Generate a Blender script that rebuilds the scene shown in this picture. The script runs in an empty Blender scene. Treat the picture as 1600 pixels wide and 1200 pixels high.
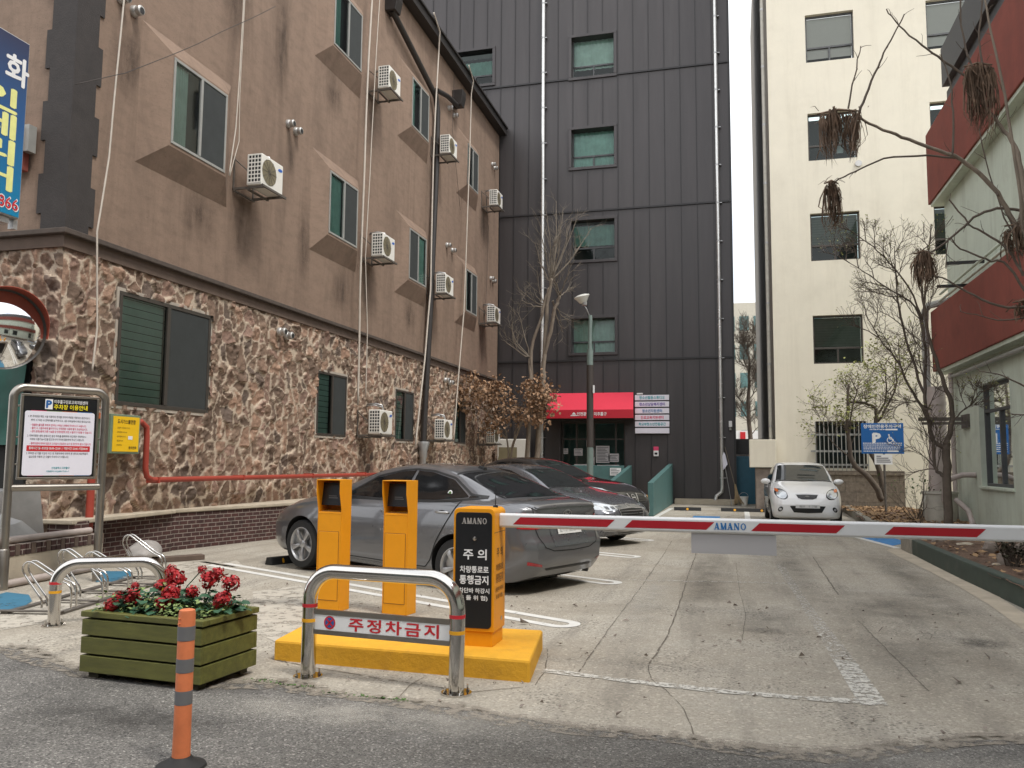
import bpy, bmesh, math, random
import numpy as np
from mathutils import Vector, Matrix, Euler, noise
from mathutils.bvhtree import BVHTree
random.seed(7); RNG = np.random.default_rng(7)
SC = bpy.context.scene; COL = SC.collection
R = math.radians
# ---------------------------------------------------------------- camera
cam = bpy.data.cameras.new('camera'); cam.sensor_width = 36; cam.lens = 29.25; cam.clip_end = 2000; cam.clip_start = .05
camo = bpy.data.objects.new('camera', cam); COL.objects.link(camo); SC.camera = camo
_r, _u, _f = Vector((.96624953, .25749677, .00756688)), Vector((.01665394, -.09175172, .99564264)), Vector((-.25706904, .96191322, .09294339))
camo.matrix_world = Matrix(((_r.x, _u.x, -_f.x, 0), (_r.y, _u.y, -_f.y, 0), (_r.z, _u.z, -_f.z, 1.43), (0, 0, 0, 1)))
# ---------------------------------------------------------------- overcast sky
SUN_EL, SUN_AZ = R(60), R(118)           # azimuth clockwise from +Y: behind the viewer, to the right
W = bpy.data.worlds.new('World'); SC.world = W; W.use_nodes = True
nt = W.node_tree; nt.nodes.clear()
wo = nt.nodes.new('ShaderNodeOutputWorld'); bg = nt.nodes.new('ShaderNodeBackground'); bg.inputs[1].default_value = .11
sky = nt.nodes.new('ShaderNodeTexSky'); sky.sky_type = 'NISHITA'; sky.sun_disc = False; sky.sun_elevation = SUN_EL; sky.sun_rotation = SUN_AZ
tc = nt.nodes.new('ShaderNodeTexCoord'); nz = nt.nodes.new('ShaderNodeTexNoise'); nz.inputs['Scale'].default_value = 2.6; nz.inputs['Detail'].default_value = 5
rp = nt.nodes.new('ShaderNodeValToRGB'); rp.color_ramp.elements[0].position = .36; rp.color_ramp.elements[1].position = .5
rp.color_ramp.elements[0].color = (.55, .55, .55, 1); rp.color_ramp.elements[1].color = (1, 1, 1, 1)
mx = nt.nodes.new('ShaderNodeMix'); mx.data_type = 'RGBA'; mx.inputs[7].default_value = (9.6, 9.7, 9.9, 1)
nt.links.new(tc.outputs['Generated'], nz.inputs['Vector']); nt.links.new(nz.outputs[0], rp.inputs[0])
nt.links.new(rp.outputs[0], mx.inputs[0]); nt.links.new(sky.outputs[0], mx.inputs[6])
nt.links.new(mx.outputs[2], bg.inputs[0]); nt.links.new(bg.outputs[0], wo.inputs[0])
sl = bpy.data.lights.new('sun', 'SUN'); sl.energy = 1.5; sl.angle = R(12); sl.color = (1, .95, .88)
so = bpy.data.objects.new('sun', sl); COL.objects.link(so)
so.rotation_euler = Vector((-math.sin(SUN_AZ) * math.cos(SUN_EL), -math.cos(SUN_AZ) * math.cos(SUN_EL), -math.sin(SUN_EL))).to_track_quat('-Z', 'Y').to_euler()
SC.view_settings.view_transform = 'Standard'; SC.view_settings.look = 'None'; SC.view_settings.exposure = .72; SC.view_settings.gamma = 1
SC.cycles.max_bounces = 6; SC.cycles.diffuse_bounces = 3; SC.cycles.glossy_bounces = 3; SC.cycles.transmission_bounces = 4; SC.cycles.transparent_max_bounces = 8
SC.cycles.caustics_reflective = False; SC.cycles.caustics_refractive = False

# ---------------------------------------------------------------- materials
def _new(name):
    m = bpy.data.materials.new(name); m.use_nodes = True
    n = m.node_tree.nodes; b = n.get('Principled BSDF')
    return m, m.node_tree, n, m.node_tree.links, b
def node(n, t, **kw):
    x = n.new(t)
    for k, v in kw.items():
        if k.startswith('_'): setattr(x, k[1:], v)
        else: x.inputs[k.replace('_', ' ')].default_value = v
    return x
def ramp(n, pts):
    x = n.new('ShaderNodeValToRGB'); e = x.color_ramp.elements
    while len(e) < len(pts): e.new(.5)
    for i, (p, c) in enumerate(pts):
        e[i].position = p; e[i].color = (c, c, c, 1) if isinstance(c, (int, float)) else (*c, 1)
    return x
def M(name, col, rough=.6, metal=0, var=.12, scale=6, bump=0, bscale=60, coat=0, stretch=None, spec=.5, dirt=0, dirtcol=(.08, .07, .06), dscale=2, streak=0):
    """plain procedural surface: a base colour broken up by two sizes of noise, uneven gloss and a fine bump"""
    m, t, n, l, b = _new(name)
    b.inputs['Metallic'].default_value = metal; b.inputs['Coat Weight'].default_value = coat; b.inputs['Coat Roughness'].default_value = .04
    b.inputs['Specular IOR Level'].default_value = spec
    c = n.new('ShaderNodeTexCoord'); mp = n.new('ShaderNodeMapping'); l.new(c.outputs['Object'], mp.inputs[0])
    if stretch: mp.inputs['Scale'].default_value = stretch
    a = node(n, 'ShaderNodeTexNoise', Scale=scale, Detail=6, Roughness=.65); l.new(mp.outputs[0], a.inputs[0])
    rr = ramp(n, [(.25, tuple(max(0, x * (1 - var)) for x in col)), (.75, tuple(min(1, x * (1 + var)) for x in col))]); l.new(a.outputs[0], rr.inputs[0])
    out = rr.outputs[0]
    if dirt:
        d = node(n, 'ShaderNodeTexNoise', Scale=dscale, Detail=8, Roughness=.7); l.new(mp.outputs[0], d.inputs[0])
        dr = ramp(n, [(.52, 0), (.72, dirt)]); l.new(d.outputs[0], dr.inputs[0])
        k = n.new('ShaderNodeMix'); k.data_type = 'RGBA'; k.inputs[7].default_value = (*dirtcol, 1)
        l.new(dr.outputs[0], k.inputs[0]); l.new(out, k.inputs[6]); out = k.outputs[2]
    if streak:
        ms = n.new('ShaderNodeMapping'); ms.inputs['Scale'].default_value = (1.7, 1.7, .13); l.new(c.outputs['Object'], ms.inputs[0])
        d = node(n, 'ShaderNodeTexNoise', Scale=1.6, Detail=9, Roughness=.75, Distortion=.3); l.new(ms.outputs[0], d.inputs[0])
        dr = ramp(n, [(.5, 0), (.74, streak)]); l.new(d.outputs[0], dr.inputs[0])
        k = n.new('ShaderNodeMix'); k.data_type = 'RGBA'; k.inputs[7].default_value = (*dirtcol, 1)
        l.new(dr.outputs[0], k.inputs[0]); l.new(out, k.inputs[6]); out = k.outputs[2]
    l.new(out, b.inputs['Base Color'])
    q = n.new('ShaderNodeMapRange'); q.inputs[3].default_value = max(.02, rough - .08); q.inputs[4].default_value = min(1, rough + .08)
    l.new(a.outputs[0], q.inputs[0]); l.new(q.outputs[0], b.inputs['Roughness'])
    if bump:
        f = node(n, 'ShaderNodeTexNoise', Scale=bscale, Detail=5, Roughness=.7); l.new(mp.outputs[0], f.inputs[0])
        bp = node(n, 'ShaderNodeBump', Strength=bump, Distance=.02); l.new(f.outputs[0], bp.inputs['Height']); l.new(bp.outputs[0], b.inputs['Normal'])
    return m
def glass(name, col, ior=1.5, rough=.03):
    """window glass: tinted see-through film under a mirror-like surface"""
    m, t, n, l, b = _new(name); n.remove(b)
    o = n.get('Material Output'); tr = n.new('ShaderNodeBsdfTransparent'); tr.inputs[0].default_value = (*col, 1)
    gl = n.new('ShaderNodeBsdfGlossy'); gl.inputs['Roughness'].default_value = rough; gl.inputs[0].default_value = (.9, .95, .95, 1)
    fr = node(n, 'ShaderNodeFresnel', IOR=ior); mxs = n.new('ShaderNodeMixShader')
    l.new(fr.outputs[0], mxs.inputs[0]); l.new(tr.outputs[0], mxs.inputs[1]); l.new(gl.outputs[0], mxs.inputs[2]); l.new(mxs.outputs[0], o.inputs[0])
    return m
def stucco(name, col, streak):
    """trowelled render: dragged scratches, blotches and rain streaks running down"""
    m, t, n, l, b = _new(name)
    c = n.new('ShaderNodeTexCoord'); O = c.outputs['Object']
    m1 = n.new('ShaderNodeMapping'); m1.inputs['Scale'].default_value = (1, 1, 2.4); m1.inputs['Rotation'].default_value = (R(-14), 0, 0); l.new(O, m1.inputs[0])
    a = node(n, 'ShaderNodeTexNoise', Scale=3, Detail=8, Roughness=.75); l.new(m1.outputs[0], a.inputs[0])
    r1 = ramp(n, [(.3, tuple(x * .8 for x in col)), (.5, col), (.75, tuple(x * 1.14 for x in col))]); l.new(a.outputs[0], r1.inputs[0])
    m2 = n.new('ShaderNodeMapping'); m2.inputs['Scale'].default_value = (1.4, 1.4, .22); l.new(O, m2.inputs[0])
    s = node(n, 'ShaderNodeTexNoise', Scale=1.1, Detail=9, Roughness=.75, Distortion=.6); l.new(m2.outputs[0], s.inputs[0])
    r2 = ramp(n, [(.46, 0), (.78, .7)]); l.new(s.outputs[0], r2.inputs[0])
    k = n.new('ShaderNodeMix'); k.data_type = 'RGBA'; k.inputs[7].default_value = (*streak, 1)
    l.new(r2.outputs[0], k.inputs[0]); l.new(r1.outputs[0], k.inputs[6])
    # scattered dark scratches
    v = node(n, 'ShaderNodeTexNoise', Scale=24, Detail=7, Roughness=.7, Distortion=1.2); l.new(m1.outputs[0], v.inputs[0])
    r3 = ramp(n, [(.56, 0), (.68, .75)]); l.new(v.outputs[0], r3.inputs[0])
    k2 = n.new('ShaderNodeMix'); k2.data_type = 'RGBA'; k2.inputs[7].default_value = tuple(x * .45 for x in col) + (1,)
    l.new(r3.outputs[0], k2.inputs[0]); l.new(k.outputs[2], k2.inputs[6]); l.new(k2.outputs[2], b.inputs['Base Color'])
    b.inputs['Roughness'].default_value = .9
    bp = node(n, 'ShaderNodeBump', Strength=.3, Distance=.01); l.new(v.outputs[0], bp.inputs['Height']); l.new(bp.outputs[0], b.inputs['Normal'])
    return m
def ground_mat(name, cols, grit, gritscale, stain, rough=.9, patches=True, grain=(1, 1, 1), agg=.25):
    m, t, n, l, b = _new(name)
    c = n.new('ShaderNodeTexCoord'); O = c.outputs['Object']
    a = node(n, 'ShaderNodeTexNoise', Scale=.55, Detail=9, Roughness=.68, Distortion=.4); l.new(O, a.inputs[0])
    r1 = ramp(n, [(.3, cols[0]), (.5, cols[1]), (.7, cols[2])]); l.new(a.outputs[0], r1.inputs[0])
    g = node(n, 'ShaderNodeTexNoise', Scale=gritscale, Detail=3, Roughness=.8); l.new(O, g.inputs[0])
    r2 = ramp(n, [(.3, 1 - grit), (.5, 1), (.72, 1 + grit)]); l.new(g.outputs[0], r2.inputs[0])
    k = n.new('ShaderNodeMix'); k.data_type = 'RGBA'; k.blend_type = 'MULTIPLY'; k.inputs[0].default_value = 1
    l.new(r1.outputs[0], k.inputs[6]); l.new(r2.outputs[0], k.inputs[7])
    mp = n.new('ShaderNodeMapping'); mp.inputs['Scale'].default_value = grain; l.new(O, mp.inputs[0])
    s = node(n, 'ShaderNodeTexNoise', Scale=1.4, Detail=10, Roughness=.72); l.new(mp.outputs[0], s.inputs[0])
    r3 = ramp(n, [(.5, 0), (.7, .75)]); l.new(s.outputs[0], r3.inputs[0])
    k2 = n.new('ShaderNodeMix'); k2.data_type = 'RGBA'; k2.inputs[7].default_value = (*stain, 1)
    l.new(r3.outputs[0], k2.inputs[0]); l.new(k.outputs[2], k2.inputs[6])
    # aggregate: scattered pale and dark chips
    ag = node(n, 'ShaderNodeTexVoronoi', Scale=gritscale * .9); l.new(O, ag.inputs[0]); sp_ = n.new('ShaderNodeSeparateColor'); l.new(ag.outputs['Color'], sp_.inputs[0])
    ar = ramp(n, [(.0, .38), (.12, .5), (.2, .95), (.84, 1), (.92, 1.7), (1, 2.4)]); l.new(sp_.outputs[0], ar.inputs[0])
    ka = n.new('ShaderNodeMix'); ka.data_type = 'RGBA'; ka.blend_type = 'MULTIPLY'; ka.inputs[0].default_value = agg; l.new(k2.outputs[2], ka.inputs[6]); l.new(ar.outputs[0], ka.inputs[7]); k2 = ka
    # pits: sparse small dark holes where the surface has scaled off
    v = node(n, 'ShaderNodeTexVoronoi', Scale=gritscale * .55); l.new(O, v.inputs[0])
    pz = node(n, 'ShaderNodeTexNoise', Scale=1.1, Detail=4); l.new(O, pz.inputs[0])
    pr = ramp(n, [(.40, 0), (.62, .34)]); l.new(pz.outputs[0], pr.inputs[0])
    lt = n.new('ShaderNodeMath'); lt.operation = 'LESS_THAN'; l.new(v.outputs['Distance'], lt.inputs[0]); l.new(pr.outputs[0], lt.inputs[1])
    k3 = n.new('ShaderNodeMix'); k3.data_type = 'RGBA'; k3.inputs[7].default_value = tuple(x * .35 for x in stain) + (1,)
    ml = n.new('ShaderNodeMath'); ml.operation = 'MULTIPLY'; ml.inputs[1].default_value = .55 if patches else .35; l.new(lt.outputs[0], ml.inputs[0])
    l.new(ml.outputs[0], k3.inputs[0]); l.new(k2.outputs[2], k3.inputs[6]); l.new(k3.outputs[2], b.inputs['Base Color'])
    b.inputs['Roughness'].default_value = rough
    bp = node(n, 'ShaderNodeBump', Strength=.6, Distance=.012); l.new(g.outputs[0], bp.inputs['Height']); l.new(bp.outputs[0], b.inputs['Normal'])
    return m
def worn_paint(name, col, wear, scale=9):
    """road paint that has flaked off in patches (holes let the ground show)"""
    m, t, n, l, b = _new(name)
    c = n.new('ShaderNodeTexCoord'); O = c.outputs['Object']
    a = node(n, 'ShaderNodeTexNoise', Scale=scale, Detail=9, Roughness=.75); l.new(O, a.inputs[0])
    r = ramp(n, [(max(0, wear - .05), 0), (wear + .05, 1)]); l.new(a.outputs[0], r.inputs[0])
    cr = ramp(n, [(.3, tuple(x * .75 for x in col)), (.7, col)]); l.new(a.outputs[0], cr.inputs[0]); l.new(cr.outputs[0], b.inputs['Base Color'])
    l.new(r.outputs[0], b.inputs['Alpha']); b.inputs['Roughness'].default_value = .7
    return m
def attr_mat(name, attr, rough=.85, bump=.4, bscale=70):
    m, t, n, l, b = _new(name)
    a = n.new('ShaderNodeAttribute'); a.attribute_name = attr
    c = n.new('ShaderNodeTexCoord'); z = node(n, 'ShaderNodeTexNoise', Scale=bscale, Detail=5, Roughness=.75); l.new(c.outputs['Object'], z.inputs[0])
    rr = ramp(n, [(.3, .72), (.7, 1.25)]); l.new(z.outputs[0], rr.inputs[0])
    k = n.new('ShaderNodeMix'); k.data_type = 'RGBA'; k.blend_type = 'MULTIPLY'; k.inputs[0].default_value = 1
    l.new(a.outputs['Color'], k.inputs[6]); l.new(rr.outputs[0], k.inputs[7]); l.new(k.outputs[2], b.inputs['Base Color'])
    b.inputs['Roughness'].default_value = rough
    bp = node(n, 'ShaderNodeBump', Strength=bump, Distance=.02); l.new(z.outputs[0], bp.inputs['Height']); l.new(bp.outputs[0], b.inputs['Normal'])
    return m
def brick_mat(name, c1, c2, mortar, sx=1, bw=.2, bh=.065):
    m, t, n, l, b = _new(name)
    c = n.new('ShaderNodeTexCoord'); sep = n.new('ShaderNodeSeparateXYZ'); l.new(c.outputs['Object'], sep.inputs[0])
    ad = n.new('ShaderNodeMath'); l.new(sep.outputs[0], ad.inputs[0]); l.new(sep.outputs[1], ad.inputs[1])
    cb = n.new('ShaderNodeCombineXYZ'); l.new(ad.outputs[0], cb.inputs[0]); l.new(sep.outputs[2], cb.inputs[1])
    k = n.new('ShaderNodeTexBrick'); l.new(cb.outputs[0], k.inputs[0])
    k.inputs['Color1'].default_value = (*c1, 1); k.inputs['Color2'].default_value = (*c2, 1); k.inputs['Mortar'].default_value = (*mortar, 1)
    k.inputs['Scale'].default_value = 1; k.inputs['Brick Width'].default_value = bw; k.inputs['Row Height'].default_value = bh; k.inputs['Mortar Size'].default_value = .006
    z = node(n, 'ShaderNodeTexNoise', Scale=9, Detail=6, Roughness=.7); l.new(c.outputs['Object'], z.inputs[0])
    rr = ramp(n, [(.3, .6), (.7, 1.35)]); l.new(z.outputs[0], rr.inputs[0])
    x = n.new('ShaderNodeMix'); x.data_type = 'RGBA'; x.blend_type = 'MULTIPLY'; x.inputs[0].default_value = 1
    l.new(k.outputs[0], x.inputs[6]); l.new(rr.outputs[0], x.inputs[7]); l.new(x.outputs[2], b.inputs['Base Color'])
    b.inputs['Roughness'].default_value = .85
    bp = node(n, 'ShaderNodeBump', Strength=.6, Distance=.01); bp.invert = True; l.new(k.outputs['Fac'], bp.inputs['Height']); l.new(bp.outputs[0], b.inputs['Normal'])
    return m

MT = dict(
 stucco=stucco('brown_stucco', (.255, .178, .131), (.105, .073, .053)),
 quoin=M('dark_grey_stucco', (.046, .040, .038), .85, var=.22, bump=.35, bscale=40), soffit=M('brown_soffit', (.12, .085, .066), .9, var=.2, bump=.2),
 cornice=M('cornice_paint', (.085, .066, .055), .85, var=.3, bump=.2), eave=M('dark_eave_metal', (.03, .027, .026), .5),
 stone=attr_mat('rubble_stone', 'stone_colour', bump=.7, bscale=45), plaster=M('pale_plaster', (.42, .37, .31), .9, var=.2, bump=.3),
 brownframe=M('brown_window_frame', (.055, .047, .04), .4), greyframe=M('grey_window_frame', (.32, .32, .30), .4), screen=M('insect_screen', (.035, .04, .04), .75, var=.2),
 pane=glass('tinted_glass', (.72, .86, .82), ior=1.45), paneclear=glass('clear_glass', (.85, .88, .86), ior=1.4), curtain=M('teal_curtain', (.36, .54, .48), .9, var=.25, scale=3), dark=M('dark_interior', (.012, .013, .013), .8), lobby=M('lobby_painted_glow', (.05, .12, .11), .5, var=.4, scale=1.5), shutter=M('shutter_slats', (.36, .48, .44), .5),
 acwhite=M('cream_white_casing', (.78, .76, .70), .45, var=.05), acgrille=M('olive_fan_grille', (.25, .215, .13), .6), acdark=M('fin_black', (.02, .02, .02), .6), blue=M('badge_blue', (.03, .13, .5), .4),
 steel=M('weathered_bracket', (.13, .115, .10), .6, metal=.3, var=.4), pipe=M('dark_downpipe', (.028, .024, .022), .45), galv=M('galvanised', (.45, .45, .45), .4, metal=.7), cable=M('off_white_cable', (.55, .49, .42), .6), darkcable=M('dark_cable', (.05, .04, .035), .6), vent=M('vent_aluminium', (.5, .49, .47), .4, metal=.5),
 clad=M('charcoal_cladding', (.058, .0525, .0535), .42, metal=.2, var=.2, scale=1.2, stretch=(1.8, 1, .15), streak=.25, dirtcol=(.10, .095, .09)), cladseam=M('charcoal_seam', (.03, .029, .03), .45, metal=.25),
 whitepipe=M('bright_downpipe', (.72, .72, .7), .25, metal=.6), cream=M('cream_render', (.73, .68, .56), .85, var=.05, scale=1.3, bump=.15, bscale=30, dirt=.16, dirtcol=(.42, .37, .28), dscale=.9, streak=.22), creamside=M('shaded_side_render', (.27, .245, .21), .85, var=.25, streak=.5),
 mint=M('mint_render', (.60, .66, .555), .85, var=.08, scale=1.2, bump=.15, bscale=30, dirt=.4, dirtcol=(.30, .31, .24), dscale=1.1, streak=.45), rust=M('rust_red_band', (.235, .06, .042), .8, var=.18, scale=2, dirt=.35, dirtcol=(.12, .03, .025), dscale=1.5, streak=.35), roofgrey=M('grey_metal_roof', (.085, .088, .09), .55, var=.2),
 awning=M('red_awning', (.66, .035, .07), .6, var=.04), awningdark=M('awning_valance', (.50, .012, .03), .6, var=.04), white=M('white_paint', (.8, .8, .8), .5, var=.04), paper=M('paper', (.62, .60, .6), .8, var=.06), lavender=M('lavender_sign', (.76, .75, .83), .5, var=.03), greenwall=M('teal_green_paint', (.07, .155, .15), .6, var=.15, dirt=.3, dirtcol=(.05, .08, .08)),
 asphalt=ground_mat('asphalt', [(.118, .112, .102), (.155, .147, .135), (.188, .179, .165)], .62, 120, (.075, .072, .068), patches=False, agg=.95), concrete=ground_mat('worn_concrete', [(.28, .248, .198), (.37, .335, .277), (.44, .41, .35)], .3, 60, (.21, .19, .16), grain=(2.2, .22, 1)),
 soil=ground_mat('dry_soil', [(.085, .05, .032), (.15, .09, .06), (.22, .15, .10)], .6, 40, (.05, .032, .02)), kerbc=M('concrete_kerb', (.27, .25, .21), .9, var=.25, bump=.4), kerbg=M('green_kerb_paint', (.045, .062, .05), .75, var=.25, dirt=.25, dirtcol=(.2, .18, .15)), concl=M('pale_concrete', (.46, .40, .31), .9, var=.25, scale=3, bump=.4),
 brick=brick_mat('dark_red_brick', (.075, .03, .026), (.05, .024, .022), (.27, .23, .2)), block=brick_mat('grey_block', (.21, .175, .135), (.175, .145, .115), (.10, .085, .07), bw=.6, bh=.3),
 chrome=M('polished_stainless', (.62, .60, .57), .14, metal=1, var=.06), brushed=M('brushed_stainless', (.36, .335, .30), .34, metal=1, var=.1), red=M('red_tape', (.5, .02, .03), .5), yellowtape=M('yellow_tape', (.75, .36, .015), .5),
 yellow=M('yellow_orange_paint', (.76, .31, .010), .42, var=.07, scale=4, spec=.3, dirt=.14, dirtcol=(.45, .2, .03), dscale=6), yellowc=M('yellow_concrete_paint', (.72, .37, .022), .75, var=.1, scale=5, bump=.35, bscale=25, dirt=.4, dirtcol=(.4, .2, .03), dscale=7), black=M('black_panel', (.008, .009, .011), .35, var=.1), blackmatte=M('black_rubber', (.014, .014, .014), .7), gold=M('gold_lettering', (.22, .10, .02), .6),
 greenwood=M('olive_green_stain', (.112, .112, .024), .6, var=.38, scale=3, stretch=(1, 7, 7), bump=.25, dirt=.5, dirtcol=(.07, .075, .02), dscale=4), darkwood=M('dark_wood', (.035, .032, .015), .8), orange=M('orange_plastic', (.62, .18, .07), .6, var=.2, scale=8, dirt=.55, dirtcol=(.36, .12, .05), dscale=5), greyband=M('grey_reflective_band', (.14, .14, .145), .5, var=.1),
 petal=M('red_petal', (.36, .008, .012), .6, var=.6, scale=22), leaf=M('dark_leaf', (.028, .09, .045), .6, var=.45, scale=14), palegreen=M('pale_foliage', (.20, .27, .09), .7, var=.4, scale=25), weed=M('weed_green', (.07, .14, .03), .7, var=.4, scale=20),
 bark=M('grey_bark', (.22, .18, .14), .9, var=.4, scale=12, stretch=(1, 1, .3), bump=.6), twig=M('dark_twig', (.105, .082, .064), .85, var=.3), paletwig=M('pale_twig', (.19, .16, .125), .85, var=.3), dryleaf=M('dry_brown_leaf', (.34, .21, .125), .8, var=.5, scale=6), straw=M('dry_seed_straw', (.135, .088, .058), .85, var=.7, scale=14), bud=M('yellow_green_bud', (.30, .32, .10), .7, var=.3, scale=8),
 redpipe=M('red_gas_pipe', (.36, .055, .035), .5, var=.12), signblue=M('sign_blue', (.012, .115, .36), .45, var=.04), green=M('box_green', (.16, .22, .15), .6), yellowsign=M('yellow_notice', (.85, .52, .01), .5, var=.03), textblack=M('lettering_black', (.015, .015, .015), .6), textwhite=M('lettering_white', (.8, .8, .8), .5), textgrey=M('lettering_grey', (.12, .12, .14), .6), textred=M('lettering_red', (.55, .02, .03), .5), textteal=M('lettering_teal', (.02, .36, .42), .5), textpurple=M('lettering_purple', (.10, .04, .36), .5), textpink=M('lettering_pink', (.7, .06, .16), .5), textblue=M('lettering_blue', (.02, .16, .42), .5), textyellow=M('lettering_yellow', (.85, .72, .02), .5), textpale=M('lettering_pale_yellow', (.80, .80, .30), .5), textsilver=M('lettering_silver', (.35, .33, .31), .4),
 mirror=M('mirror_face', (.9, .9, .9), .03, metal=1, var=.01), mirrorhood=M('mirror_hood_red', (.42, .085, .05), .6), bollgreen=M('pole_green', (.17, .22, .20), .55, var=.12), polebrown=M('pole_sleeve', (.05, .04, .035), .6), lamp=M('lamp_glass', (.75, .75, .7), .25), sack=M('dusty_sack', (.32, .30, .28), .9, var=.25, bump=.5, bscale=12), tarp=M('green_tarp', (.01, .10, .075), .5, var=.3, scale=3), tealgate=M('teal_gate', (.018, .09, .135), .5, var=.15), broom=M('broom_straw', (.30, .22, .12), .85, var=.3), greypipe=M('grey_pvc', (.42, .36, .33), .6, var=.15), drum=M('dirty_white_drum', (.48, .46, .40), .7, var=.15, dirt=.4, dirtcol=(.22, .18, .14)), stonegrey=M('field_stone', (.24, .2, .17), .9, var=.3, bump=.5, bscale=18), litter=M('dry_litter', (.30, .19, .10), .9, var=.5, scale=4), barwhite=M('barrier_aluminium', (.66, .67, .68), .38, var=.05), barred=M('barrier_red', (.38, .012, .022), .4, var=.06), banner=M('grey_banner', (.40, .39, .40), .7, var=.03), blind=M('pale_blind', (.62, .60, .55), .8, var=.03), oldshutter=M('olive_shutter', (.12, .11, .085), .6, var=.15), bluepaint=worn_paint('blue_floor_paint', (.04, .17, .27), .40, 4), whiteline=worn_paint('white_line', (.74, .73, .69), .34, 7), whiteworn=worn_paint('worn_white_line', (.64, .62, .56), .475, 22), whitefaint=worn_paint('faint_white_line', (.62, .59, .53), .525, 20), chalk=worn_paint('chalky_band', (.50, .46, .39), .44, 6), crack=worn_paint('crack_dirt', (.15, .128, .10), .46, 9), bluebay=worn_paint('blue_bay_paint', (.05, .24, .55), .36, 4), orangefloor=M('orange_ramp', (.36, .2, .08), .85, var=.15),
 farwall=M('far_pale_wall', (.55, .52, .44), .8, var=.08), farglass=M('far_window', (.12, .22, .22), .3), signback=M('sign_cabinet_side', (.4, .4, .4), .5), siggrad=None,
)
def grad_mat():
    m, t, n, l, b = _new('shop_sign_blue')
    c = n.new('ShaderNodeTexCoord'); s = n.new('ShaderNodeSeparateXYZ'); l.new(c.outputs['Object'], s.inputs[0])
    q = n.new('ShaderNodeMapRange'); q.inputs[1].default_value = 0; q.inputs[2].default_value = 2.2; l.new(s.outputs[2], q.inputs[0])
    r = ramp(n, [(0, (.0, .22, .42)), (.5, (.008, .09, .27)), (1, (.008, .013, .06))]); l.new(q.outputs[0], r.inputs[0]); l.new(r.outputs[0], b.inputs['Base Color']); b.inputs['Roughness'].default_value = .3
    return m
MT['siggrad'] = grad_mat()

def stain_mat(name, col, strength, axes, scale=5):
    """a soft-edged stain: densest in its middle, broken up by noise"""
    m, t, n, l, b = _new(name)
    c = n.new('ShaderNodeTexCoord'); s = n.new('ShaderNodeSeparateXYZ'); l.new(c.outputs['Generated'], s.inputs[0]); prod = None
    mp = n.new('ShaderNodeMapping'); mp.inputs['Scale'].default_value = (1, 1, .3) if axes == (1, 2) else (1, 1, 1); l.new(c.outputs['Object'], mp.inputs[0]); z = node(n, 'ShaderNodeTexNoise', Scale=scale, Detail=9, Roughness=.7); l.new(mp.outputs[0], z.inputs[0]); zr = ramp(n, [(.3, 0), (.8, 1)]); l.new(z.outputs[0], zr.inputs[0]); prod = zr.outputs[0]
    for a in axes:
        r = ramp(n, [(0, 0), (.5, strength ** .5), (1, 0)]); r.color_ramp.interpolation = 'EASE'; l.new(s.outputs[a], r.inputs[0])
        k = n.new('ShaderNodeMath'); k.operation = 'MULTIPLY'; l.new(prod, k.inputs[0]); l.new(r.outputs[0], k.inputs[1]); prod = k.outputs[0]
    l.new(prod, b.inputs['Alpha']); b.inputs['Base Color'].default_value = (*col, 1); b.inputs['Roughness'].default_value = .85
    return m
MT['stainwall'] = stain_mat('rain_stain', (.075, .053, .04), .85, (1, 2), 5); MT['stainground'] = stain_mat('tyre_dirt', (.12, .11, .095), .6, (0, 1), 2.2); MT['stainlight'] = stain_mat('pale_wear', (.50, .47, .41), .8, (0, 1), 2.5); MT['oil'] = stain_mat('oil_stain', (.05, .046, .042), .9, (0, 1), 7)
MT['edgedirt'] = worn_paint('edge_dirt', (.25, .22, .18), .50, 13); MT['curtainpale'] = M('pale_curtain', (.55, .62, .56), .9, var=.2, scale=3); MT['curtaindark'] = M('deep_curtain', (.20, .32, .28), .9, var=.3, scale=3)
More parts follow.
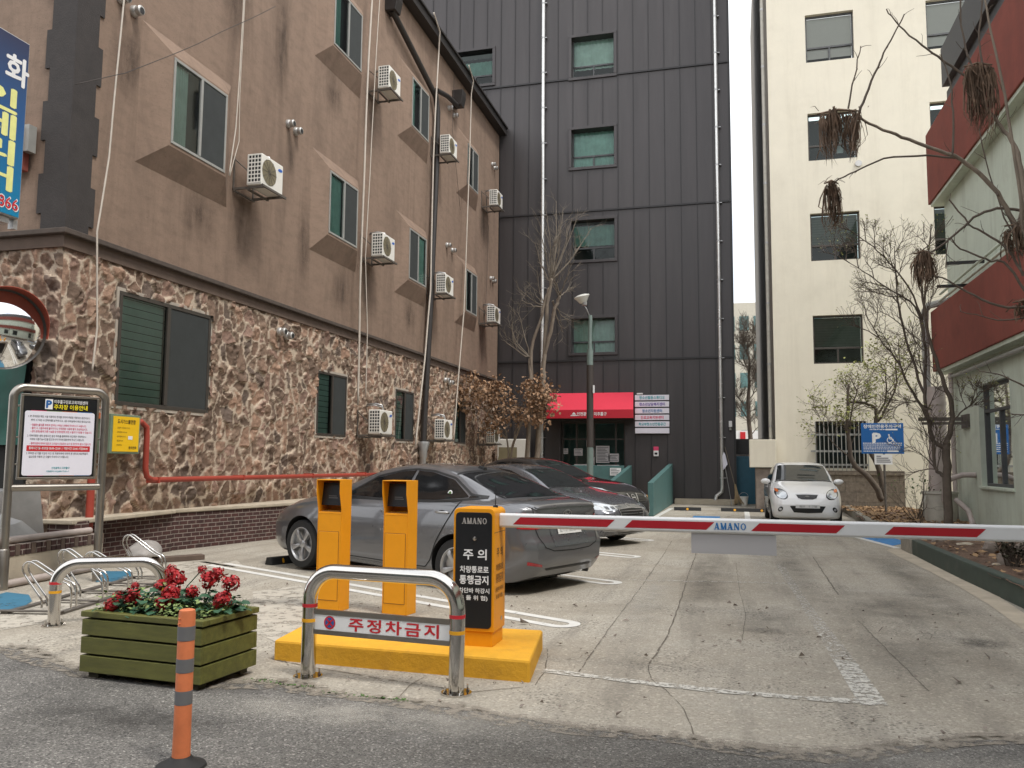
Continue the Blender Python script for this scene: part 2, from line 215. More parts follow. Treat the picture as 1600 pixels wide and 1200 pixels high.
# ---------------------------------------------------------------- mesh helpers
class MB:
    def __init__(s): s.v = []; s.f = []; s.mi = []
    def add(s, vs, fs, m=0):
        o = len(s.v); s.v += [tuple(p) for p in vs]; s.f += [tuple(i + o for i in f) for f in fs]; s.mi += [m] * len(fs); return s
    def box(s, a, b, m=0):
        (x0, y0, z0), (x1, y1, z1) = a, b
        return s.add([(x0, y0, z0), (x1, y0, z0), (x1, y1, z0), (x0, y1, z0), (x0, y0, z1), (x1, y0, z1), (x1, y1, z1), (x0, y1, z1)],
                     [(0, 3, 2, 1), (4, 5, 6, 7), (0, 1, 5, 4), (1, 2, 6, 5), (2, 3, 7, 6), (3, 0, 4, 7)], m)
    def obox(s, c, size, rot=(0, 0, 0), m=0):
        mt = Euler(rot).to_matrix(); c = Vector(c); h = [x / 2 for x in size]
        vs = [c + mt @ Vector((sx * h[0], sy * h[1], sz * h[2])) for sz in (-1, 1) for sx, sy in ((-1, -1), (1, -1), (1, 1), (-1, 1))]
        return s.add(vs, [(0, 3, 2, 1), (4, 5, 6, 7), (0, 1, 5, 4), (1, 2, 6, 5), (2, 3, 7, 6), (3, 0, 4, 7)], m)
    def tube(s, pts, r, seg=8, m=0, caps=True):
        pts = [Vector(p) for p in pts]; n = len(pts); rs = r if hasattr(r, '__len__') else [r] * n
        vs = []; fr = None
        for i, p in enumerate(pts):
            d = (pts[min(i + 1, n - 1)] - pts[max(i - 1, 0)])
            if d.length < 1e-9: d = Vector((0, 0, 1))
            d.normalize()
            if fr is None: fr = d.orthogonal().normalized()
            fr = (fr - d * fr.dot(d)); fr = fr.normalized() if fr.length > 1e-6 else d.orthogonal().normalized()
            q = d.cross(fr)
            vs += [p + (fr * math.cos(2 * math.pi * k / seg) + q * math.sin(2 * math.pi * k / seg)) * rs[i] for k in range(seg)]
        fs = [(i * seg + k, i * seg + (k + 1) % seg, (i + 1) * seg + (k + 1) % seg, (i + 1) * seg + k) for i in range(n - 1) for k in range(seg)]
        if caps: fs += [tuple(range(seg))[::-1], tuple((n - 1) * seg + k for k in range(seg))]
        return s.add(vs, fs, m)
    def lathe(s, prof, c=(0, 0, 0), seg=24, m=0, rot=None):
        mt = Euler(rot).to_matrix() if rot else Matrix.Identity(3); c = Vector(c); vs = []
        for r, z in prof: vs += [c + mt @ Vector((r * math.cos(2 * math.pi * k / seg), r * math.sin(2 * math.pi * k / seg), z)) for k in range(seg)]
        n = len(prof); fs = [(i * seg + k, i * seg + (k + 1) % seg, (i + 1) * seg + (k + 1) % seg, (i + 1) * seg + k) for i in range(n - 1) for k in range(seg)]
        fs += [tuple(range(seg))[::-1], tuple((n - 1) * seg + k for k in range(seg))]
        return s.add(vs, fs, m)
    def prism(s, poly, a, b, axis='z', m=0):
        """poly: 2-D outline; extruded from a to b along axis (x: poly is y,z; y: poly is x,z; z: poly is x,y)"""
        f = {'z': lambda p, h: (p[0], p[1], h), 'y': lambda p, h: (p[0], h, p[1]), 'x': lambda p, h: (h, p[0], p[1])}[axis]
        n = len(poly); vs = [f(p, a) for p in poly] + [f(p, b) for p in poly]
        return s.add(vs, [tuple(range(n))[::-1], tuple(range(n, 2 * n))] + [(i, (i + 1) % n, n + (i + 1) % n, n + i) for i in range(n)], m)
    def quad(s, a, b, c, d, m=0): return s.add([a, b, c, d], [(0, 1, 2, 3)], m)
    def build(s, name, mats, parent=None, smooth=False, bevel=0, seg=2, world=False, fix=True, autosm=0):
        me = bpy.data.meshes.new(name); vs = s.v
        if world and parent is not None:
            iv = wm(parent).inverted(); vs = [iv @ Vector(p) for p in vs]
        me.from_pydata([tuple(p) for p in vs], [], s.f)
        mats = mats if isinstance(mats, (list, tuple)) else [mats]
        for m in mats: me.materials.append(MT[m] if isinstance(m, str) else m)
        if len(mats) > 1: me.polygons.foreach_set('material_index', s.mi)
        if bevel or fix:
            bm = bmesh.new(); bm.from_mesh(me)
            if fix: bmesh.ops.recalc_face_normals(bm, faces=bm.faces)
            if bevel:
                ed = [e for e in bm.edges if len(e.link_faces) == 2 and e.calc_face_angle(0) > R(35)]
                bmesh.ops.bevel(bm, geom=ed, offset=bevel, segments=seg, affect='EDGES', profile=.5, clamp_overlap=True)
            bm.to_mesh(me); bm.free()
        if smooth: me.polygons.foreach_set('use_smooth', [True] * len(me.polygons))
        if autosm: me.set_sharp_from_angle(angle=R(autosm))
        o = bpy.data.objects.new(name, me); COL.objects.link(o)
        if parent is not None: o.parent = parent
        return o
def wm(o):
    m = o.matrix_basis.copy()
    while o.parent: o = o.parent; m = o.matrix_basis @ m
    return m
def tag(o, label, cat, group=None, kind=None):
    if label: o['label'] = label
    if cat: o['category'] = cat
    if group: o['group'] = group
    if kind: o['kind'] = kind
    return o
def thing(name, label, cat, loc=(0, 0, 0), rz=0, group=None):
    o = bpy.data.objects.new(name, None); COL.objects.link(o); o.location = loc; o.rotation_euler = (0, 0, rz); o.empty_display_size = .1
    return tag(o, label, cat, group)
def struct(o): o['kind'] = 'structure'; return o
def copy_tree(o, parent=None):
    c = o.copy(); COL.objects.link(c)
    if parent is not None: c.parent = parent
    for ch in [x for x in bpy.data.objects if x.parent == o]: copy_tree(ch, c)
    return c
def dup(root, label, loc=None, rz=None, scale=None):
    c = copy_tree(root); c['label'] = label
    if loc is not None: c.location = loc
    if rz is not None: c.rotation_euler = (0, 0, rz)
    if scale is not None: c.scale = (scale,) * 3 if not hasattr(scale, '__len__') else scale
    return c
def text_mesh(s, bold=0.0, res=2, spacing=1.0):
    c = bpy.data.curves.new('t', 'FONT'); c.body = s; c.offset = bold; c.resolution_u = res; c.space_character = spacing
    o = bpy.data.objects.new('t', c); m = o.to_mesh()
    vs = [v.co.copy() for v in m.vertices]; fs = [tuple(p.vertices) for p in m.polygons]
    o.to_mesh_clear(); bpy.data.objects.remove(o); bpy.data.curves.remove(c)
    return vs, fs
def text(mb, s, p, u, v, h=None, w=None, bold=0.0, m=0, align='c', res=2, spacing=1.0):
    """lay the letters of s as flat faces: p anchor, u to the right, v up; h letter height, w forces the line width"""
    vs, fs = text_mesh(s, 0, res, spacing)
    if not vs: return mb
    x0, x1 = min(q.x for q in vs), max(q.x for q in vs); y0, y1 = min(q.y for q in vs), max(q.y for q in vs)
    k = h / (y1 - y0) if h else w / (x1 - x0)
    kx = w / (x1 - x0) if w else k
    ox = {'c': (x0 + x1) / 2, 'l': x0, 'r': x1}[align]; oy = (y0 + y1) / 2
    p, u, v = Vector(p), Vector(u).normalized(), Vector(v).normalized()
    nn = u.cross(v) * .00012; bo = bold * .8
    for i, (dx, dy) in enumerate([(0, 0)] + ([(bo, 0), (-bo, 0), (0, bo), (0, -bo), (bo * .7, bo * .7), (-bo * .7, -bo * .7)] if bold else [])): mb.add([p + nn * i + u * ((q.x + dx - ox) * kx) + v * ((q.y + dy - oy) * k) for q in vs], fs, m)
    return mb
def disc(mb, c, u, v, r, seg=24, m=0, r0=0):
    c, u, v = Vector(c), Vector(u), Vector(v)
    P = lambda rr, k: c + (u * math.cos(2 * math.pi * k / seg) + v * math.sin(2 * math.pi * k / seg)) * rr
    if r0 == 0: mb.add([P(r, k) for k in range(seg)], [tuple(range(seg))], m)
    else: mb.add([P(r, k) for k in range(seg)] + [P(r0, k) for k in range(seg)], [(k, (k + 1) % seg, seg + (k + 1) % seg, seg + k) for k in range(seg)], m)
    return mb
def arc(c, r, a0, a1, n, ax=(1, 0, 0), ay=(0, 0, 1)):
    c, ax, ay = Vector(c), Vector(ax), Vector(ay)
    return [c + ax * (r * math.cos(a0 + (a1 - a0) * i / n)) + ay * (r * math.sin(a0 + (a1 - a0) * i / n)) for i in range(n + 1)]
def fbm(P, sc, octv=4, seed=0):
    """value noise on an (n,3) array, 0..1"""
    out = np.zeros(len(P)); amp = 1.; tot = 0
    for o in range(octv):
        q = P * sc * 2 ** o + 17.3 * o + seed * 7.7; i = np.floor(q).astype(np.int64); f = q - i; f = f * f * (3 - 2 * f); acc = 0
        for dx in (0, 1):
            for dy in (0, 1):
                for dz in (0, 1):
                    h = ((i[:, 0] + dx) * 73856093) ^ ((i[:, 1] + dy) * 19349663) ^ ((i[:, 2] + dz) * 83492791) ^ (seed * 2654435)
                    h = ((h ^ (h >> 13)) * 1274126177) & 0x7fffffff; val = ((h ^ (h >> 16)) & 0xffff) / 65535.
                    acc = acc + val * (f[:, 0] if dx else 1 - f[:, 0]) * (f[:, 1] if dy else 1 - f[:, 1]) * (f[:, 2] if dz else 1 - f[:, 2])
        out += acc * amp; tot += amp; amp *= .5
    return out / tot

# ================================================================ GROUND
g = MB(); g.quad((-250, -250, 0), (250, -250, 0), (250, 400, 0), (-250, 400, 0)); struct(g.build('concrete_ground', 'concrete', fix=False))
# asphalt lane in front, its ragged edge following the concrete apron
edge = [(-60, 6.6), (-12, 6.2)] + [(-5.392, 5.239, 0.000), (-4.828, 5.024, 0.000), (-4.182, 4.734, 0.000), (-3.617, 4.768, 0.000), (-3.053, 4.839, 0.000), (-2.788, 4.855, 0.000), (-2.203, 4.733, 0.000), (-1.870, 4.722, 0.000), (-1.550, 4.711, 0.000), (-1.217, 4.610, 0.000), (-0.847, 4.557, 0.000), (-0.502, 4.527, 0.000), (-0.241, 4.541, 0.000), (0.134, 4.435, 0.000), (0.532, 4.550, 0.000), (0.830, 4.752, 0.000), (1.433, 5.029, 0.000)] + [(4, 4.7), (12, 4.9), (60, 5.4)]
edge = [Vector((p[0], p[1], 0)) for p in edge]; fine = []
for a, b in zip(edge, edge[1:]):
    n = max(1, int((b - a).length / .03)) if abs(a.x) < 9 and abs(b.x) < 9 else 1
    for i in range(n):
        p = a.lerp(b, i / n); w = .05 if n > 1 else 0
        p.y += w * (noise.noise((p.x * 3, 0, 0)) + .6 * noise.noise((p.x * 11, 4, 0)) + .3 * noise.noise((p.x * 37, 9, 0))); fine.append(p)
fine.append(edge[-1]); a = MB(); n = len(fine)
a.add([(p.x, p.y, .012) for p in fine] + [(p.x, -120, .012) for p in fine] + [(p.x, p.y + .004, -.01) for p in fine], [(i, i + 1, n + i + 1, n + i) for i in range(n - 1)] + [(i, i + 1, 2 * n + i + 1, 2 * n + i) for i in range(n - 1)])
struct(a.build('road', 'asphalt', fix=True))
L2 = [p + Vector((0, .10 + .10 * noise.noise((p.x * 1.3, 7, 0)), 0)) for p in fine if abs(p.x) < 9]; R2 = [p - Vector((0, .12 + .10 * noise.noise((p.x * 1.1, 3, 0)), 0)) for p in fine if abs(p.x) < 9]
m = MB(); n2 = len(L2); m.add([(p.x, p.y, .0155) for p in L2 + R2], [(i, i + 1, n2 + i + 1, n2 + i) for i in range(n2 - 1)]); struct(m.build('edge_dirt', 'edgedirt'))
def stain(cx, cy, w, h, rz, mat, z):
    m = MB(); c, s = math.cos(R(rz)), math.sin(R(rz)); n = 14
    m.add([(cx, cy, z)] + [(cx + (w * math.cos(a) * c - h * math.sin(a) * s) / 2, cy + (w * math.cos(a) * s + h * math.sin(a) * c) / 2, z) for a in [k * 2 * math.pi / n for k in range(n)]], [(0, 1 + k, 1 + (k + 1) % n) for k in range(n)]); struct(m.build('ground_stain', mat))
for k, a in enumerate((((1.55, 9.2), 1.5, 3.2, 10, 'stainground'), ((1.35, 7.0), 1.3, 2.2, 0, 'stainground'), ((.25, 8.2), .8, 1.5, 0, 'stainground'), ((-.35, 11), .55, 9, 2, 'stainground'), ((.75, 12.5), .5, 9, 0, 'stainground'), ((2.1, 12), .6, 7, 0, 'stainground'), ((.3, 14), .35, 9, 0, 'stainlight'), ((-.9, 9), .5, 6, 0, 'stainlight'), ((1.9, 7.6), .45, .5, 0, 'oil'), ((.2, 7.6), .4, .3, 20, 'oil'), ((-4.6, 7.6), .6, .35, 10, 'oil'), ((-3.3, 10.3), 2.2, 1.2, -24, 'oil'), ((-.8, 4.0), 3.4, 1.2, 5, 'stainground'), ((-3.2, 4.0), 1.6, .6, -8, 'oil'), ((1.4, 4.3), 2.2, .8, 6, 'stainlight'), ((-2.0, 4.4), 2.4, .5, 4, 'stainlight'))): stain(*a[0], a[1] * 1.25, a[2] * 1.2, a[3], a[4], (.0065 if a[0][1] > 5 else .0175) + .0004 * k)
def sheet(name, poly, mat, z=.004, kind='structure'):
    m = MB(); m.add([(p[0], p[1], z) for p in poly], [tuple(range(len(poly)))]); o = m.build(name, mat); o['kind'] = kind
    return o
def strip(name, pts, w, mat, z=.004, jit=0):
    if name == 'ground_crack': w *= .5; jit *= .5
    pts = [Vector((p[0], p[1], 0)) for p in pts]
    if jit:
        f = []
        for a, b in zip(pts, pts[1:]):
            k = max(1, int((b - a).length / .06)); f += [a.lerp(b, i / k) for i in range(k)]
        pts = f + [pts[-1]]
    L, Rr = [], []
    for i, p in enumerate(pts):
        d = (pts[min(i + 1, len(pts) - 1)] - pts[max(i - 1, 0)]).normalized(); q = Vector((-d.y, d.x, 0)); j = jit * noise.noise((p.x * 5, p.y * 5, w * 30)); ww = w * (1 + .6 * noise.noise((p.x * 4, p.y * 4, 5)) if jit else 1)
        L.append(p + q * (ww / 2 + j)); Rr.append(p + q * (-ww / 2 + j))
    n = len(pts); m = MB(); m.add([(p.x, p.y, z) for p in L + Rr], [(i, i + 1, n + i + 1, n + i) for i in range(n - 1)]); o = m.build(name, mat); o['kind'] = 'structure'; return o
# bay lines: pairs of slim white stripes joined by a rounded tip
dv = Vector((-.891, .455, 0)); nv = Vector((.455, .891, 0))
for tip, L in ((Vector((-1.38, 7.34, 0)), 6.0), (Vector((-1.36, 10.02, 0)), 6.0), (Vector((-1.44, 12.86, 0)), 6.1), (Vector((-1.50, 15.65, 0)), 6.1), (Vector((-1.55, 18.5, 0)), 6.0)):
    hw = .125; rim = []; inn = []
    t = tip + dv * .15
    po = [t + dv * L + nv * (hw + .05)] + [t + (nv * math.cos(k * math.pi / 10) - dv * math.sin(k * math.pi / 10)) * (hw + .05) for k in range(11)] + [t + dv * L - nv * (hw + .05)]
    pi_ = [t + dv * L + nv * (hw - .05)] + [t + (nv * math.cos(k * math.pi / 10) - dv * math.sin(k * math.pi / 10)) * (hw - .05) for k in range(11)] + [t + dv * L - nv * (hw - .05)]
    n = len(po); m = MB(); m.add([(p.x, p.y, .004) for p in po + pi_], [(i, i + 1, n + i + 1, n + i) for i in range(n - 1)]); struct(m.build('parking_line', 'whiteline'))
strip('faded_line', [(-7.3, 10.35), (-6.5, 9.97), (-6.0, 9.85)], .09, 'chalk', .003)
sheet('worn_corner_line', [(0.698, 5.480, 0.000), (0.859, 5.514, 0.000), (0.828, 6.630, 0.000), (0.668, 6.684, 0.000)], 'whiteworn'); sheet('faint_line', [(0.668, 6.684, 0.000), (0.828, 6.630, 0.000), (0.805, 7.171, 0.000), (0.711, 9.351, 0.000), (0.637, 12.796, 0.000), (0.540, 12.606, 0.000), (0.619, 9.118, 0.000), (0.668, 7.129, 0.000)], 'whitefaint')
strip('worn_cross_line', [(-1.291, 5.742, 0.000), (-0.792, 5.645, 0.000), (-0.212, 5.559, 0.000), (0.287, 5.528, 0.000), (0.712, 5.553, 0.000)], .10, 'whiteworn', .005, .01)
strip('worn_cross_line', [(-1.529, 10.365, 0.000), (-0.835, 10.417, 0.000), (-0.009, 10.572, 0.000), (0.695, 10.689, 0.000)], .10, 'whitefaint', .005, .01)
sheet('pale_apron_band', [(-6.403, 6.200, 0.000), (-6.816, 7.050, 0.000), (-7.677, 10.008, 0.000), (-6.860, 10.597, 0.000), (-6.450, 10.119, 0.000), (-6.766, 8.951, -0.000), (-6.728, 8.130, 0.000), (-6.421, 7.299, 0.000), (-5.847, 6.062, 0.000), (-5.930, 5.750, 0.000)], 'chalk', .003)
sheet('pale_patch', [(-5.078, 8.171, 0.000), (-4.820, 8.746, 0.000), (-3.303, 6.559, 0.000), (-3.526, 6.020, 0.000), (-3.844, 6.255, 0.000)], 'chalk', .003)
sheet('blue_floor_patch', [(-7.395, 6.990, 0.000), (-7.520, 7.343, 0.000), (-7.163, 7.278, 0.000), (-6.815, 6.969, 0.000), (-6.611, 6.650, 0.000), (-6.669, 6.453, 0.000), (-6.780, 6.418, 0.000)], 'bluepaint', .006)
sheet('blue_floor_patch', [(-7.744, 8.814, 0.000), (-7.753, 9.065, 0.000), (-7.452, 9.165, 0.000), (-7.069, 8.733, 0.000), (-6.937, 8.379, 0.000), (-7.178, 8.247, 0.000)], 'bluepaint', .006)
for pts, w in (([(-1.052, 5.778, 0.000), (-1.071, 7.246, 0.000), (-1.066, 9.700, 0.000), (-1.092, 13.064, 0.000), (-1.141, 15.777, 0.000)], .018), ([(-0.615, 6.097, 0.000), (-0.565, 6.999, 0.000), (-0.563, 8.551, 0.000), (-0.598, 10.973, -0.000), (-0.614, 14.201, 0.000)], .022), ([(-0.615, 6.097, 0.000), (-0.556, 5.716, -0.000), (-0.446, 5.489, 0.000), (-0.304, 5.078, 0.000), (-0.229, 4.628, 0.000)], .012),
               ([(1.143, 13.824, 0.000), (1.103, 11.530, 0.000), (1.074, 9.904, 0.000)], .03), ([(1.066, 8.361, 0.000), (1.109, 7.264, 0.000), (1.161, 5.936, 0.000)], .012), ([(-1.978, 4.786, 0.000), (-2.027, 5.113, 0.000), (-2.015, 5.365, -0.000)], .01), ([(-3.419, 5.839, 0.000), (-3.038, 5.367, 0.000)], .01), ([(-4.055, 10.155, -0.000), (-2.923, 8.410, 0.000), (-2.142, 6.917, 0.000)], .008),
               ([(0.036, 7.183, 0.000), (0.076, 8.388, 0.000), (0.026, 10.051, 0.000), (-0.006, 12.580, 0.000)], .010), ([(-4.706, 7.636, 0.000), (-4.564, 7.889, 0.000), (-4.158, 8.236, 0.000)], .008), ([(-2.050, 5.170, 0.000), (-1.592, 5.088, 0.000), (-1.263, 5.340, 0.000)], .02), ([(-3.245, 5.503, 0.000), (-2.893, 5.373, 0.000), (-2.050, 5.170, 0.000)], .02), ([(-1.263, 5.340, 0.000), (-1.275, 5.711, 0.000), (-1.406, 6.382, 0.000)], .014)):
    strip('ground_crack', pts, w, 'crack', .004, .02)
sheet('pale_kerb_strip', [(2.411, 8.319, 0.000), (2.503, 9.712, 0.000), (2.529, 10.959, 0.000), (2.505, 12.522, -0.000), (2.437, 14.451, 0.000), (2.427, 15.251, 0.000), (2.685, 15.893, 0.000), (2.794, 14.765, 0.000), (2.827, 12.223, 0.000), (2.767, 10.352, 0.000), (2.630, 8.386, 0.000)], 'concl', .004)
sheet('disabled_bay_paint', [(2.672, 16.122, 0.000), (1.950, 18.826, 0.000), (2.696, 20.172, 0.000), (3.071, 16.878, 0.000)], 'bluebay', .004)
strip('bay_edge_line', [(2.676, 15.664, 0.000), (2.120, 18.558, 0.000), (1.928, 19.887, 0.000)], .13, 'whiteline', .006)
strip('bay_edge_line', [(-2.05, 22.3), (-1.95, 26.9)], .14, 'whiteline', .005); strip('bay_edge_line', [(.30, 22.3), (.33, 27.2)], .14, 'whiteline', .005); strip('bay_edge_line', [(-1.95, 26.9), (.33, 26.9)], .12, 'whiteline', .004)
sheet('blue_bay_mark', [(-1.1, 22.6), (-.4, 22.6), (-.4, 23.3), (-1.1, 23.3)], 'bluebay', .004)

# ================================================================ BROWN BUILDING ON THE LEFT
XW, YC, YE = -8.6, 8.97, 30.0
B1 = thing('brown_building', 'brown stucco building with rubble stone ground floor and dark quoins along the parking lot', 'building', (-14, 20, 0))
def stone_sheet(name, us, zs, to_world, holes, parent, edge0, seed):
    """rubble facing: cells of a jittered lattice raised as rough stones between pale mortar"""
    U, Z = np.meshgrid(us, zs, indexing='ij'); n = U.size; P = np.stack([U.ravel(), Z.ravel(), np.full(n, seed * 3.1)], 1)
    wx = (fbm(P, 2.6, 3, 3 + seed) - .5) * .24 + (fbm(P, 15, 2, 33 + seed) - .5) * .05; wz = (fbm(P, 2.6, 3, 9 + seed) - .5) * .24 + (fbm(P, 15, 2, 37 + seed) - .5) * .05
    cu, cz = .225, .28; x = (P[:, 0] + wx) / cu; y = (P[:, 1] + wz) / cz; ix = np.floor(x).astype(int); iy = np.floor(y).astype(int)
    def rnd(a, b, k):
        h = (a * 374761393 + b * 668265263 + k * 2147483647 + seed * 91) & 0xffffffff; h = ((h ^ (h >> 13)) * 1274126177) & 0xffffffff; return ((h ^ (h >> 16)) & 0xffff) / 65535.
    f1 = np.full(n, 9.); f2 = np.full(n, 9.); ca = np.zeros(n, int); cb = np.zeros(n, int); sx = np.zeros(n); sy = np.zeros(n)
    for dx in (-1, 0, 1):
        for dy in (-1, 0, 1):
            a = ix + dx; b = iy + dy; px = a + .5 + (rnd(a, b, 1) - .5) * .95; py = b + .5 + (rnd(a, b, 2) - .5) * .95
            th = rnd(a, b, 3) * 3.14; ex = x - px; ey = (y - py) * 1.1
            q = ex * np.cos(th) + ey * np.sin(th); w = -ex * np.sin(th) + ey * np.cos(th)
            d = np.sqrt((q * .72) ** 2 + (w * 1.2) ** 2) - rnd(a, b, 4) * .18
            c = d < f1; f2 = np.where(c, f1, np.minimum(f2, d)); ca = np.where(c, a, ca); cb = np.where(c, b, cb); sx = np.where(c, ex, sx); sy = np.where(c, ey, sy); f1 = np.where(c, d, f1)
    e = (f2 - f1); hf = fbm(P * [1, 1, 1], 38, 2, 71 + seed); st = fbm(P * [.35, 1, 1] + (rnd(ca, cb, 3) * 9)[:, None], 30, 2, 75 + seed); mw = np.clip(fbm(P, 3.2, 3, 60 + seed) * 2.4 - .75, 0, 1); nz1 = fbm(P, 7, 4, 21 + seed); nz2 = fbm(P, 22, 3, 5 + seed)
    t = np.clip((e - .025 - .10 * mw - .05 * nz2) / .15, 0, 1); up = np.sqrt(t)
    rid = np.abs(fbm(P * [1, 1, 1], 9, 3, 40 + seed) - .5) * 2
    tilt = sx * (rnd(ca, cb, 6) - .5) * .07 + sy * (rnd(ca, cb, 7) - .5) * .07
    dsp = .012 + up * (.022 + .04 * rnd(ca, cb, 5) + tilt * 2.0 + .075 * (nz1 - .5) + .06 * (nz2 - .5) - .045 * (1 - rid)) + .008 * nz2; dsp = np.maximum(dsp, 0.0)
    dsp *= np.clip((P[:, 0] - edge0) / .05, 0, 1)
    pal = np.array([(.25, .16, .112), (.19, .128, .092), (.36, .225, .155), (.28, .19, .135), (.39, .25, .175), (.22, .145, .102), (.17, .122, .095), (.32, .205, .155)])
    k = (rnd(ca, cb, 8) * 7.99).astype(int); col = pal[k] * (.72 + .6 * nz1)[:, None] * (.58 + .5 * nz2)[:, None] * (.55 + .5 * hf + .45 * st)[:, None]
    mort = np.array([.56, .455, .35]) * (.75 + .5 * nz1)[:, None]; mk = (np.clip((e - .02 - .085 * mw - .05 * nz2) / .04, 0, 1))[:, None]
    col = mort * (1 - mk) + col * mk
    nu, nzv = len(us), len(zs); V = to_world(P[:, 0], P[:, 1], dsp)
    i = np.arange(nu - 1)[:, None] * nzv + np.arange(nzv - 1)[None, :]; F = np.stack([i, i + nzv, i + nzv + 1, i + 1], -1).reshape(-1, 4)
    cx = P[F].mean(1); ok = np.ones(len(F), bool)
    for (u0, u1, z0, z1) in holes: ok &= ~((cx[:, 0] > u0) & (cx[:, 0] < u1) & (cx[:, 1] > z0) & (cx[:, 1] < z1))
    F = F[ok]; me = bpy.data.meshes.new(name); me.vertices.add(n); me.vertices.foreach_set('co', (V - np.array(parent.location)).astype(np.float32).ravel())
    me.loops.add(F.size); me.loops.foreach_set('vertex_index', F.ravel().astype(np.int32)); me.polygons.add(len(F)); me.polygons.foreach_set('loop_start', np.arange(0, F.size, 4, dtype=np.int32))
    me.update(calc_edges=True); ca_ = me.color_attributes.new('stone_colour', 'FLOAT_COLOR', 'POINT'); ca_.data.foreach_set('color', np.concatenate([col, np.ones((n, 1))], 1).astype(np.float32).ravel())
    me.materials.append(MT['stone']); o = bpy.data.objects.new(name, me); COL.objects.link(o); o.parent = parent
    me.polygons.foreach_set('use_smooth', [True] * len(me.polygons)); me.set_sharp_from_angle(angle=R(40)); return o
GW = [(10.02, 12.20, 2.20, 3.86), (16.0, 17.38, 1.96, 3.34), (20.25, 21.52, 1.96, 3.31), (25.05, 26.15, 2.0, 3.33)]
us = [YC]
while us[-1] < YE: us.append(us[-1] + .0023 * us[-1])
stone_sheet('stone_wall', np.array(us), np.linspace(.1, 4.24, 176), lambda u, z, d: np.stack([XW + d, u, z], 1), GW, B1, YC, 1)
stone_sheet('stone_wall', np.linspace(0, 1.25, 55), np.linspace(.1, 4.24, 170), lambda u, z, d: np.stack([XW - u, YC - d, z], 1), [(.38, 2, -1, 3.1)], B1, 0, 2)
m = MB(); m.box((-20, 9.3, 0), (-8.86, YE, 4.3)); m.build('core_wall', 'dark', B1, world=True)
# upper storeys: wall slab with splayed window bays
m = MB(); m.box((-20, YC, 4.46), (XW, YE, 14.0))
BAY = []
for row in (0, 1):
    dz = 4.26 * row
    for k, (y0, y1, w0, w1) in enumerate(((10.74, 12.16, 10.2, 12.56), (15.97, 17.36, 15.5, 17.75), (20.57, 21.86, 20.05, 22.3), (25.5, 26.68, 24.95, 27.1))):
        if row and k == 0: continue
        z0, z1, a, b = 6.33 + dz, 7.72 + dz, 5.85 + dz, 8.10 + dz; BAY.append((row, k, y0, y1, z0, z1))
        o = [(-8.4, y0 - .04, z0 - .05), (-8.4, y1 + .04, z0 - .05), (-8.4, y1 + .04, z1 + .04), (-8.4, y0 - .04, z1 + .04)]; i = [(-8.605, w0, a), (-8.605, w1, a), (-8.605, w1, b), (-8.605, w0, b)]
        n_ = [(-8.4, y0, z0), (-8.4, y1, z0), (-8.4, y1, z1), (-8.4, y0, z1)]; q = [(-8.57, y0, z0), (-8.57, y1, z0), (-8.57, y1, z1), (-8.57, y0, z1)]
        m.add(o + i + n_ + q, [(0, 4, 7, 3), (1, 2, 6, 5), (2, 3, 7, 6), (0, 1, 5, 4)] + [(e, (e + 1) % 4, 8 + (e + 1) % 4, 8 + e) for e in range(4)] + [(8 + e, 8 + (e + 1) % 4, 12 + (e + 1) % 4, 12 + e) for e in range(4)])
m.build('upper_wall', 'stucco', B1, world=True, fix=False)
m = MB(); m.box((-20, YC - .06, 4.23), (XW + .05, YE, 4.40)); m.build('frieze_band', 'soffit', B1, world=True)
m = MB(); m.box((-20, YC - .12, 4.402), (XW + .12, YE, 4.475)); m.build('cornice', 'cornice', B1, world=True, bevel=.01)
m = MB(); m.box((-20.3, YC - .3, 13.98), (XW + .30, YE + .02, 14.22)); m.box((-20.3, YC - .36, 14.222), (XW + .36, YE + .02, 14.28)); m.build('roof_eave', 'eave', B1, world=True)
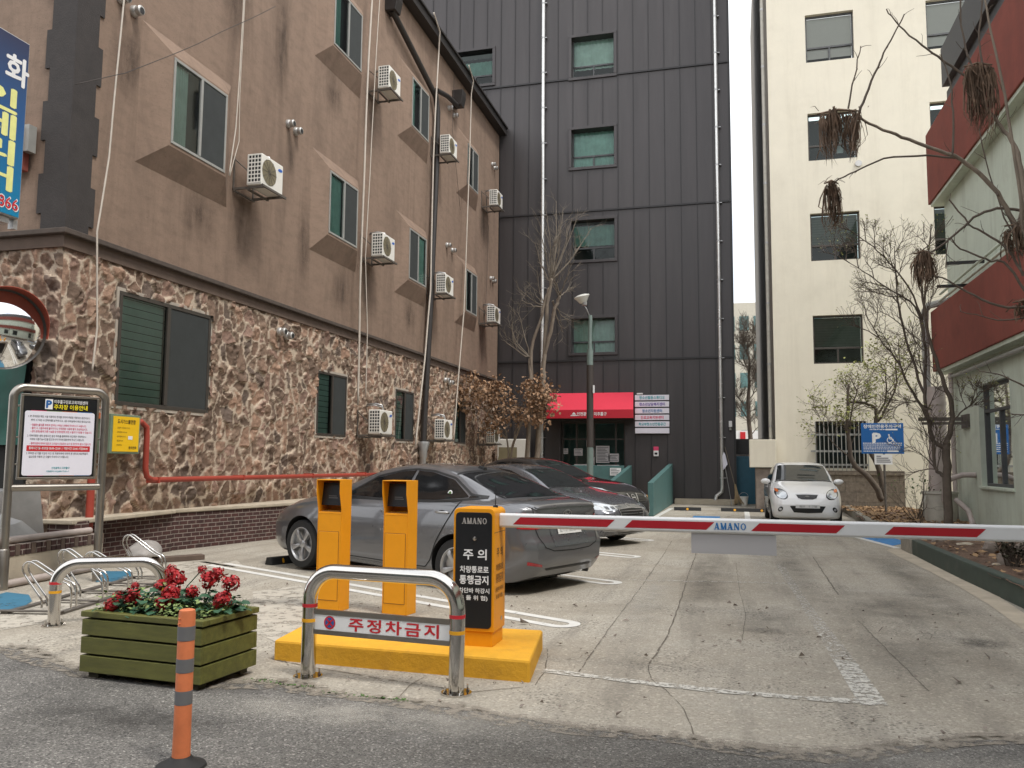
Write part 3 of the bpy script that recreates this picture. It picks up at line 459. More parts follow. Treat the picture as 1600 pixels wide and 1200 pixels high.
# one dark corner pilaster with small block teeth on both faces
m = MB(); m.box((-8.98, YC - .03, 4.478), (XW + .025, YC + .385, 13.975))
z = 4.62; k = 0
while z < 13.5:
    m.box((-8.8, YC, z), (XW + .0245, YC + .475, z + .55)); m.box((-9.06, YC - .0295, z + .1), (-8.7, YC + .1, z + .65)); z += 1.02
m.build('corner_quoin', 'quoin', B1, world=True, fix=False)
CURT = ['curtain', 'curtainpale', 'curtain', 'curtaindark', 'curtainpale']
def window(parent, X, y0, y1, z0, z1, swap=False, mat='greyframe', depth=.05, screen=True, back=None, fw=.045, cur='curtain'):
    ym = (y0 + y1) / 2; d = depth
    m = MB(); m.box((X - d, y0, z0), (X, y1, z0 + fw)); m.box((X - d, y0, z1 - fw), (X, y1, z1)); m.box((X - d, y0, z0 + fw), (X, y0 + fw, z1 - fw)); m.box((X - d, y1 - fw, z0 + fw), (X, y1, z1 - fw)); m.box((X - d + .005, ym - fw * .6, z0 + fw), (X + .006, ym + fw * .6, z1 - fw))
    w = m.build('window', mat, parent, world=True, bevel=.004)
    A, Bq = ((y0 + fw, ym - fw * .6), (ym + fw * .6, y1 - fw))
    if swap: A, Bq = Bq, A
    m = MB(); m.quad((X - .025, A[0], z0 + fw), (X - .025, A[1], z0 + fw), (X - .025, A[1], z1 - fw), (X - .025, A[0], z1 - fw)); p = m.build('pane', 'pane', w, world=True, fix=False)
    m = MB(); m.quad((X - .012, Bq[0], z0 + fw), (X - .012, Bq[1], z0 + fw), (X - .012, Bq[1], z1 - fw), (X - .012, Bq[0], z1 - fw)); m.build('insect_screen', 'screen', w, world=True, fix=False)
    m = MB()
    if cur == 'curtain':
        n = 22; vs = []; cov = (.62, 1, .8, .5, 1)[int(y0 * 5 + z0) % 5]
        for i in range(n + 1):
            y = A[0] + (A[1] - A[0]) * cov * i / n; x = X - .085 - .02 * math.sin(i * 1.9 + y * 3); vs += [(x, y, z0 + fw), (x, y, z1 - fw)]
        m.add(vs, [(2 * i, 2 * i + 2, 2 * i + 3, 2 * i + 1) for i in range(n)])
    else:
        zz = z0 + fw
        while zz < z1 - fw: m.box((X - .10, A[0], zz), (X - .085, A[1], zz + .105)); zz += .118
    m.build('curtain' if cur == 'curtain' else 'shutter', CURT[int(y0 * 7 + z0 * 3) % 5] if cur == 'curtain' else cur, w, world=True, fix=False, smooth=cur == 'curtain')
    m = MB(); m.quad((X - .13, y0, z0), (X - .13, y1, z0), (X - .13, y1, z1), (X - .13, y0, z1)); m.build('interior', 'dark', w, world=True, fix=False)
    return w
for row, k, y0, y1, z0, z1 in BAY: window(B1, -8.385, y0, y1, z0, z1, swap=(row == 0 and k == 2))
for k, (y0, y1, z0, z1) in enumerate(GW):
    window(B1, -8.56, y0, y1, z0, z1, mat='brownframe', fw=.06 if k == 0 else .05, cur='shutter')
    m = MB(); j = .05
    m.box((-8.85, y0 - j, z0 - j), (-8.57, y1 + j, z0 - .001)); m.box((-8.85, y0 - j, z1 + .001), (-8.575, y1 + j, z1 + j)); m.box((-8.85, y0 - j, z0), (-8.575, y0 - .001, z1)); m.box((-8.85, y1 + .001, z0), (-8.572, y1 + j, z1)); m.build('plaster_reveal', 'plaster', B1, world=True)
# rain and rust stains running down below the units and the window bays
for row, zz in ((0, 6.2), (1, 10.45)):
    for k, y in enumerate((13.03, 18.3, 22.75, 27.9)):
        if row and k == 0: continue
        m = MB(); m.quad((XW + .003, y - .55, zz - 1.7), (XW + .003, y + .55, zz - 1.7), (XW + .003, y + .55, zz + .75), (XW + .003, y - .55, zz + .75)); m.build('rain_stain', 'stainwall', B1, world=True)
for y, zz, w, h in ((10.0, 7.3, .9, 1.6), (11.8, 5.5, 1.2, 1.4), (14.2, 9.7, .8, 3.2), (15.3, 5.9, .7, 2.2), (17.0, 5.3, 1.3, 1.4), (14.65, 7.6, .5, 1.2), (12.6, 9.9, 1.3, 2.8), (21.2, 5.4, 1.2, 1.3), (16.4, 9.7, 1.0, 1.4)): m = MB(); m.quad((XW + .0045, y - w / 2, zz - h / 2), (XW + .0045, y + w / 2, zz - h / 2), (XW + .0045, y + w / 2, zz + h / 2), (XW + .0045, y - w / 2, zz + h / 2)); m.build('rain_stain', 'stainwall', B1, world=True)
# round exhaust vents in pairs
def vent(y, z, X=XW):
    m = MB(); m.lathe([(.0, 0), (.085, .0), (.085, .05), (.07, .07), (.075, .14), (.06, .155), (.0, .155)], (X, y, z), 16, rot=(0, R(90), 0)); v = m.build('exhaust_vent', 'vent', B1, world=True, smooth=True, autosm=40)
    m = MB(); m.lathe([(0, 0), (.05, 0), (.05, .006), (0, .006)], (X + .152, y, z - .01), 12, rot=(0, R(90), 0)); m.build('vent_opening', 'acdark', v, world=True)
for (a, b), z in (((9.75, 10.03), 8.15), ((14.5, 14.8), 8.18), ((14.35, 14.62), 3.92), ((24.1, 24.6), 12.6), ((29.0, 29.3), 12.5), ((24.1, 24.6), 8.15), ((28.95, 29.25), 8.15), ((24.0, 24.4), 3.9)): vent(a, z, XW + (.05 if z < 4.2 else 0)); vent(b, z - .04, XW + (.05 if z < 4.2 else 0))
# entrance side: green tarp behind the stone pier, brick pier foot, metal chute
m = MB(); m.box((-11, 8.93, .0), (-8.99, 9.05, 3.1)); m.build('entrance_recess', 'dark', B1, world=True)
tp = MB(); vs = []
for i in range(15):
    for j in range(11): vs.append((-10.6 + i * .115, 8.86 + .04 * noise.noise((i * .6, j * .4, 0)), 1.6 + j * .125))
tp.add(vs, [(i * 11 + j, (i + 1) * 11 + j, (i + 1) * 11 + j + 1, i * 11 + j + 1) for i in range(14) for j in range(10)]); tag(tp.build('green_tarp', 'tarp', smooth=True), 'dark green tarp hanging in the entrance beside the stone corner pier', 'tarp')

# ---------------------------------------------------------------- outdoor units on brackets
def make_ac():
    t = thing('air_conditioner', '', 'air conditioner')
    m = MB(); m.box((.30, -.36, .05), (.60, .36, .62)); cs = m.build('casing', 'acwhite', t, bevel=.02, seg=3)
    m = MB(); disc(m, (.603, -.11, .335), (0, 1, 0), (0, 0, 1), .235, 32); fan = m.build('fan_grille', 'acgrille', t, fix=False)
    m = MB()
    for r in (.06, .1, .14, .18, .22): disc(m, (.607, -.11, .335), (0, 1, 0), (0, 0, 1), r + .006, 28, r0=r)
    for k in range(12): a = k * math.pi / 6; m.obox((.608, -.11 + .125 * math.cos(a), .335 + .125 * math.sin(a)), (.004, .23, .006), (-a if False else a, 0, 0))
    m.build('grille_wire', 'steel', fan)
    m = MB(); disc(m, (.604, .25, .50), (0, .075, .01), (0, 0, .03), 1, 20); m.build('maker_badge', 'blue', t, fix=False)
    m = MB()
    m.quad((.33, -.362, .09), (.585, -.362, .09), (.585, -.362, .59), (.33, -.362, .59)); sg_ = m.build('side_opening', 'acdark', t, fix=False)
    m = MB()
    for i in range(5): m.box((.328 + i * .063, -.367, .085), (.345 + i * .063, -.3625, .595))
    for j in range(8): m.box((.345, -.366, .085 + j * .0715), (.585, -.3626, .107 + j * .0715))
    m.build('side_grille', 'acwhite', t)
    m = MB()
    for y in (-.33, .30):
        m.box((0, y, 0), (.66, y + .035, .006)); m.box((0, y, .006), (.66, y + .006, .04)); m.box((0, y, .0), (.02, y + .035, .62))
        m.obox((.33, y + .012, .30), (.82, .028, .02), (0, R(41), 0))
    m.box((.30, -.33, -.03), (.34, .33, -.001)); m.box((.63, -.40, .0), (.66, .40, .04)); m.box((.02, -.33, -.03), (.05, .33, -.001)); m.build('bracket', 'steel', t)
    m = MB(); m.tube([(0, .2, .78), (.2, .2, .80), (.38, .22, .76), (.42, .25, .62)], .022, 8); m.tube([(0, .17, .74), (.2, .16, .76), (.36, .3, .72), (.40, .31, .62)], .016, 8); m.build('refrigerant_pipe', 'galv', t, smooth=True)
    return t
AC0 = make_ac(); AC0['group'] = 'outdoor air conditioning units on the brown building'; first = True
rows = [(2, 6.23, ['below and right of the nearest upper stucco window', 'between the second and third middle-storey windows', 'between the third and fourth middle-storey windows', 'at the far end of the middle storey']),
        (3, 10.46, [None, 'beside the first white cables on the top storey', 'beside the dark sloping drainpipe on the top storey', 'under the eave end on the top storey']),
        (1, 2.0, [None, 'on the stone wall between the two small windows nearest the car', 'on the stone wall just beyond the dark downpipe', 'on the stone wall at its far corner by the tree'])]
for r_, z, labs in rows:
    for lb, y in zip(labs, (13.03, 18.3, 22.75, 27.9)):
        if not lb: continue
        lb = 'white outdoor unit ' + lb
        if first: AC0.location = (XW, y, z); AC0['label'] = lb; first = False
        else: dup(AC0, lb, (XW + (.03 if r_ == 1 else 0), y + (0 if r_ != 3 else .15), z))
# ---------------------------------------------------------------- pipes and cables on the wall
t = thing('drainpipe', 'dark metal drainpipe with two box hoppers zigzagging down the brown wall', 'drainpipe', (-8.45, 22.3, 1.5))
m = MB(); pts = [(-8.45, 19.2, 13.15), (-8.45, 22.55, 12.28), (-8.45, 22.72, 11.9), (-8.45, 22.7, 10.2), (-8.45, 22.4, 6), (-8.45, 22.0, 1.9)]; m.tube(pts, .085, 12); m.tube([(-8.45, 24.6, 12.85), (-8.45, 23.6, 12.75), (-8.45, 22.6, 12.5)], .075, 10); m.build('pipe', 'pipe', t, world=True, smooth=True, autosm=40)
for y, z in ((19.25, 13.1), (24.62, 12.85)):
    m = MB(); m.prism([(-.14, 0), (.14, 0), (.2, .3), (.2, .5), (-.2, .5), (-.2, .3)], y - .18, y + .18, 'y'); m.v = [(-8.45 + p[0], p[1], z + p[2]) for p in m.v]; m.build('hopper', 'pipe', t, world=True, bevel=.01)
m = MB(); m.lathe([(.0, 1.97), (.17, 1.97), (.18, 1.93), (.12, 1.72), (.12, 1.55), (.09, 1.5), (.09, 1.0), (0, 1.0)], (-8.45, 22.0, 0), 16); m.build('clean_out_cap', 'galv', t, world=True, smooth=True, autosm=40)
def cable(label, pts, r=.012, mat='cable', group='cables hanging down the brown wall', sag=.02):
    f = []
    for a, b in zip(pts, pts[1:]):
        a, b = Vector(a), Vector(b)
        for i in range(8): p = a.lerp(b, i / 8); p += Vector((0, sag * noise.noise((p.z * .7, p.y, 2)), 0)); f.append(p)
    f.append(Vector(pts[-1])); m = MB(); m.tube(f, r, 6); return tag(m.build('hanging_cable', mat, smooth=True), label, 'cable', group)
cx = -8.33
cable('thin white cable hanging past the dark corner quoins onto the stone', [(cx, 9.6, 9.5), (cx, 9.52, 8.0), (cx, 9.40, 5.6), (cx, 9.25, 4.5), (cx, 9.35, 3.2), (cx, 9.3, 2.6)], .013)
cable('white cable along the right edge of the nearest upper window', [(cx, 12.45, 11.5), (cx, 12.38, 8.2), (cx, 12.33, 7.2), (cx, 12.2, 6.3)], .012)
cable('second white strand looping behind the nearest window cable', [(cx, 12.48, 11.5), (cx, 12.41, 7.8), (cx, 12.44, 7.0), (cx, 12.22, 6.3)], .008)
cable('thick white cable bundle running down beside the second window column', [(cx, 17.9, 15), (cx, 17.6, 11), (cx, 17.55, 9.5), (cx, 17.5, 7.5), (cx, 17.45, 5.2), (cx, 17.5, 2.7)], .026)
cable('white cable right of the bundle beside the second window column', [(cx, 18.35, 15), (cx, 18.0, 11), (cx, 17.85, 8.5), (cx, 17.7, 6.2), (cx, 17.9, 4.5), (cx, 17.9, 2.9)], .013)
cable('pale cable bent over the eave and falling beside the third window column', [(-8.2, 21.6, 14.35), (cx + .1, 22.2, 14.1), (cx, 22.4, 13.6), (cx, 22.2, 11.5), (cx, 22.1, 10.1), (cx, 22.05, 6.3), (cx, 21.7, 4.3), (cx, 21.1, 1.8)], .026)
cable('pale cable bent over the eave and falling through the last window column', [(-8.2, 24.9, 14.35), (cx + .1, 25.5, 14.1), (cx, 25.6, 13.7), (cx, 25.4, 10), (cx, 25.1, 6.2), (cx, 24.6, 3.8), (cx, 24.3, 2.1)], .022)
cable('thin dark cord dropping past the last vents on the upper storeys', [(cx - .2, 24.4, 14.0), (cx - .2, 24.3, 12), (cx - .2, 25.2, 9.6)], .007, 'darkcable', 'dark cords on the brown wall')
cable('thin dark cord trailing down near the far corner', [(cx - .2, 28.4, 10), (cx - .2, 28.3, 7.9), (cx - .2, 28.1, 6.6)], .007, 'darkcable', 'dark cords on the brown wall')
cable('thin dark wire strung diagonally across the brown wall by the nearest window', [(cx - .12, 8.85, 6.42), (cx + .12, 9.5, 6.85), (cx + .15, 11.0, 8.05), (cx + .1, 13.3, 9.95)], .006, 'darkcable', 'dark cords on the brown wall')
# red gas pipe
t = thing('gas_pipe', 'red gas pipe running low along the stone wall from the yellow notice box', 'pipe', (-8.4, 10.3, 1.1))
m = MB(); m.tube([(-8.38, 10.23, 1.93), (-8.38, 10.36, 1.97), (-8.38, 10.48, 1.9), (-8.38, 10.5, 1.75), (-8.38, 10.5, 1.30), (-8.38, 10.54, 1.17), (-8.38, 10.66, 1.12), (-8.38, 18, 1.10), (-8.38, 21.8, 1.10)], .042, 12); m.build('pipe', 'redpipe', t, world=True, smooth=True)
m = MB()
for y in (10.75, 13, 15.5, 18): m.box((-8.56, y, 1.07), (-8.33, y + .03, 1.16))
m.build('pipe_clip', 'redpipe', t, world=True)
t = thing('gas_meter_box', 'green metal box with a yellow printed notice on the stone wall', 'meter box', (-8.4, 9.98, 1.5))
m = MB(); m.box((-8.58, 9.66, 1.50), (-8.30, 10.25, 2.05)); m.build('case', 'green', t, world=True, bevel=.008)
m = MB(); m.box((-8.2995, 9.70, 1.53), (-8.294, 10.22, 2.02)); nb = m.build('notice', 'yellowsign', t, world=True)
m = MB(); uu, vv = (0, 1, 0), (0, 0, 1)
text(m, '도시가스불연함', (-8.292, 9.96, 1.95), uu, vv, w=.36, h=.06, bold=.02); m.build('lettering', 'textblack', nb, world=True, fix=False)
for i, s in enumerate(('공급자  인천도시가스', '관리번호 0 0 0 0', '설치일자 0 0 0', '점검자 0 0', '연락처 0')): m = MB(); text(m, s, (-8.292, 9.78, 1.86 - i * .06), uu, vv, h=.026, align='l'); m.build('lettering', 'textblack', nb, world=True, fix=False)
m = MB(); text(m, '문의전화', (-8.292, 10.10, 1.585), uu, vv, h=.04, bold=.02); m.build('lettering', 'textblack', nb, world=True, fix=False)
m = MB(); m.quad((-8.2915, 10.0, 1.70), (-8.2915, 10.09, 1.70), (-8.2915, 10.09, 1.75), (-8.2915, 10.0, 1.75)); m.build('sticker', 'white', nb, world=True, fix=False)
m = MB(); m.box((-8.56, 9.64, 1.98), (-8.42, 9.655, 2.06)); m.build('orange_tag', 'orange', t, world=True)
# brick ledge with concrete cap at the wall foot
t = thing('brick_ledge', 'low dark red brick ledge with worn concrete cap along the stone wall', 'ledge', (-8.3, 15, 0))
fr = [(-8.54, 11.36), (-8.09, 13.56), (-7.8, 15.2), (-7.75, 18), (-7.75, 29.9)]
m = MB(); m.prism(fr + [(-8.8, 29.9), (-8.8, 11.36)], -.02, .585); m.build('brick_face', 'brick', t, world=True)
m = MB(); m.prism([(-8.15, 8.9)] + [(-8.42, 11.3)] + [(x + .03, y) for x, y in fr] + [(-8.8, 29.9), (-8.8, 8.9)], .587, .645); m.build('concrete_cap', 'concl', t, world=True, bevel=.012)
m = MB(); m.box((-8.8, 8.97, 0), (-8.5, 11.34, .586)); m.build('recessed_face', 'brick', t, world=True)

# ================================================================ DARK METAL-CLAD BUILDING
def holed(m, x0, x1, z0, z1, y, holes, depth=.35):
    """wall sheet facing -Y with rectangular openings and their reveals"""
    xs = sorted({x0, x1, *[h[0] for h in holes], *[h[1] for h in holes]}); zs = sorted({z0, z1, *[h[2] for h in holes], *[h[3] for h in holes]})
    for a, b in zip(xs, xs[1:]):
        for c, d in zip(zs, zs[1:]):
            if any(h[0] - 1e-6 <= a and b <= h[1] + 1e-6 and h[2] - 1e-6 <= c and d <= h[3] + 1e-6 for h in holes): continue
            m.quad((a, y, c), (b, y, c), (b, y, d), (a, y, d))
    for a, b, c, d in holes:
        q = y + depth
        m.quad((a, y, c), (a, q, c), (a, q, d), (a, y, d)); m.quad((b, y, c), (b, y, d), (b, q, d), (b, q, c)); m.quad((a, y, d), (a, q, d), (b, q, d), (b, y, d)); m.quad((a, y, c), (b, y, c), (b, q, c), (a, q, c))
YB = 30.1
B2 = thing('metal_clad_building', 'tall charcoal building clad in vertical metal panels behind the parked cars', 'building', (-5, 34, 0))
holes = [(-5.78, -4.16, 16.03, 17.62), (-5.78, -4.16, 12.50, 13.97), (-5.78, -4.16, 8.93, 10.44), (-5.78, -4.16, 5.45, 6.72), (-10.5, -8.93, 16.2, 17.6), (-6.18, -3.80, .28, 2.95)]
m = MB(); holed(m, -22, .04, 0, 26, YB, holes); m.box((.04, YB + .002, 0), (.042, 42, 26)); m.box((-22, 42, 0), (.04, 42.1, 26)); m.build('cladding', 'clad', B2, world=True, fix=False)
m = MB()
for i in range(-28, 12):
    x = -6.30 + .572 * i
    if x > .0 or x < -22: continue
    segs = [(0, 26)]
    for h in holes:
        if h[0] - .14 < x < h[1] + .14: segs = [s for a, b in segs for s in ((a, max(a, min(b, h[2] - .14))), (min(b, max(a, h[3] + .14)), b)) if s[1] - s[0] > .02]
    for a, b in segs: m.box((x - .009, YB - .024, a), (x + .009, YB - .001, b))
for z in (5.16, 10.79, 15.99, 21.2):
    m.box((-22, YB - .05, z - .03), (.05, YB - .0005, z + .03))
m.box((.0, YB - .03, 0), (.06, YB + .05, 26)); m.build('panel_seams', 'cladseam', B2, world=True)
for k, (a, b, c, d) in enumerate(holes[:5]):
    m = MB(); w = .11
    m.box((a - w, YB - .06, c - w), (b + w, YB - .002, c)); m.box((a - w, YB - .06, d), (b + w, YB - .002, d + w)); m.box((a - w, YB - .06, c), (a, YB - .002, d)); m.box((b, YB - .06, c), (b + w, YB - .002, d))
    fr = m.build('window', 'clad', B2, world=True, bevel=.01)
    m = MB(); y = YB + .27; zs = c + (d - c) * .34
    m.box((a, y, zs - .03), (b, y + .05, zs + .03)); m.box((a, y, c), (a + .04, y + .05, d)); m.box((b - .04, y, c), (b, y + .05, d)); m.box(((a + b) / 2 - .025, y, c), ((a + b) / 2 + .025, y + .05, zs - .03)); m.build('sash', 'roofgrey', fr, world=True)
    m = MB(); m.quad((a, y + .03, c), (b, y + .03, c), (b, y + .03, d), (a, y + .03, d)); m.build('pane', 'pane', fr, world=True, fix=False)
    m = MB(); n = 30; vs = []; top = d - (.0, .0, .12, .0, .3)[k]; bot = (zs - .1, c + .1, zs + .1, c, zs)[k]
    for i in range(n + 1):
        x = a + (b - a) * i / n; yy = y + .1 + .025 * math.sin(i * 1.7 + k); vs += [(x, yy, bot), (x, yy, top)]
    m.add(vs, [(2 * i, 2 * i + 2, 2 * i + 3, 2 * i + 1) for i in range(n)]); m.build('curtain', ('curtainpale', 'curtain', 'curtaindark', 'curtainpale', 'curtaindark')[k], fr, world=True, smooth=True, fix=False)
    m = MB(); m.quad((a, y + .4, c), (b, y + .4, c), (b, y + .4, d), (a, y + .4, d)); m.build('interior', 'dark', fr, world=True, fix=False)
# glazed entrance
a, b, c, d = holes[5]; y = YB + .2
m = MB()
for x in (a, a + .08 + .45, -5.0, -4.2, b - .08): m.box((x, y, c), (x + .07, y + .06, d))
m.box((a, y + .001, d - .1), (b, y + .061, d)); m.box((a, y + .002, c), (b, y + .062, c + .1)); m.box((a, y + .003, 2.25), (b, y + .063, 2.3)); en = m.build('entrance_door', 'brownframe', B2, world=True)
m = MB(); m.quad((a, y + .03, c), (b, y + .03, c), (b, y + .03, d), (a, y + .03, d)); m.build('pane', 'pane', en, world=True, fix=False)
m = MB(); m.box((a - .3, y + 2, c), (b + .3, y + 2.1, d)); m.box((a - .5, y + .05, c - .1), (b + .5, y + 2, c - .02)); m.build('interior', 'lobby', en, world=True)  # teal glow inside the doors is put into the lobby's surface colour
m = MB(); pap = [(-5.55, 1.80, .32, .26), (-5.10, 1.78, .26, .3), (-5.15, 2.12, .2, .24), (-4.65, 1.72, .5, .62), (-4.25, 1.6, .38, .3), (-5.05, 1.5, .2, .24), (-6.02, 1.83, .17, .2)]
for x, z, w, h in pap: m = MB(); m.quad((x - w / 2, y - .004, z - h / 2), (x + w / 2, y - .004, z - h / 2), (x + w / 2, y - .004, z + h / 2), (x - w / 2, y - .004, z + h / 2)); m.build('posted_notice', 'paper', en, world=True, fix=False)
m = MB(); m.quad((-5.7, y - .005, 1.22), (-4.95, y - .005, 1.22), (-4.95, y - .005, 1.36), (-5.7, y - .005, 1.36)); m.build('posted_notice', 'paper', en, world=True, fix=False); m = MB(); m.quad((-4.85, y - .005, 1.2), (-4.05, y - .005, 1.2), (-4.05, y - .005, 1.34), (-4.85, y - .005, 1.34)); pp = m.build('posted_notice', 'paper', en, world=True, fix=False)
m = MB()
for x, z, w, h in pap:
    k = 0
    while -h / 2 + .05 + k * .055 < h / 2 - .04: zz = z - h / 2 + .05 + k * .055; m.quad((x - w * .4, y - .007, zz), (x + w * (.4 - .1 * (k % 3)), y - .007, zz), (x + w * (.4 - .1 * (k % 3)), y - .007, zz + .02), (x - w * .4, y - .007, zz + .02)); k += 1
text(m, '미추홀구 청소년 센터', (-4.45, y - .008, 1.27), (1, 0, 0), (0, 0, 1), h=.07, bold=.02); m.build('lettering', 'textgrey', pp, world=True, fix=False)
# awning
x0, x1 = -6.60, -3.50; f0, f1 = -6.50, -3.40; zt, zf, zb = 3.96, 3.28, 2.98; yf = 29.1
m = MB(); m.add([(x0, YB - .01, zt), (x1, YB - .01, zt), (f1, yf, zf), (f0, yf, zf), (x0, YB - .01, zb), (x1, YB - .01, zb), (f1, yf, zb), (f0, yf, zb)], [(0, 3, 2, 1), (0, 4, 7, 3), (1, 2, 6, 5)]); aw = m.build('awning', 'awning', B2, world=True, fix=False)
m = MB(); m.box((f0 - .005, yf - .02, zb), (f1 + .005, yf + .01, zf)); m.build('valance', 'awningdark', aw, world=True)
m = MB(); text(m, '인천광역시 미추홀구', (-4.85, yf - .024, 3.13), (1, 0, 0), (0, 0, 1), w=1.05, h=.13, bold=.03)
m.add([(-5.62, yf - .024, 3.06), (-5.36, yf - .024, 3.06), (-5.38, yf - .024, 3.09), (-5.6, yf - .024, 3.09)], [(0, 1, 2, 3)]); m.add([(-5.57, yf - .024, 3.11), (-5.41, yf - .024, 3.11), (-5.45, yf - .024, 3.16), (-5.49, yf - .024, 3.2), (-5.53, yf - .024, 3.16)], [(0, 1, 2, 3, 4)]); m.build('lettering', 'textwhite', aw, world=True, fix=False)
# bright downpipes
for x, lo, lab in ((-6.86, .3, 'bright metal downpipe on the dark building behind the pruned tree'), (-.43, .25, 'bright metal downpipe near the right edge of the dark building')):
    t = thing('downpipe', lab, 'downpipe', (x, YB - .12, lo), group='downpipes on the dark building'); m = MB(); pts = [(x, YB - .12, 25.9), (x, YB - .12, 12), (x, YB - .12, lo + .35)]
    if x > -1: pts += [(x - .02, YB - .12, lo + .2), (x - .2, YB - .14, lo + .05), (x - .25, YB - .16, lo - .15)]
    m.tube(pts, .065, 12); m.build('pipe', 'whitepipe', t, world=True, smooth=True, autosm=50)
    m = MB()
    for i in range(18): zz = .9 + i * 1.4; m.lathe([(.066, zz), (.074, zz), (.074, zz + .05), (.066, zz + .05)], (x, YB - .12, 0), 12); m.box((x + .06, YB - .14, zz + .01), (x + .14, YB - .02, zz + .035))
    m.build('clamp', 'galv', t, world=True)
# directory of six tenant plates
t = thing('directory_sign', 'stack of six white tenant name plates beside the red awning', 'sign', (-2.82, YB - .1, 3.2))
m = MB(); m.box((-3.40, YB - .10, 2.46), (-2.25, YB - .03, 3.86)); m.build('backing', 'cladseam', t, world=True)
for i, (s, mt_) in enumerate((('청소년활동스튜디오', 'textteal'), ('청소년상담복지센터', 'textpurple'), ('청소년지원센터', 'textblue'), ('진로교육지원센터', 'textpink'), ('학교밖청소년전용공간', 'textteal'), ('', None))):
    z = 3.75 - i * .237; m = MB(); m.box((-3.43, YB - .15, z - .095), (-2.22, YB - .102, z + .095)); p = m.build('name_plate', 'lavender', t, world=True, bevel=.006)
    if s: m = MB(); text(m, s, (-2.82, YB - .154, z), (1, 0, 0), (0, 0, 1), w=min(.95, .1 * len(s)), h=.115, bold=.025); m.build('lettering', mt_, p, world=True, fix=False)
m = MB(); m.box((-3.36, YB - .16, 3.87), (-3.15, YB - .05, 3.92)); m.build('small_lamp', 'white', t, world=True)
t = thing('fire_alarm', 'small red and white alarm box on the dark cladding between seams', 'alarm box', (-2.7, YB - .1, 1.8)); m = MB(); m.box((-2.79, YB - .08, 1.86), (-2.61, YB - .025, 2.0)); m.build('red_cap', 'textpink', t, world=True, bevel=.01); m = MB(); m.box((-2.79, YB - .08, 1.66), (-2.61, YB - .025, 1.859)); m.build('case', 'white', t, world=True, bevel=.01); m = MB(); m.box((-2.75, YB - .085, 1.72), (-2.65, YB - .081, 1.79)); m.build('button', 'black', t, world=True)
t = thing('wall_camera', 'small white sensor fixed near the right edge of the dark cladding', 'camera', (-.12, YB - .1, 2.7)); m = MB(); m.box((-.18, YB - .14, 2.68), (-.06, YB - .025, 2.9)); m.build('housing', 'white', t, world=True, bevel=.02); m = MB(); m.lathe([(0, 0), (.04, 0), (.05, .08), (0, .08)], (-.12, YB - .1, 2.58), 12); m.build('lens', 'greyframe', t, world=True)
# ramp with its two teal parapets
t = thing('entrance_ramp', 'concrete entrance ramp with orange floor and teal green parapets', 'ramp', (-2.9, 26, 0))
m = MB(); m.prism([(22.6, .0), (30.05, .0), (30.05, .30), (23.2, .02)], -3.5, -2.30, 'x'); m.build('ramp_floor', 'orangefloor', t, world=True)
m = MB(); m.prism([(22.7, 0), (30.07, 0), (30.07, 1.40), (22.7, .90)], -2.27, -2.12, 'x'); m.build('parapet', 'greenwall', t, world=True, bevel=.012)
m = MB(); m.prism([(25.2, 0), (30.07, 0), (30.07, 1.33), (25.2, .86)], -3.70, -3.56, 'x'); m.build('parapet', 'greenwall', t, world=True, bevel=.012)
m = MB(); m.box((-5.6, 28.9, 0), (-3.702, 29.02, 1.32)); pw = m.build('parapet', 'greenwall', t, world=True, bevel=.012)
m = MB(); m.box((-4.18, 28.88, .98), (-3.80, 28.898, 1.24)); sp = m.build('plate', 'white', pw, world=True); m = MB()
for i, w in enumerate((.2, .3, .26, .28)): m.quad((-4.15, 28.877, 1.19 - i * .055), (-4.15 + w, 28.877, 1.19 - i * .055), (-4.15 + w, 28.877, 1.21 - i * .055), (-4.15, 28.877, 1.21 - i * .055))
m.build('lettering', 'textgrey', pw, world=True, fix=False)
t = thing('outdoor_unit', 'large white outdoor unit standing on the ground behind the pruned tree', 'air conditioner', (-7.8, 29.4, 0))
m = MB(); m.box((-8.35, 29.2, .62), (-7.2, 29.6, 2.25)); m.build('casing', 'acwhite', t, world=True, bevel=.03); m = MB(); disc(m, (-7.95, 29.196, 1.5), (1, 0, 0), (0, 0, 1), .36, 28); m.quad((-8.28, 29.197, 1.1), (-7.6, 29.197, 1.1), (-7.6, 29.197, 1.95), (-8.28, 29.197, 1.95)); m.build('fan_grille', 'acgrille', t, world=True, fix=False); m = MB(); m.box((-8.3, 29.25, 0), (-8.2, 29.55, .62)); m.box((-7.4, 29.25, 0), (-7.3, 29.55, .62)); m.build('stand', 'steel', t, world=True)
m = MB(); m.box((-2.05, 29.75, 0), (-.02, 30.05, .16)); m.box((-2.05, 29.98, .161), (0, 30.06, .19)); tag(m.build('concrete_sill', 'concl', bevel=.01), 'low concrete sill at the foot of the dark cladding by the brooms', 'sill')
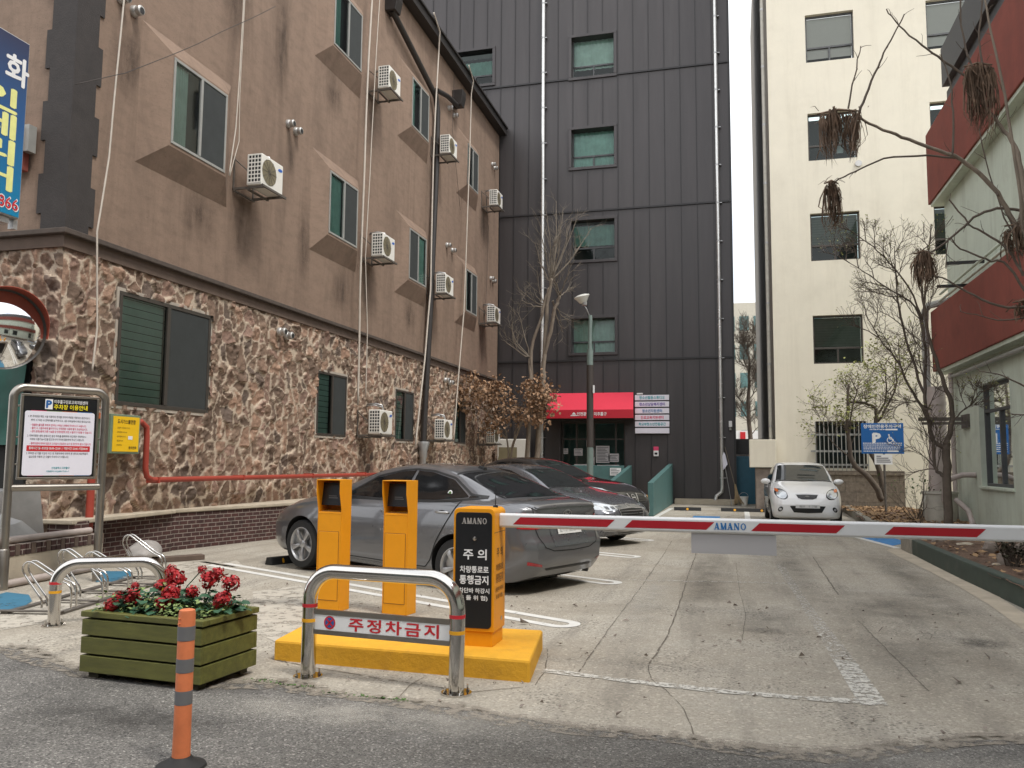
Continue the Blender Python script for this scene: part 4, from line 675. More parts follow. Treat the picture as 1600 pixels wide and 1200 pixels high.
# brooms and bucket
t = thing('straw_broom', 'straw broom leaning on the dark wall beside the downpipe', 'broom', (-.1, 29.7, 0)); m = MB(); m.tube([(.02, 29.75, .55), (-.32, 30.03, 2.0)], .014, 8); m.build('handle', 'paletwig', t, world=True); m = MB()
for i in range(70): a_ = random.uniform(-1, 1); q = random.uniform(-1, 1); m.tube([(.0 + .02 * a_, 29.77, .72), (.05 + .06 * a_, 29.74 + .03 * q, .35), (.14 + .20 * a_, 29.7 + .08 * q, random.uniform(.02, .08))], [.008, .008, .004], 4)
m.build('bristles', 'broom', t, world=True)
t = thing('mop', 'grey mop leaning upside down beside the straw broom', 'mop', (-.25, 29.7, 0)); m = MB(); m.tube([(-.12, 29.65, .02), (-.40, 30.02, 1.8)], .013, 8); m.build('handle', 'galv', t, world=True); m = MB()
for i in range(30): a_ = random.uniform(-1, 1); m.tube([(-.41 + .02 * a_, 30.0, 1.86), (-.36 + .05 * a_, 29.93, 1.7), (-.31 + .07 * a_, 29.9, 1.3 + .1 * a_)], .012, 5)
m.build('mop_head', 'lavender', t, world=True)
t = thing('bucket', 'small pale bucket standing by the teal gate', 'bucket', (.28, 29.8, 0)); m = MB(); m.lathe([(.0, 0), (.11, 0), (.15, .28), (.16, .28), (.155, .30), (.14, .30), (.105, .02), (0, .02)], (.28, 29.8, 0), 18); m.build('pail', 'acwhite', t, world=True, smooth=True, autosm=40); m = MB(); m.tube(arc((.28, 29.8, .29), .15, 0, math.pi, 10), .006, 6); m.build('handle', 'galv', t, world=True)
t = thing('stick_broom', 'wooden stick leaning against the rough stone stub wall', 'stick', (.75, 29, 0)); m = MB(); m.tube([(.62, 27.5, .02), (.74, 27.72, 1.15)], .022, 8); m.build('handle', 'bark', t, world=True)
t = thing('teal_gate', 'teal metal gate closing the alley between the dark and cream buildings', 'gate', (.6, 30.6, 0)); m = MB(); m.box((.05, 30.5, .02), (1.35, 30.56, 1.62)); m.build('door_panel', 'tealgate', t, world=True); m = MB(); m.box((.05, 30.49, 1.621), (1.35, 30.57, 1.68)); m.box((.05, 30.48, .0), (.1, 30.499, 1.62)); m.build('frame', 'tealgate', t, world=True); m = MB()
for x in (.3, .55, .8, 1.05): m.box((x, 30.492, .1), (x + .025, 30.499, 1.55))
m.build('ribs', 'tealgate', t, world=True)
t = thing('gate_awning', 'dark roller shutter box above the teal gate', 'shutter box', (.6, 31, 1.9)); m = MB(); m.box((.06, 30.8, 1.75), (1.35, 31.1, 2.3)); m.build('housing', 'cladseam', t, world=True)

# ================================================================ CREAM BUILDING
YCR = 27.8
B3 = thing('cream_building', 'tall cream rendered building with dark square windows at the right', 'building', (6, 32, 0))
rowz = [(14.54, 16.17), (11.22, 12.81), (7.91, 9.47), (4.59, 6.14), (1.30, 2.77)]; CH = []
for c, d in rowz: CH.append((2.48, 3.965, c, d))
for c, d in rowz[:3]: CH.append((6.12, 7.6, c, d))
CH.append((2.48, 3.96, 18.2, 19.8))
m = MB(); holed(m, 1.27, 14, -.2, 26, YCR, CH, .22); m.build('wall', 'cream', B3, world=True, fix=False)
m = MB(); m.quad((1.27, YCR, -.2), (1.27, YCR, 26), (1.27, 48, 26), (1.27, 48, -.2)); m.build('side_wall', 'creamside', B3, world=True, fix=False)  # alley shade on this side is painted in as a darker render colour
for k, (a, b, c, d) in enumerate(CH):
    y = YCR + .14; zs = c + (d - c) * .33; kind = k if k < 5 else (k - 5)
    m = MB()
    m.box((a, y, c), (a + .05, y + .06, d)); m.box((b - .05, y, c), (b, y + .06, d)); m.box((a + .05, y, c), (b - .05, y + .06, c + .05)); m.box((a + .05, y, d - .06), (b - .05, y + .06, d))
    if kind != 4: m.box((a + .05, y + .002, zs - .03), (b - .05, y + .058, zs + .03)); m.box(((a + b) / 2 - .025, y + .003, c + .05), ((a + b) / 2 + .025, y + .057, zs - .03))
    fr = m.build('window', 'brownframe' if kind else 'roofgrey', B3, world=True, bevel=.004)
    m = MB(); m.quad((a + .05, y + .04, c + .05), (b - .05, y + .04, c + .05), (b - .05, y + .04, d - .06), (a + .05, y + .04, d - .06)); m.build('pane', 'paneclear' if kind == 0 else 'pane', fr, world=True, fix=False)
    m = MB(); m.quad((a, y + .5, c), (b, y + .5, c), (b, y + .5, d), (a, y + .5, d)); m.build('interior', 'dark', fr, world=True, fix=False)
    if kind in (0, 2, 3):
        m = MB(); lo = zs - .02 if kind != 0 else zs - .35; q = d - .06; n = 12 if kind else 1
        for i in range(n): z0_ = lo + (q - lo) * i / n; z1_ = lo + (q - lo) * (i + 1) / n; m.quad((a + .05, y + .075, z0_), (b - .05, y + .075, z0_), (b - .05, y + .095 if kind else y + .075, z1_), (a + .05, y + .095 if kind else y + .075, z1_))
        m.build('roller_blind', 'blind' if kind == 0 else 'oldshutter', fr, world=True, fix=False)
    if kind == 1:
        m = MB(); m.quad((a + .9, y + .2, c + .3), (a + 1.1, y + .2, c + .3), (a + 1.25, y + .2, d - .2), (a + 1.05, y + .2, d - .2)); m.build('curtain', 'banner', fr, world=True, fix=False)
a, b, c, d = CH[4]; m = MB()
for i in range(13): x = a - .02 + i * (b - a + .04) / 12; m.box((x - .012, YCR - .10, c - .18), (x + .012, YCR - .076, d - .02))
for z in (c + .08, c + .5, d - .45): m.box((a - .16, YCR - .074, z), (b + .02, YCR - .05, z + .06))
for z in (c + .10, d - .43):
    for x in (a - .14, b): m.box((x, YCR - .05, z), (x + .03, YCR, z + .03))
m.build('window_grille', 'greyframe', B3, world=True)
m = MB(); m.lathe([(.07, 0), (.1, 0), (.1, .06), (.07, .06)], (3.98, YCR, 11.0), 16, rot=(R(90), 0, 0)); m.build('vent_ring', 'vent', B3, world=True)
t = thing('downpipe', 'beige plastic downpipe at the left corner of the cream building', 'downpipe', (1.12, 27.9, 1.4)); m = MB(); m.tube([(1.13, 27.95, 26), (1.13, 27.95, 2.1)], .06, 12); m.build('pipe', 'drum', t, world=True, smooth=True, autosm=50); m = MB()
for i in range(12): m.lathe([(.06, 0), (.07, 0), (.07, .06), (.06, .06)], (1.13, 27.95, 2.6 + i * 2), 12)
m.build('clamp', 'galv', t, world=True)
t = thing('stub_wall', 'rough stone stub wall with a blank cream box on top behind the white car', 'wall', (.9, 27.6, 0)); m = MB(); m.box((.62, 27.3, 0), (1.26, 27.75, 1.3)); m.build('masonry', 'stonegrey', t, world=True, bevel=.03); m = MB(); m.box((.45, 27.2, 1.31), (1.25, 27.76, 2.18)); m.build('blank_box', 'cream', t, world=True, bevel=.015)
t = thing('block_wall', 'low grey concrete block wall under the barred window of the cream building', 'wall', (4, 27, 0)); m = MB(); m.box((1.3, 26.9, -.1), (4.85, 27.08, 1.10)); m.build('block_courses', 'block', t, world=True); m = MB(); m.box((1.3, 26.87, 1.102), (4.85, 27.1, 1.24)); m.build('coping', 'block', t, world=True, bevel=.01)

# ================================================================ MINT BUILDING ON THE RIGHT
XM = 5.0
B4 = thing('mint_building', 'pale mint building with two rust red bands beside the planting beds', 'building', (8, 15, 0))
def holed_x(m, y0, y1, z0, z1, x, holes, depth):
    h = MB(); holed(h, y0, y1, z0, z1, 0, holes, depth); m.add([(x + p[1], p[0], p[2]) for p in h.v], h.f)
MW = [(17.42, 19.5, 1.0, 3.1), (9.0, 11.2, 1.0, 3.1), (5.0, 7.0, 1.0, 3.1)]
m = MB(); holed_x(m, -14, 21.65, -.1, 9.6, XM, MW, .2); m.quad((XM, 21.65, -.1), (14, 21.65, -.1), (14, 21.65, 9.6), (XM, 21.65, 9.6)); m.build('wall', 'mint', B4, world=True, fix=False)
m = MB(); m.box((4.74, -14, 3.70), (5.25, 22.3, 5.19)); m.build('red_band', 'rust', B4, world=True, bevel=.015); m = MB(); m.box((4.74, -14, 7.84), (5.25, 22.1, 9.62)); m.build('red_band', 'rust', B4, world=True, bevel=.015)
m = MB(); m.box((4.78, -14, 3.62), (5.2, 22.2, 3.698)); m.box((4.78, -14, 7.76), (5.2, 22.0, 7.838)); m.build('band_soffit', 'mint', B4, world=True)
m = MB(); m.box((4.98, -14, 9.622), (13, 20.9, 10.2)); m.box((4.86, -14, 10.28), (13, 20.8, 11.2)); m.box((4.92, -14, 11.202), (13, 20.7, 11.3)); m.box((5.0, -14, 10.2), (12, 20.7, 10.28)); m.build('roof', 'roofgrey', B4, world=True)
for k, (y0, y1, z0, z1) in enumerate(MW):
    X = XM + .1; zt = z1 - .55; ym = (y0 + y1) / 2; m = MB(); f = .06
    m.box((X, y0, z0), (X + .08, y0 + f, z1)); m.box((X, y1 - f, z0), (X + .08, y1, z1)); m.box((X + .001, y0 + f, z0), (X + .079, y1 - f, z0 + f)); m.box((X + .001, y0 + f, z1 - f), (X + .079, y1 - f, z1)); m.box((X + .002, y0 + f, zt - .03), (X + .078, y1 - f, zt + .03)); m.box((X + .003, ym - .035, z0 + f), (X + .077, ym + .035, zt - .03)); w = m.build('window', 'roofgrey', B4, world=True, bevel=.004)
    m = MB(); m.quad((X + .05, y0, z0), (X + .05, y1, z0), (X + .05, y1, z1), (X + .05, y0, z1)); m.build('pane', 'pane', w, world=True, fix=False)
    m = MB(); m.quad((X + .12, y0, z0), (X + .12, y1, z0), (X + .12, y1, z1), (X + .12, y0, z1)); m.build('interior', 'dark', w, world=True, fix=False)
    m = MB(); m.box((XM - .05, y0 - .05, z0 - .06), (XM + .1, y1 + .05, z0 - .002)); m.build('sill', 'mint', B4, world=True, bevel=.01)
def pipe_thing(name, label, cat, pts, r, mat, seg=12, base=None, clips=()):
    t = thing(name, label, cat, base or pts[-1]); m = MB(); m.tube(pts, r, seg); m.build('pipe', mat, t, world=True, smooth=True, autosm=50)
    if clips:
        m = MB()
        for p in clips: m.lathe([(r, -.04), (r + .02, -.04), (r + .02, .04), (r, .04)], p, 14)
        m.build('pipe_collar', mat, t, world=True)
    return t
pipe_thing('drainpipe', 'white plastic drainpipe with an elbow at the corner of the mint building', 'drainpipe', [(5.0, 21.5, 5.32), (4.68, 22.15, 5.33), (4.60, 22.2, 5.22), (4.58, 22.2, 4.9), (4.58, 22.2, 3.2), (4.62, 22.2, 2.9)], .085, 'greyframe', clips=[(4.58, 22.2, 4.6), (4.58, 22.2, 3.3)])
pipe_thing('duct_column', 'wide pinkish grey pipe standing at the corner behind the bare tree trunk', 'pipe', [(4.72, 21.95, 3.3), (4.72, 21.95, 2), (4.66, 21.95, .5), (4.64, 21.95, 0)], .2, 'greypipe', 18, clips=[(4.72, 21.95, 2.9)])
pipe_thing('drainpipe', 'slim grey drainpipe on the mint wall right of the wide pinkish pipe', 'drainpipe', [(4.88, 21.2, 3.55), (4.88, 21.2, .1)], .05, 'greypipe', clips=[(4.88, 21.2, 1.2), (4.88, 21.2, 2.6)])
pipe_thing('conduit', 'grey conduit running along the mint wall under the lower red band', 'conduit', [(4.9, -5, 3.47), (4.9, 21.4, 3.47)], .045, 'greyframe')
pipe_thing('conduit', 'upper of two green grey conduits running above the lower red band', 'conduit', [(4.82, -5, 5.62), (4.82, 21.6, 5.5)], .03, 'mint'); pipe_thing('conduit', 'lower of two green grey conduits running above the lower red band', 'conduit', [(4.8, -5, 5.42), (4.8, 21.6, 5.33)], .03, 'mint')
pipe_thing('hose', 'grey curved hose from the mint wall into the dirty white drum', 'hose', [(5.0, 19.9, 1.22), (4.75, 19.95, 1.22), (4.5, 20.0, 1.12), (4.42, 20.1, .9), (4.42, 20.2, .65)], .06, 'greypipe')
pipe_thing('hose', 'grey drain hose lying on the soil between the drum and the mint wall', 'hose', [(4.42, 19.2, .72), (4.6, 19.0, .5), (4.62, 18.8, .25), (4.5, 18.6, .17), (4.95, 17.9, .17), (5.0, 16.5, .17)], .055, 'greypipe')
t = thing('wall_bracket', 'weathered bracket bars reaching from the mint wall across the wide pipe', 'bracket', (4.7, 21.4, 2.5)); m = MB(); m.box((4.05, 20.6, 2.42), (5.0, 20.68, 2.50)); m.box((4.05, 20.3, 2.32), (5.0, 20.36, 2.38)); m.build('bar', 'steel', t, world=True); m = MB(); m.box((4.95, 20.2, 2.25), (5.0, 20.75, 2.55)); m.build('wall_plate', 'steel', t, world=True)
for z, y, lb in ((5.55, 18.6, 'upper dark perforated channel crossing the mint wall conduits'), (5.25, 19.5, 'lower dark perforated channel crossing the mint wall conduits')): m = MB(); m.box((4.3, y, z), (5.0, y + .06, z + .06)); tag(m.build('cable_channel', 'cladseam'), lb, 'bracket', 'cable channels on the mint wall')
t = thing('white_drum', 'dirty white plastic drum standing in the far corner of the planting bed', 'drum', (4.45, 20.6, .1)); m = MB(); m.lathe([(0, .12), (.31, .12), (.345, .5), (.35, .78), (.38, .79), (.38, .84), (.33, .84), (.33, .3), (0, .3)], (4.42, 20.6, 0), 26); m.build('barrel', 'drum', t, world=True, smooth=True, autosm=40); m = MB(); m.tube([(4.1, 20.4, .75), (4.02, 20.3, .6), (4.04, 20.35, .3)], .02, 8); m.build('handle', 'drum', t, world=True)

# ---------------------------------------------------------------- planting beds
def bed(poly_in, kerb_pts, kmat, z, w, klabel, sname):
    m = MB(); n = len(poly_in)
    xs = [p[0] for p in poly_in]; ys = [p[1] for p in poly_in]
    from mathutils.geometry import intersect_point_tri_2d
    st = .16; nx = int((max(xs) - min(xs)) / st) + 2; ny = int((max(ys) - min(ys)) / st) + 2; V = []; idx = {}
    def inside(x, y):
        c = False
        for i in range(n):
            (x1, y1), (x2, y2) = poly_in[i], poly_in[i - 1]
            if (y1 > y) != (y2 > y) and x < (x2 - x1) * (y - y1) / (y2 - y1) + x1: c = not c
        return c
    for i in range(nx):
        for j in range(ny):
            x, y = min(xs) + i * st, min(ys) + j * st; idx[i, j] = len(V); V.append((x, y, z + .05 * noise.noise((x * 1.7, y * 1.7, 0)) + .03 * noise.noise((x * 6, y * 6, 3))))
    F = [(idx[i, j], idx[i + 1, j], idx[i + 1, j + 1], idx[i, j + 1]) for i in range(nx - 1) for j in range(ny - 1) if inside(min(xs) + (i + .5) * st, min(ys) + (j + .5) * st)]
    m.add(V, F); so_ = struct(m.build(sname, 'soil', smooth=True))
    k = MB(); kp = [Vector((p[0], p[1], 0)) for p in kerb_pts]; L, Rr = [], []
    for i, p in enumerate(kp):
        d0 = (kp[i] - kp[max(0, i - 1)]); d1 = (kp[min(len(kp) - 1, i + 1)] - kp[i]); d0 = d0.normalized() if d0.length else d1.normalized(); d1 = d1.normalized() if d1.length else d0
        q = (d0 + d1).normalized(); nn = Vector((-q.y, q.x, 0)) / max(.5, (d0 + d1).length / 2); L.append(p); Rr.append(p + nn * w)
    h = z + .03; n2 = len(kp); vs = [(p.x, p.y, -.02) for p in L] + [(p.x, p.y, h) for p in L] + [(p.x, p.y, h) for p in Rr] + [(p.x, p.y, -.02) for p in Rr]
    fs = [(a * n2 + i, a * n2 + i + 1, b * n2 + i + 1, b * n2 + i) for a, b in ((0, 1), (1, 2), (2, 3)) for i in range(n2 - 1)] + [(0, n2, 2 * n2, 3 * n2), (n2 - 1, 2 * n2 - 1, 3 * n2 - 1, 4 * n2 - 1)]
    k.add(vs, fs); tag(k.build('kerb', kmat, bevel=.015), klabel, 'kerb')
bed([(2.75, 15.5), (2.75, 9), (2.85, 3), (5.0, 3), (5.0, 17.5), (2.78, 15.6)], [(2.9, 2.5), (2.78, 9.5), (2.73, 11.75), (2.72, 13.2), (2.72, 14.70)], 'kerbg', .21, -.13, 'dark green painted kerb edging the near planting bed', 'soil_bed')
m = MB(); m.box((2.70, 14.75, -.02), (2.86, 15.55, .25)); tag(m.build('kerb_block', 'kerbc', bevel=.02), 'unpainted concrete kerb block ending the green kerb', 'kerb')
bed([(2.85, 20.2), (3.6, 18.2), (5.0, 17.4), (5.0, 21.7), (4.9, 26.9), (3.1, 26.9)], [(5.0, 17.3), (3.55, 18.35), (2.85, 20.0), (2.80, 20.25), (2.86, 20.6), (3.15, 26.9)], 'kerbc', .17, -.14, 'grey concrete kerb rounding the far planting bed by the white car', 'soil_bed')

# ---------------------------------------------------------------- far end of the alley
t = thing('far_apartment_building', 'distant pale apartment block seen through the alley', 'building', (.8, 75, 0)); m = MB(); m.box((-8, 75, 0), (12, 84, 15.5)); m.build('wall', 'farwall', t, world=True)
for i in range(9):
    for j in range(5): m = MB(); m.box((-3 + i * 1.2, 74.96, 3 + j * 2.5), (-2.2 + i * 1.2, 74.99, 4.3 + j * 2.5)); m.build('window', 'farglass', t, world=True)
t = thing('corner_shop', 'small shop with red sign at the end of the alley', 'shop', (.7, 60, 0)); m = MB(); m.box((-3, 60, 0), (6, 64, 3.6)); m.build('wall', 'cladseam', t, world=True); m = MB(); m.box((-.5, 59.95, 2.9), (2.5, 59.99, 3.7)); m.build('sign_board', 'white', t, world=True); m = MB(); m.box((.4, 59.9, 3.0), (.75, 59.94, 3.6)); m.build('red_mark', 'textred', t, world=True); m = MB(); m.box((.5, 59.9, 2.1), (1.1, 59.94, 2.7)); m.build('shop_window', 'farglass', t, world=True)

# the row across the lane, seen only in the chrome, the glass and the mirror
t = thing('street_building', 'plain brown building across the lane behind the viewer', 'building', (0, -9, 0)); m = MB(); m.box((-30, -16, 0), (30, -9, 8.5)); m.build('wall', 'soffit', t, world=True)
for i in range(9):
    for j in range(2): m = MB(); m.box((-22 + i * 5, -8.995, 1 + j * 3.6), (-19.5 + i * 5, -8.95, 2.7 + j * 3.6)); m.build('window', 'farglass', t, world=True)

# ================================================================ STREET FURNITURE
X_, Y_, Z_ = (1, 0, 0), (0, 1, 0), (0, 0, 1)
# ---- yellow island
t = thing('kerb_island', 'yellow painted concrete island under the barrier cabinet', 'traffic island', (-2.4, 6, 0))
m = MB(); m.prism([(-3.22, 5.48), (-1.31, 5.41), (-1.45, 6.40), (-3.34, 6.30)], -.02, .142); o = m.build('concrete_slab', 'yellowc', t, world=True, bevel=.018)
# ---- hooped bollards
def hoop(name, label, p0, p1, zt, r, plate, bend=.19):
    p0, p1 = Vector((*p0, 0)), Vector((*p1, 0)); d = p1 - p0; L = d.length; rz = math.atan2(d.y, d.x)
    t = thing(name, label, 'bollard', p0, rz, 'stainless hoop bollards')
    pts = [(0, 0, .01), (0, 0, .2), (0, 0, zt - bend - r)] + [(bend - bend * math.cos(a), 0, zt - r - bend + bend * math.sin(a)) for a in [k * math.pi / 2 / 10 for k in range(1, 11)]]
    pts += [(L / 2, 0, zt - r)] + [(L - q[0], 0, q[2]) for q in reversed(pts)]
    m = MB(); m.tube(pts, r, 28); m.build('tube', 'chrome', t, smooth=True, autosm=50)
    for x in (0, L):
        m = MB(); m.lathe([(0, .0), (.095, .0), (.095, .012), (.0, .012)], (x, 0, 0), 26)
        for k in range(4): a = math.pi / 4 + k * math.pi / 2; m.lathe([(0, .012), (.012, .012), (.012, .024), (.006, .024), (.006, .05), (0, .05)], (x + .075 * math.cos(a), .075 * math.sin(a), 0), 8)
        m.build('base_flange', 'chrome', t)
        for z, mt_ in (((zt * .63), 'red'), ((zt * .50), 'yellowtape')): m = MB(); m.lathe([(r, z - .011), (r + .0015, z - .011), (r + .0015, z + .011), (r, z + .011)], (x, 0, 0), 28); m.build('tape_band', mt_, t, smooth=True, autosm=40)
    if plate:
        z0, z1 = .285, .445
        m = MB(); m.box((r * .8, -.012, z1 - .03), (L - r * .8, .012, z1)); m.box((r * .8, -.012, z0), (L - r * .8, .012, z0 + .03)); m.build('sign_rail', 'brushed', t)
        m = MB(); m.box((r * .9, -.008, z0 + .03), (L - r * .9, .008, z1 - .03)); sp = m.build('sign_plate', 'white', t)
        m = MB(); zc = (z0 + z1) / 2; text(m, '주정차금지', (L * .585, -.0095, zc), X_, Z_, w=L * .60, h=.082, bold=.03, spacing=1.25); m.build('lettering', 'textred', sp, fix=False)
        m = MB(); disc(m, (L * .15, -.0095, zc), X_, Z_, .043, 28, r0=.033)
        for s in (1, -1): m.add([Vector((L * .15, -.0105, zc)) + Vector((a * .031 * math.cos(R(45)) * 1 - b * .006 * math.sin(R(45)), 0, (a * .031 * math.sin(R(45)) + b * .006 * math.cos(R(45))) * s)) for a, b in ((-1, -1), (1, -1), (1, 1), (-1, 1))], [(0, 1, 2, 3)])
        m.build('no_stopping_ring', 'textred', sp, fix=False); m = MB(); disc(m, (L * .15, -.0095, zc), X_, Z_, .033, 28); m.build('no_stopping_disc', 'signblue', sp, fix=False)
    return t
hoop('hoop_bollard', 'stainless hoop bollard carrying a white plate with red lettering before the yellow island', (-2.755, 5.13), (-1.685, 5.03), .745, .049, True)
hoop('hoop_bollard', 'stainless hoop bollard without a plate behind the green planter', (-5.66, 6.03), (-4.93, 6.47), .575, .049, False)
# ---- ticket kiosks
def kiosk():
    t = thing('ticket_kiosk', '', 'kiosk')
    w, d, h = .135, .085, 1.245
    m = MB(); side = [(-d, 0), (d, 0), (d, h), (-d - .035, h), (-d - .035, h - .13), (-d, h - .29)]
    for s in (-1, 1): m.prism(side, s * w - .006 if s > 0 else -w, s * w if s > 0 else -w + .006, 'x')
    m.box((-w + .0065, -d + .003, 0), (w - .0065, d - .003, h - .31)); m.box((-w + .0065, d - .012, h - .31), (w - .0065, d - .003, h - .008)); m.box((-w + .0065, -d - .033, h - .008), (w - .0065, d - .001, h)); m.obox((0, -d + .055, h - .315), (2 * w - .014, .11, .012), (R(12), 0, 0)); m.build('cabinet', 'yellow', t, bevel=.003)
    m = MB(); m.obox((0, -.02, h - .14), (2 * w - .02, .01, .22), (R(-8), 0, 0)); sc = m.build('screen', 'black', t)
    m = MB()
    for i, ww in enumerate((.09, .10, .07, .085)): m.obox((0 - .05 + ww / 2, -.032 - .0 + i * .0022 - .001, h - .16 - i * .018), (ww, .001, .006), (R(-8), 0, 0))
    m.build('screen_text', 'greyband', sc)
    m = MB(); m.box((-w + .02, -d - .002, .10), (w - .03, -d + .0025, h - .50)); m.build('service_door', 'yellow', t, bevel=.002)
    m = MB(); m.box((-w + .015, -d + .002, .095), (w - .025, -d + .0028, h - .495)); m.build('door_gap', 'gold', t)
    m = MB()
    for i in range(12): m.box((-w + .03 + i * .018, -d + .02, h - .312), (-w + .042 + i * .018, -d + .06, h - .300))
    m.build('speaker_slots', 'gold', t); return t
k0 = kiosk(); k0.location = (-3.775, 7.47, 0); k0.rotation_euler = (0, 0, R(-7)); k0['label'] = 'orange ticket kiosk with a blank screen, nearer the brick ledge'; k0['group'] = 'orange ticket kiosks'
dup(k0, 'orange ticket kiosk next to the barrier cabinet, with faint text lines on its screen', (-3.085, 7.47, 0), R(-9))
# ---- barrier gate
t = thing('barrier_gate', 'orange barrier cabinet with black front panel and red striped lowered arm', 'barrier', (-1.793, 5.84, .142), 0)
hw, hd, H_ = .152, .145, .958
m = MB(); m.box((-hw + .012, -hd + .012, -.002), (hw - .012, hd - .012, .10)); m.build('plinth', 'yellow', t, bevel=.004)
m = MB(); po = [(-hw, .10), (hw, .10)] + [(hw - .04 + .04 * math.cos(a), H_ - .04 + .04 * math.sin(a)) for a in [k * math.pi / 16 for k in range(9)]] + [(-hw + .04 - .04 * math.sin(a), H_ - .04 + .04 * math.cos(a)) for a in [k * math.pi / 16 for k in range(9)]]
m.prism(po, -hd, hd, 'y'); m.build('cabinet', 'yellow', t, bevel=.006)
m = MB(); x0, x1, z0, z1, rr = -hw + .018, hw - .018, .125, H_ - .03, .03
po = []
for cx_, cz_, a0 in ((x1 - rr, z0 + rr, -90), (x1 - rr, z1 - rr, 0), (x0 + rr, z1 - rr, 90), (x0 + rr, z0 + rr, 180)): po += [(cx_ + rr * math.cos(R(a0 + k * 15)), cz_ + rr * math.sin(R(a0 + k * 15))) for k in range(7)]
m.prism(po, -hd - .006, -hd + .001, 'y'); bp_ = m.build('front_panel', 'black', t, bevel=.002)
yv = -hd - .0075; m = MB(); text(m, '주 의', (.012, yv, .635), X_, Z_, w=.17, h=.072, bold=.03); m.build('lettering', 'textwhite', bp_, fix=False); m = MB()
text(m, '차량통로로', (.008, yv, .53), X_, Z_, w=.21, h=.046, bold=.03); m.build('lettering', 'textwhite', bp_, fix=False); m = MB(); text(m, '통행금지', (.006, yv, .458), X_, Z_, w=.21, h=.060, bold=.035); m.build('lettering', 'textwhite', bp_, fix=False); m = MB(); text(m, '(차단바 하강시', (.002, yv, .381), X_, Z_, w=.235, h=.041, bold=.03); text(m, '충 돌 위 험)', (.002, yv, .332), X_, Z_, w=.21, h=.038, bold=.03); m.build('lettering', 'textwhite', bp_, fix=False)
def serif_amano(m, p, u, v, h, w):
    """AMANO in slab capitals"""
    p, u, v = Vector(p), Vector(u).normalized(), Vector(v).normalized(); cw = w / 5.0; n = Vector(u).cross(v)
    def bar(x0, y0, x1, y1, th, k):
        a = Vector((x0, y0)); b = Vector((x1, y1)); d = (b - a).normalized(); q = Vector((-d.y, d.x)) * th / 2
        P = lambda c: p + u * c.x + v * c.y + n * (.0003 * k)
        m.add([P(a - q), P(b - q), P(b + q), P(a + q)], [(0, 1, 2, 3)])
    T, s = h * .25, h * .11
    for i, ch in enumerate('AMANO'):
        x = -w / 2 + cw * i + cw * .06; c = cw * .88; lo, hi = -h / 2, h / 2
        if ch == 'A': bar(x + c * .18, lo, x + c * .5, hi, s, 0); bar(x + c * .5, hi, x + c * .82, lo, T, 1); bar(x + c * .28, lo + h * .3, x + c * .72, lo + h * .3, s, 2); bar(x, lo + s / 2, x + c * .36, lo + s / 2, s, 3); bar(x + c * .6, lo + s / 2, x + c * 1.02, lo + s / 2, s, 3)
        elif ch == 'M': bar(x + c * .14, lo, x + c * .14, hi, s, 0); bar(x + c * .88, lo, x + c * .88, hi, T, 0); bar(x + c * .14, hi, x + c * .5, lo, T, 1); bar(x + c * .5, lo, x + c * .88, hi, s, 2); bar(x, lo + s / 2, x + c * .3, lo + s / 2, s, 3); bar(x + c * .7, lo + s / 2, x + c * 1.04, lo + s / 2, s, 3)
        elif ch == 'N': bar(x + c * .16, lo, x + c * .16, hi, s, 0); bar(x + c * .84, lo, x + c * .84, hi, s, 0); bar(x + c * .16, hi, x + c * .84, lo, T, 1); bar(x, lo + s / 2, x + c * .32, lo + s / 2, s, 3); bar(x + c * .68, hi - s / 2, x + c, hi - s / 2, s, 3)
        else:
            o = [(x + c * .5 + c * .46 * math.cos(a), (h / 2 + .0) * math.sin(a)) for a in [k * math.pi / 14 for k in range(28)]]; i_ = [(x + c * .5 + c * .24 * math.cos(a), h * .38 * math.sin(a)) for a in [k * math.pi / 14 for k in range(28)]]
            m.add([p + u * a + v * b for a, b in o + i_], [(k, (k + 1) % 28, 28 + (k + 1) % 28, 28 + k) for k in range(28)])
m = MB(); serif_amano(m, (.005, yv, .868), X_, Z_, .042, .19); m.build('maker_lettering', 'textsilver', bp_, fix=False)
m = MB(); m.lathe([(0, 0), (.014, 0), (.014, .01), (0, .014)], (.01, -hd - .004, .745), 16, rot=(R(90), 0, 0)); m.build('lock', 'chrome', bp_, smooth=True, autosm=40)
m = MB(); xs = hw + .002; text(m, '주 의', (xs, -.01, .645), Y_, Z_, w=.15, h=.066, bold=.02); text(m, '차량통로로', (xs, -.01, .54), Y_, Z_, w=.18, h=.046, bold=.02); text(m, '통행금지', (xs, -.01, .465), Y_, Z_, w=.17, h=.062, bold=.02); text(m, '(차단바 하강시', (xs, -.01, .385), Y_, Z_, w=.19, h=.038, bold=.02); text(m, '충 돌 위 험)', (xs, -.01, .335), Y_, Z_, w=.16, h=.036, bold=.02); m.build('side_lettering', 'gold', t, fix=False)
m = MB(); m.box((hw - .001, -hd - .001, .785), (hw + .0012, hd + .001, .789)); m.build('lid_seam', 'gold', t)
m = MB(); disc(m, (hw + .002, .05, .17), Y_, Z_, .016, 16); m.build('side_lock', 'galv', t, fix=False)
m = MB(); m.lathe([(0, H_), (.02, H_), (.016, H_ + .015), (0, H_ + .015)], (.11, .02, 0), 14); m.tube([(.11, .02, H_ + .01), (.112, .02, H_ + .14)], .0035, 6); m.build('antenna', 'black', t)
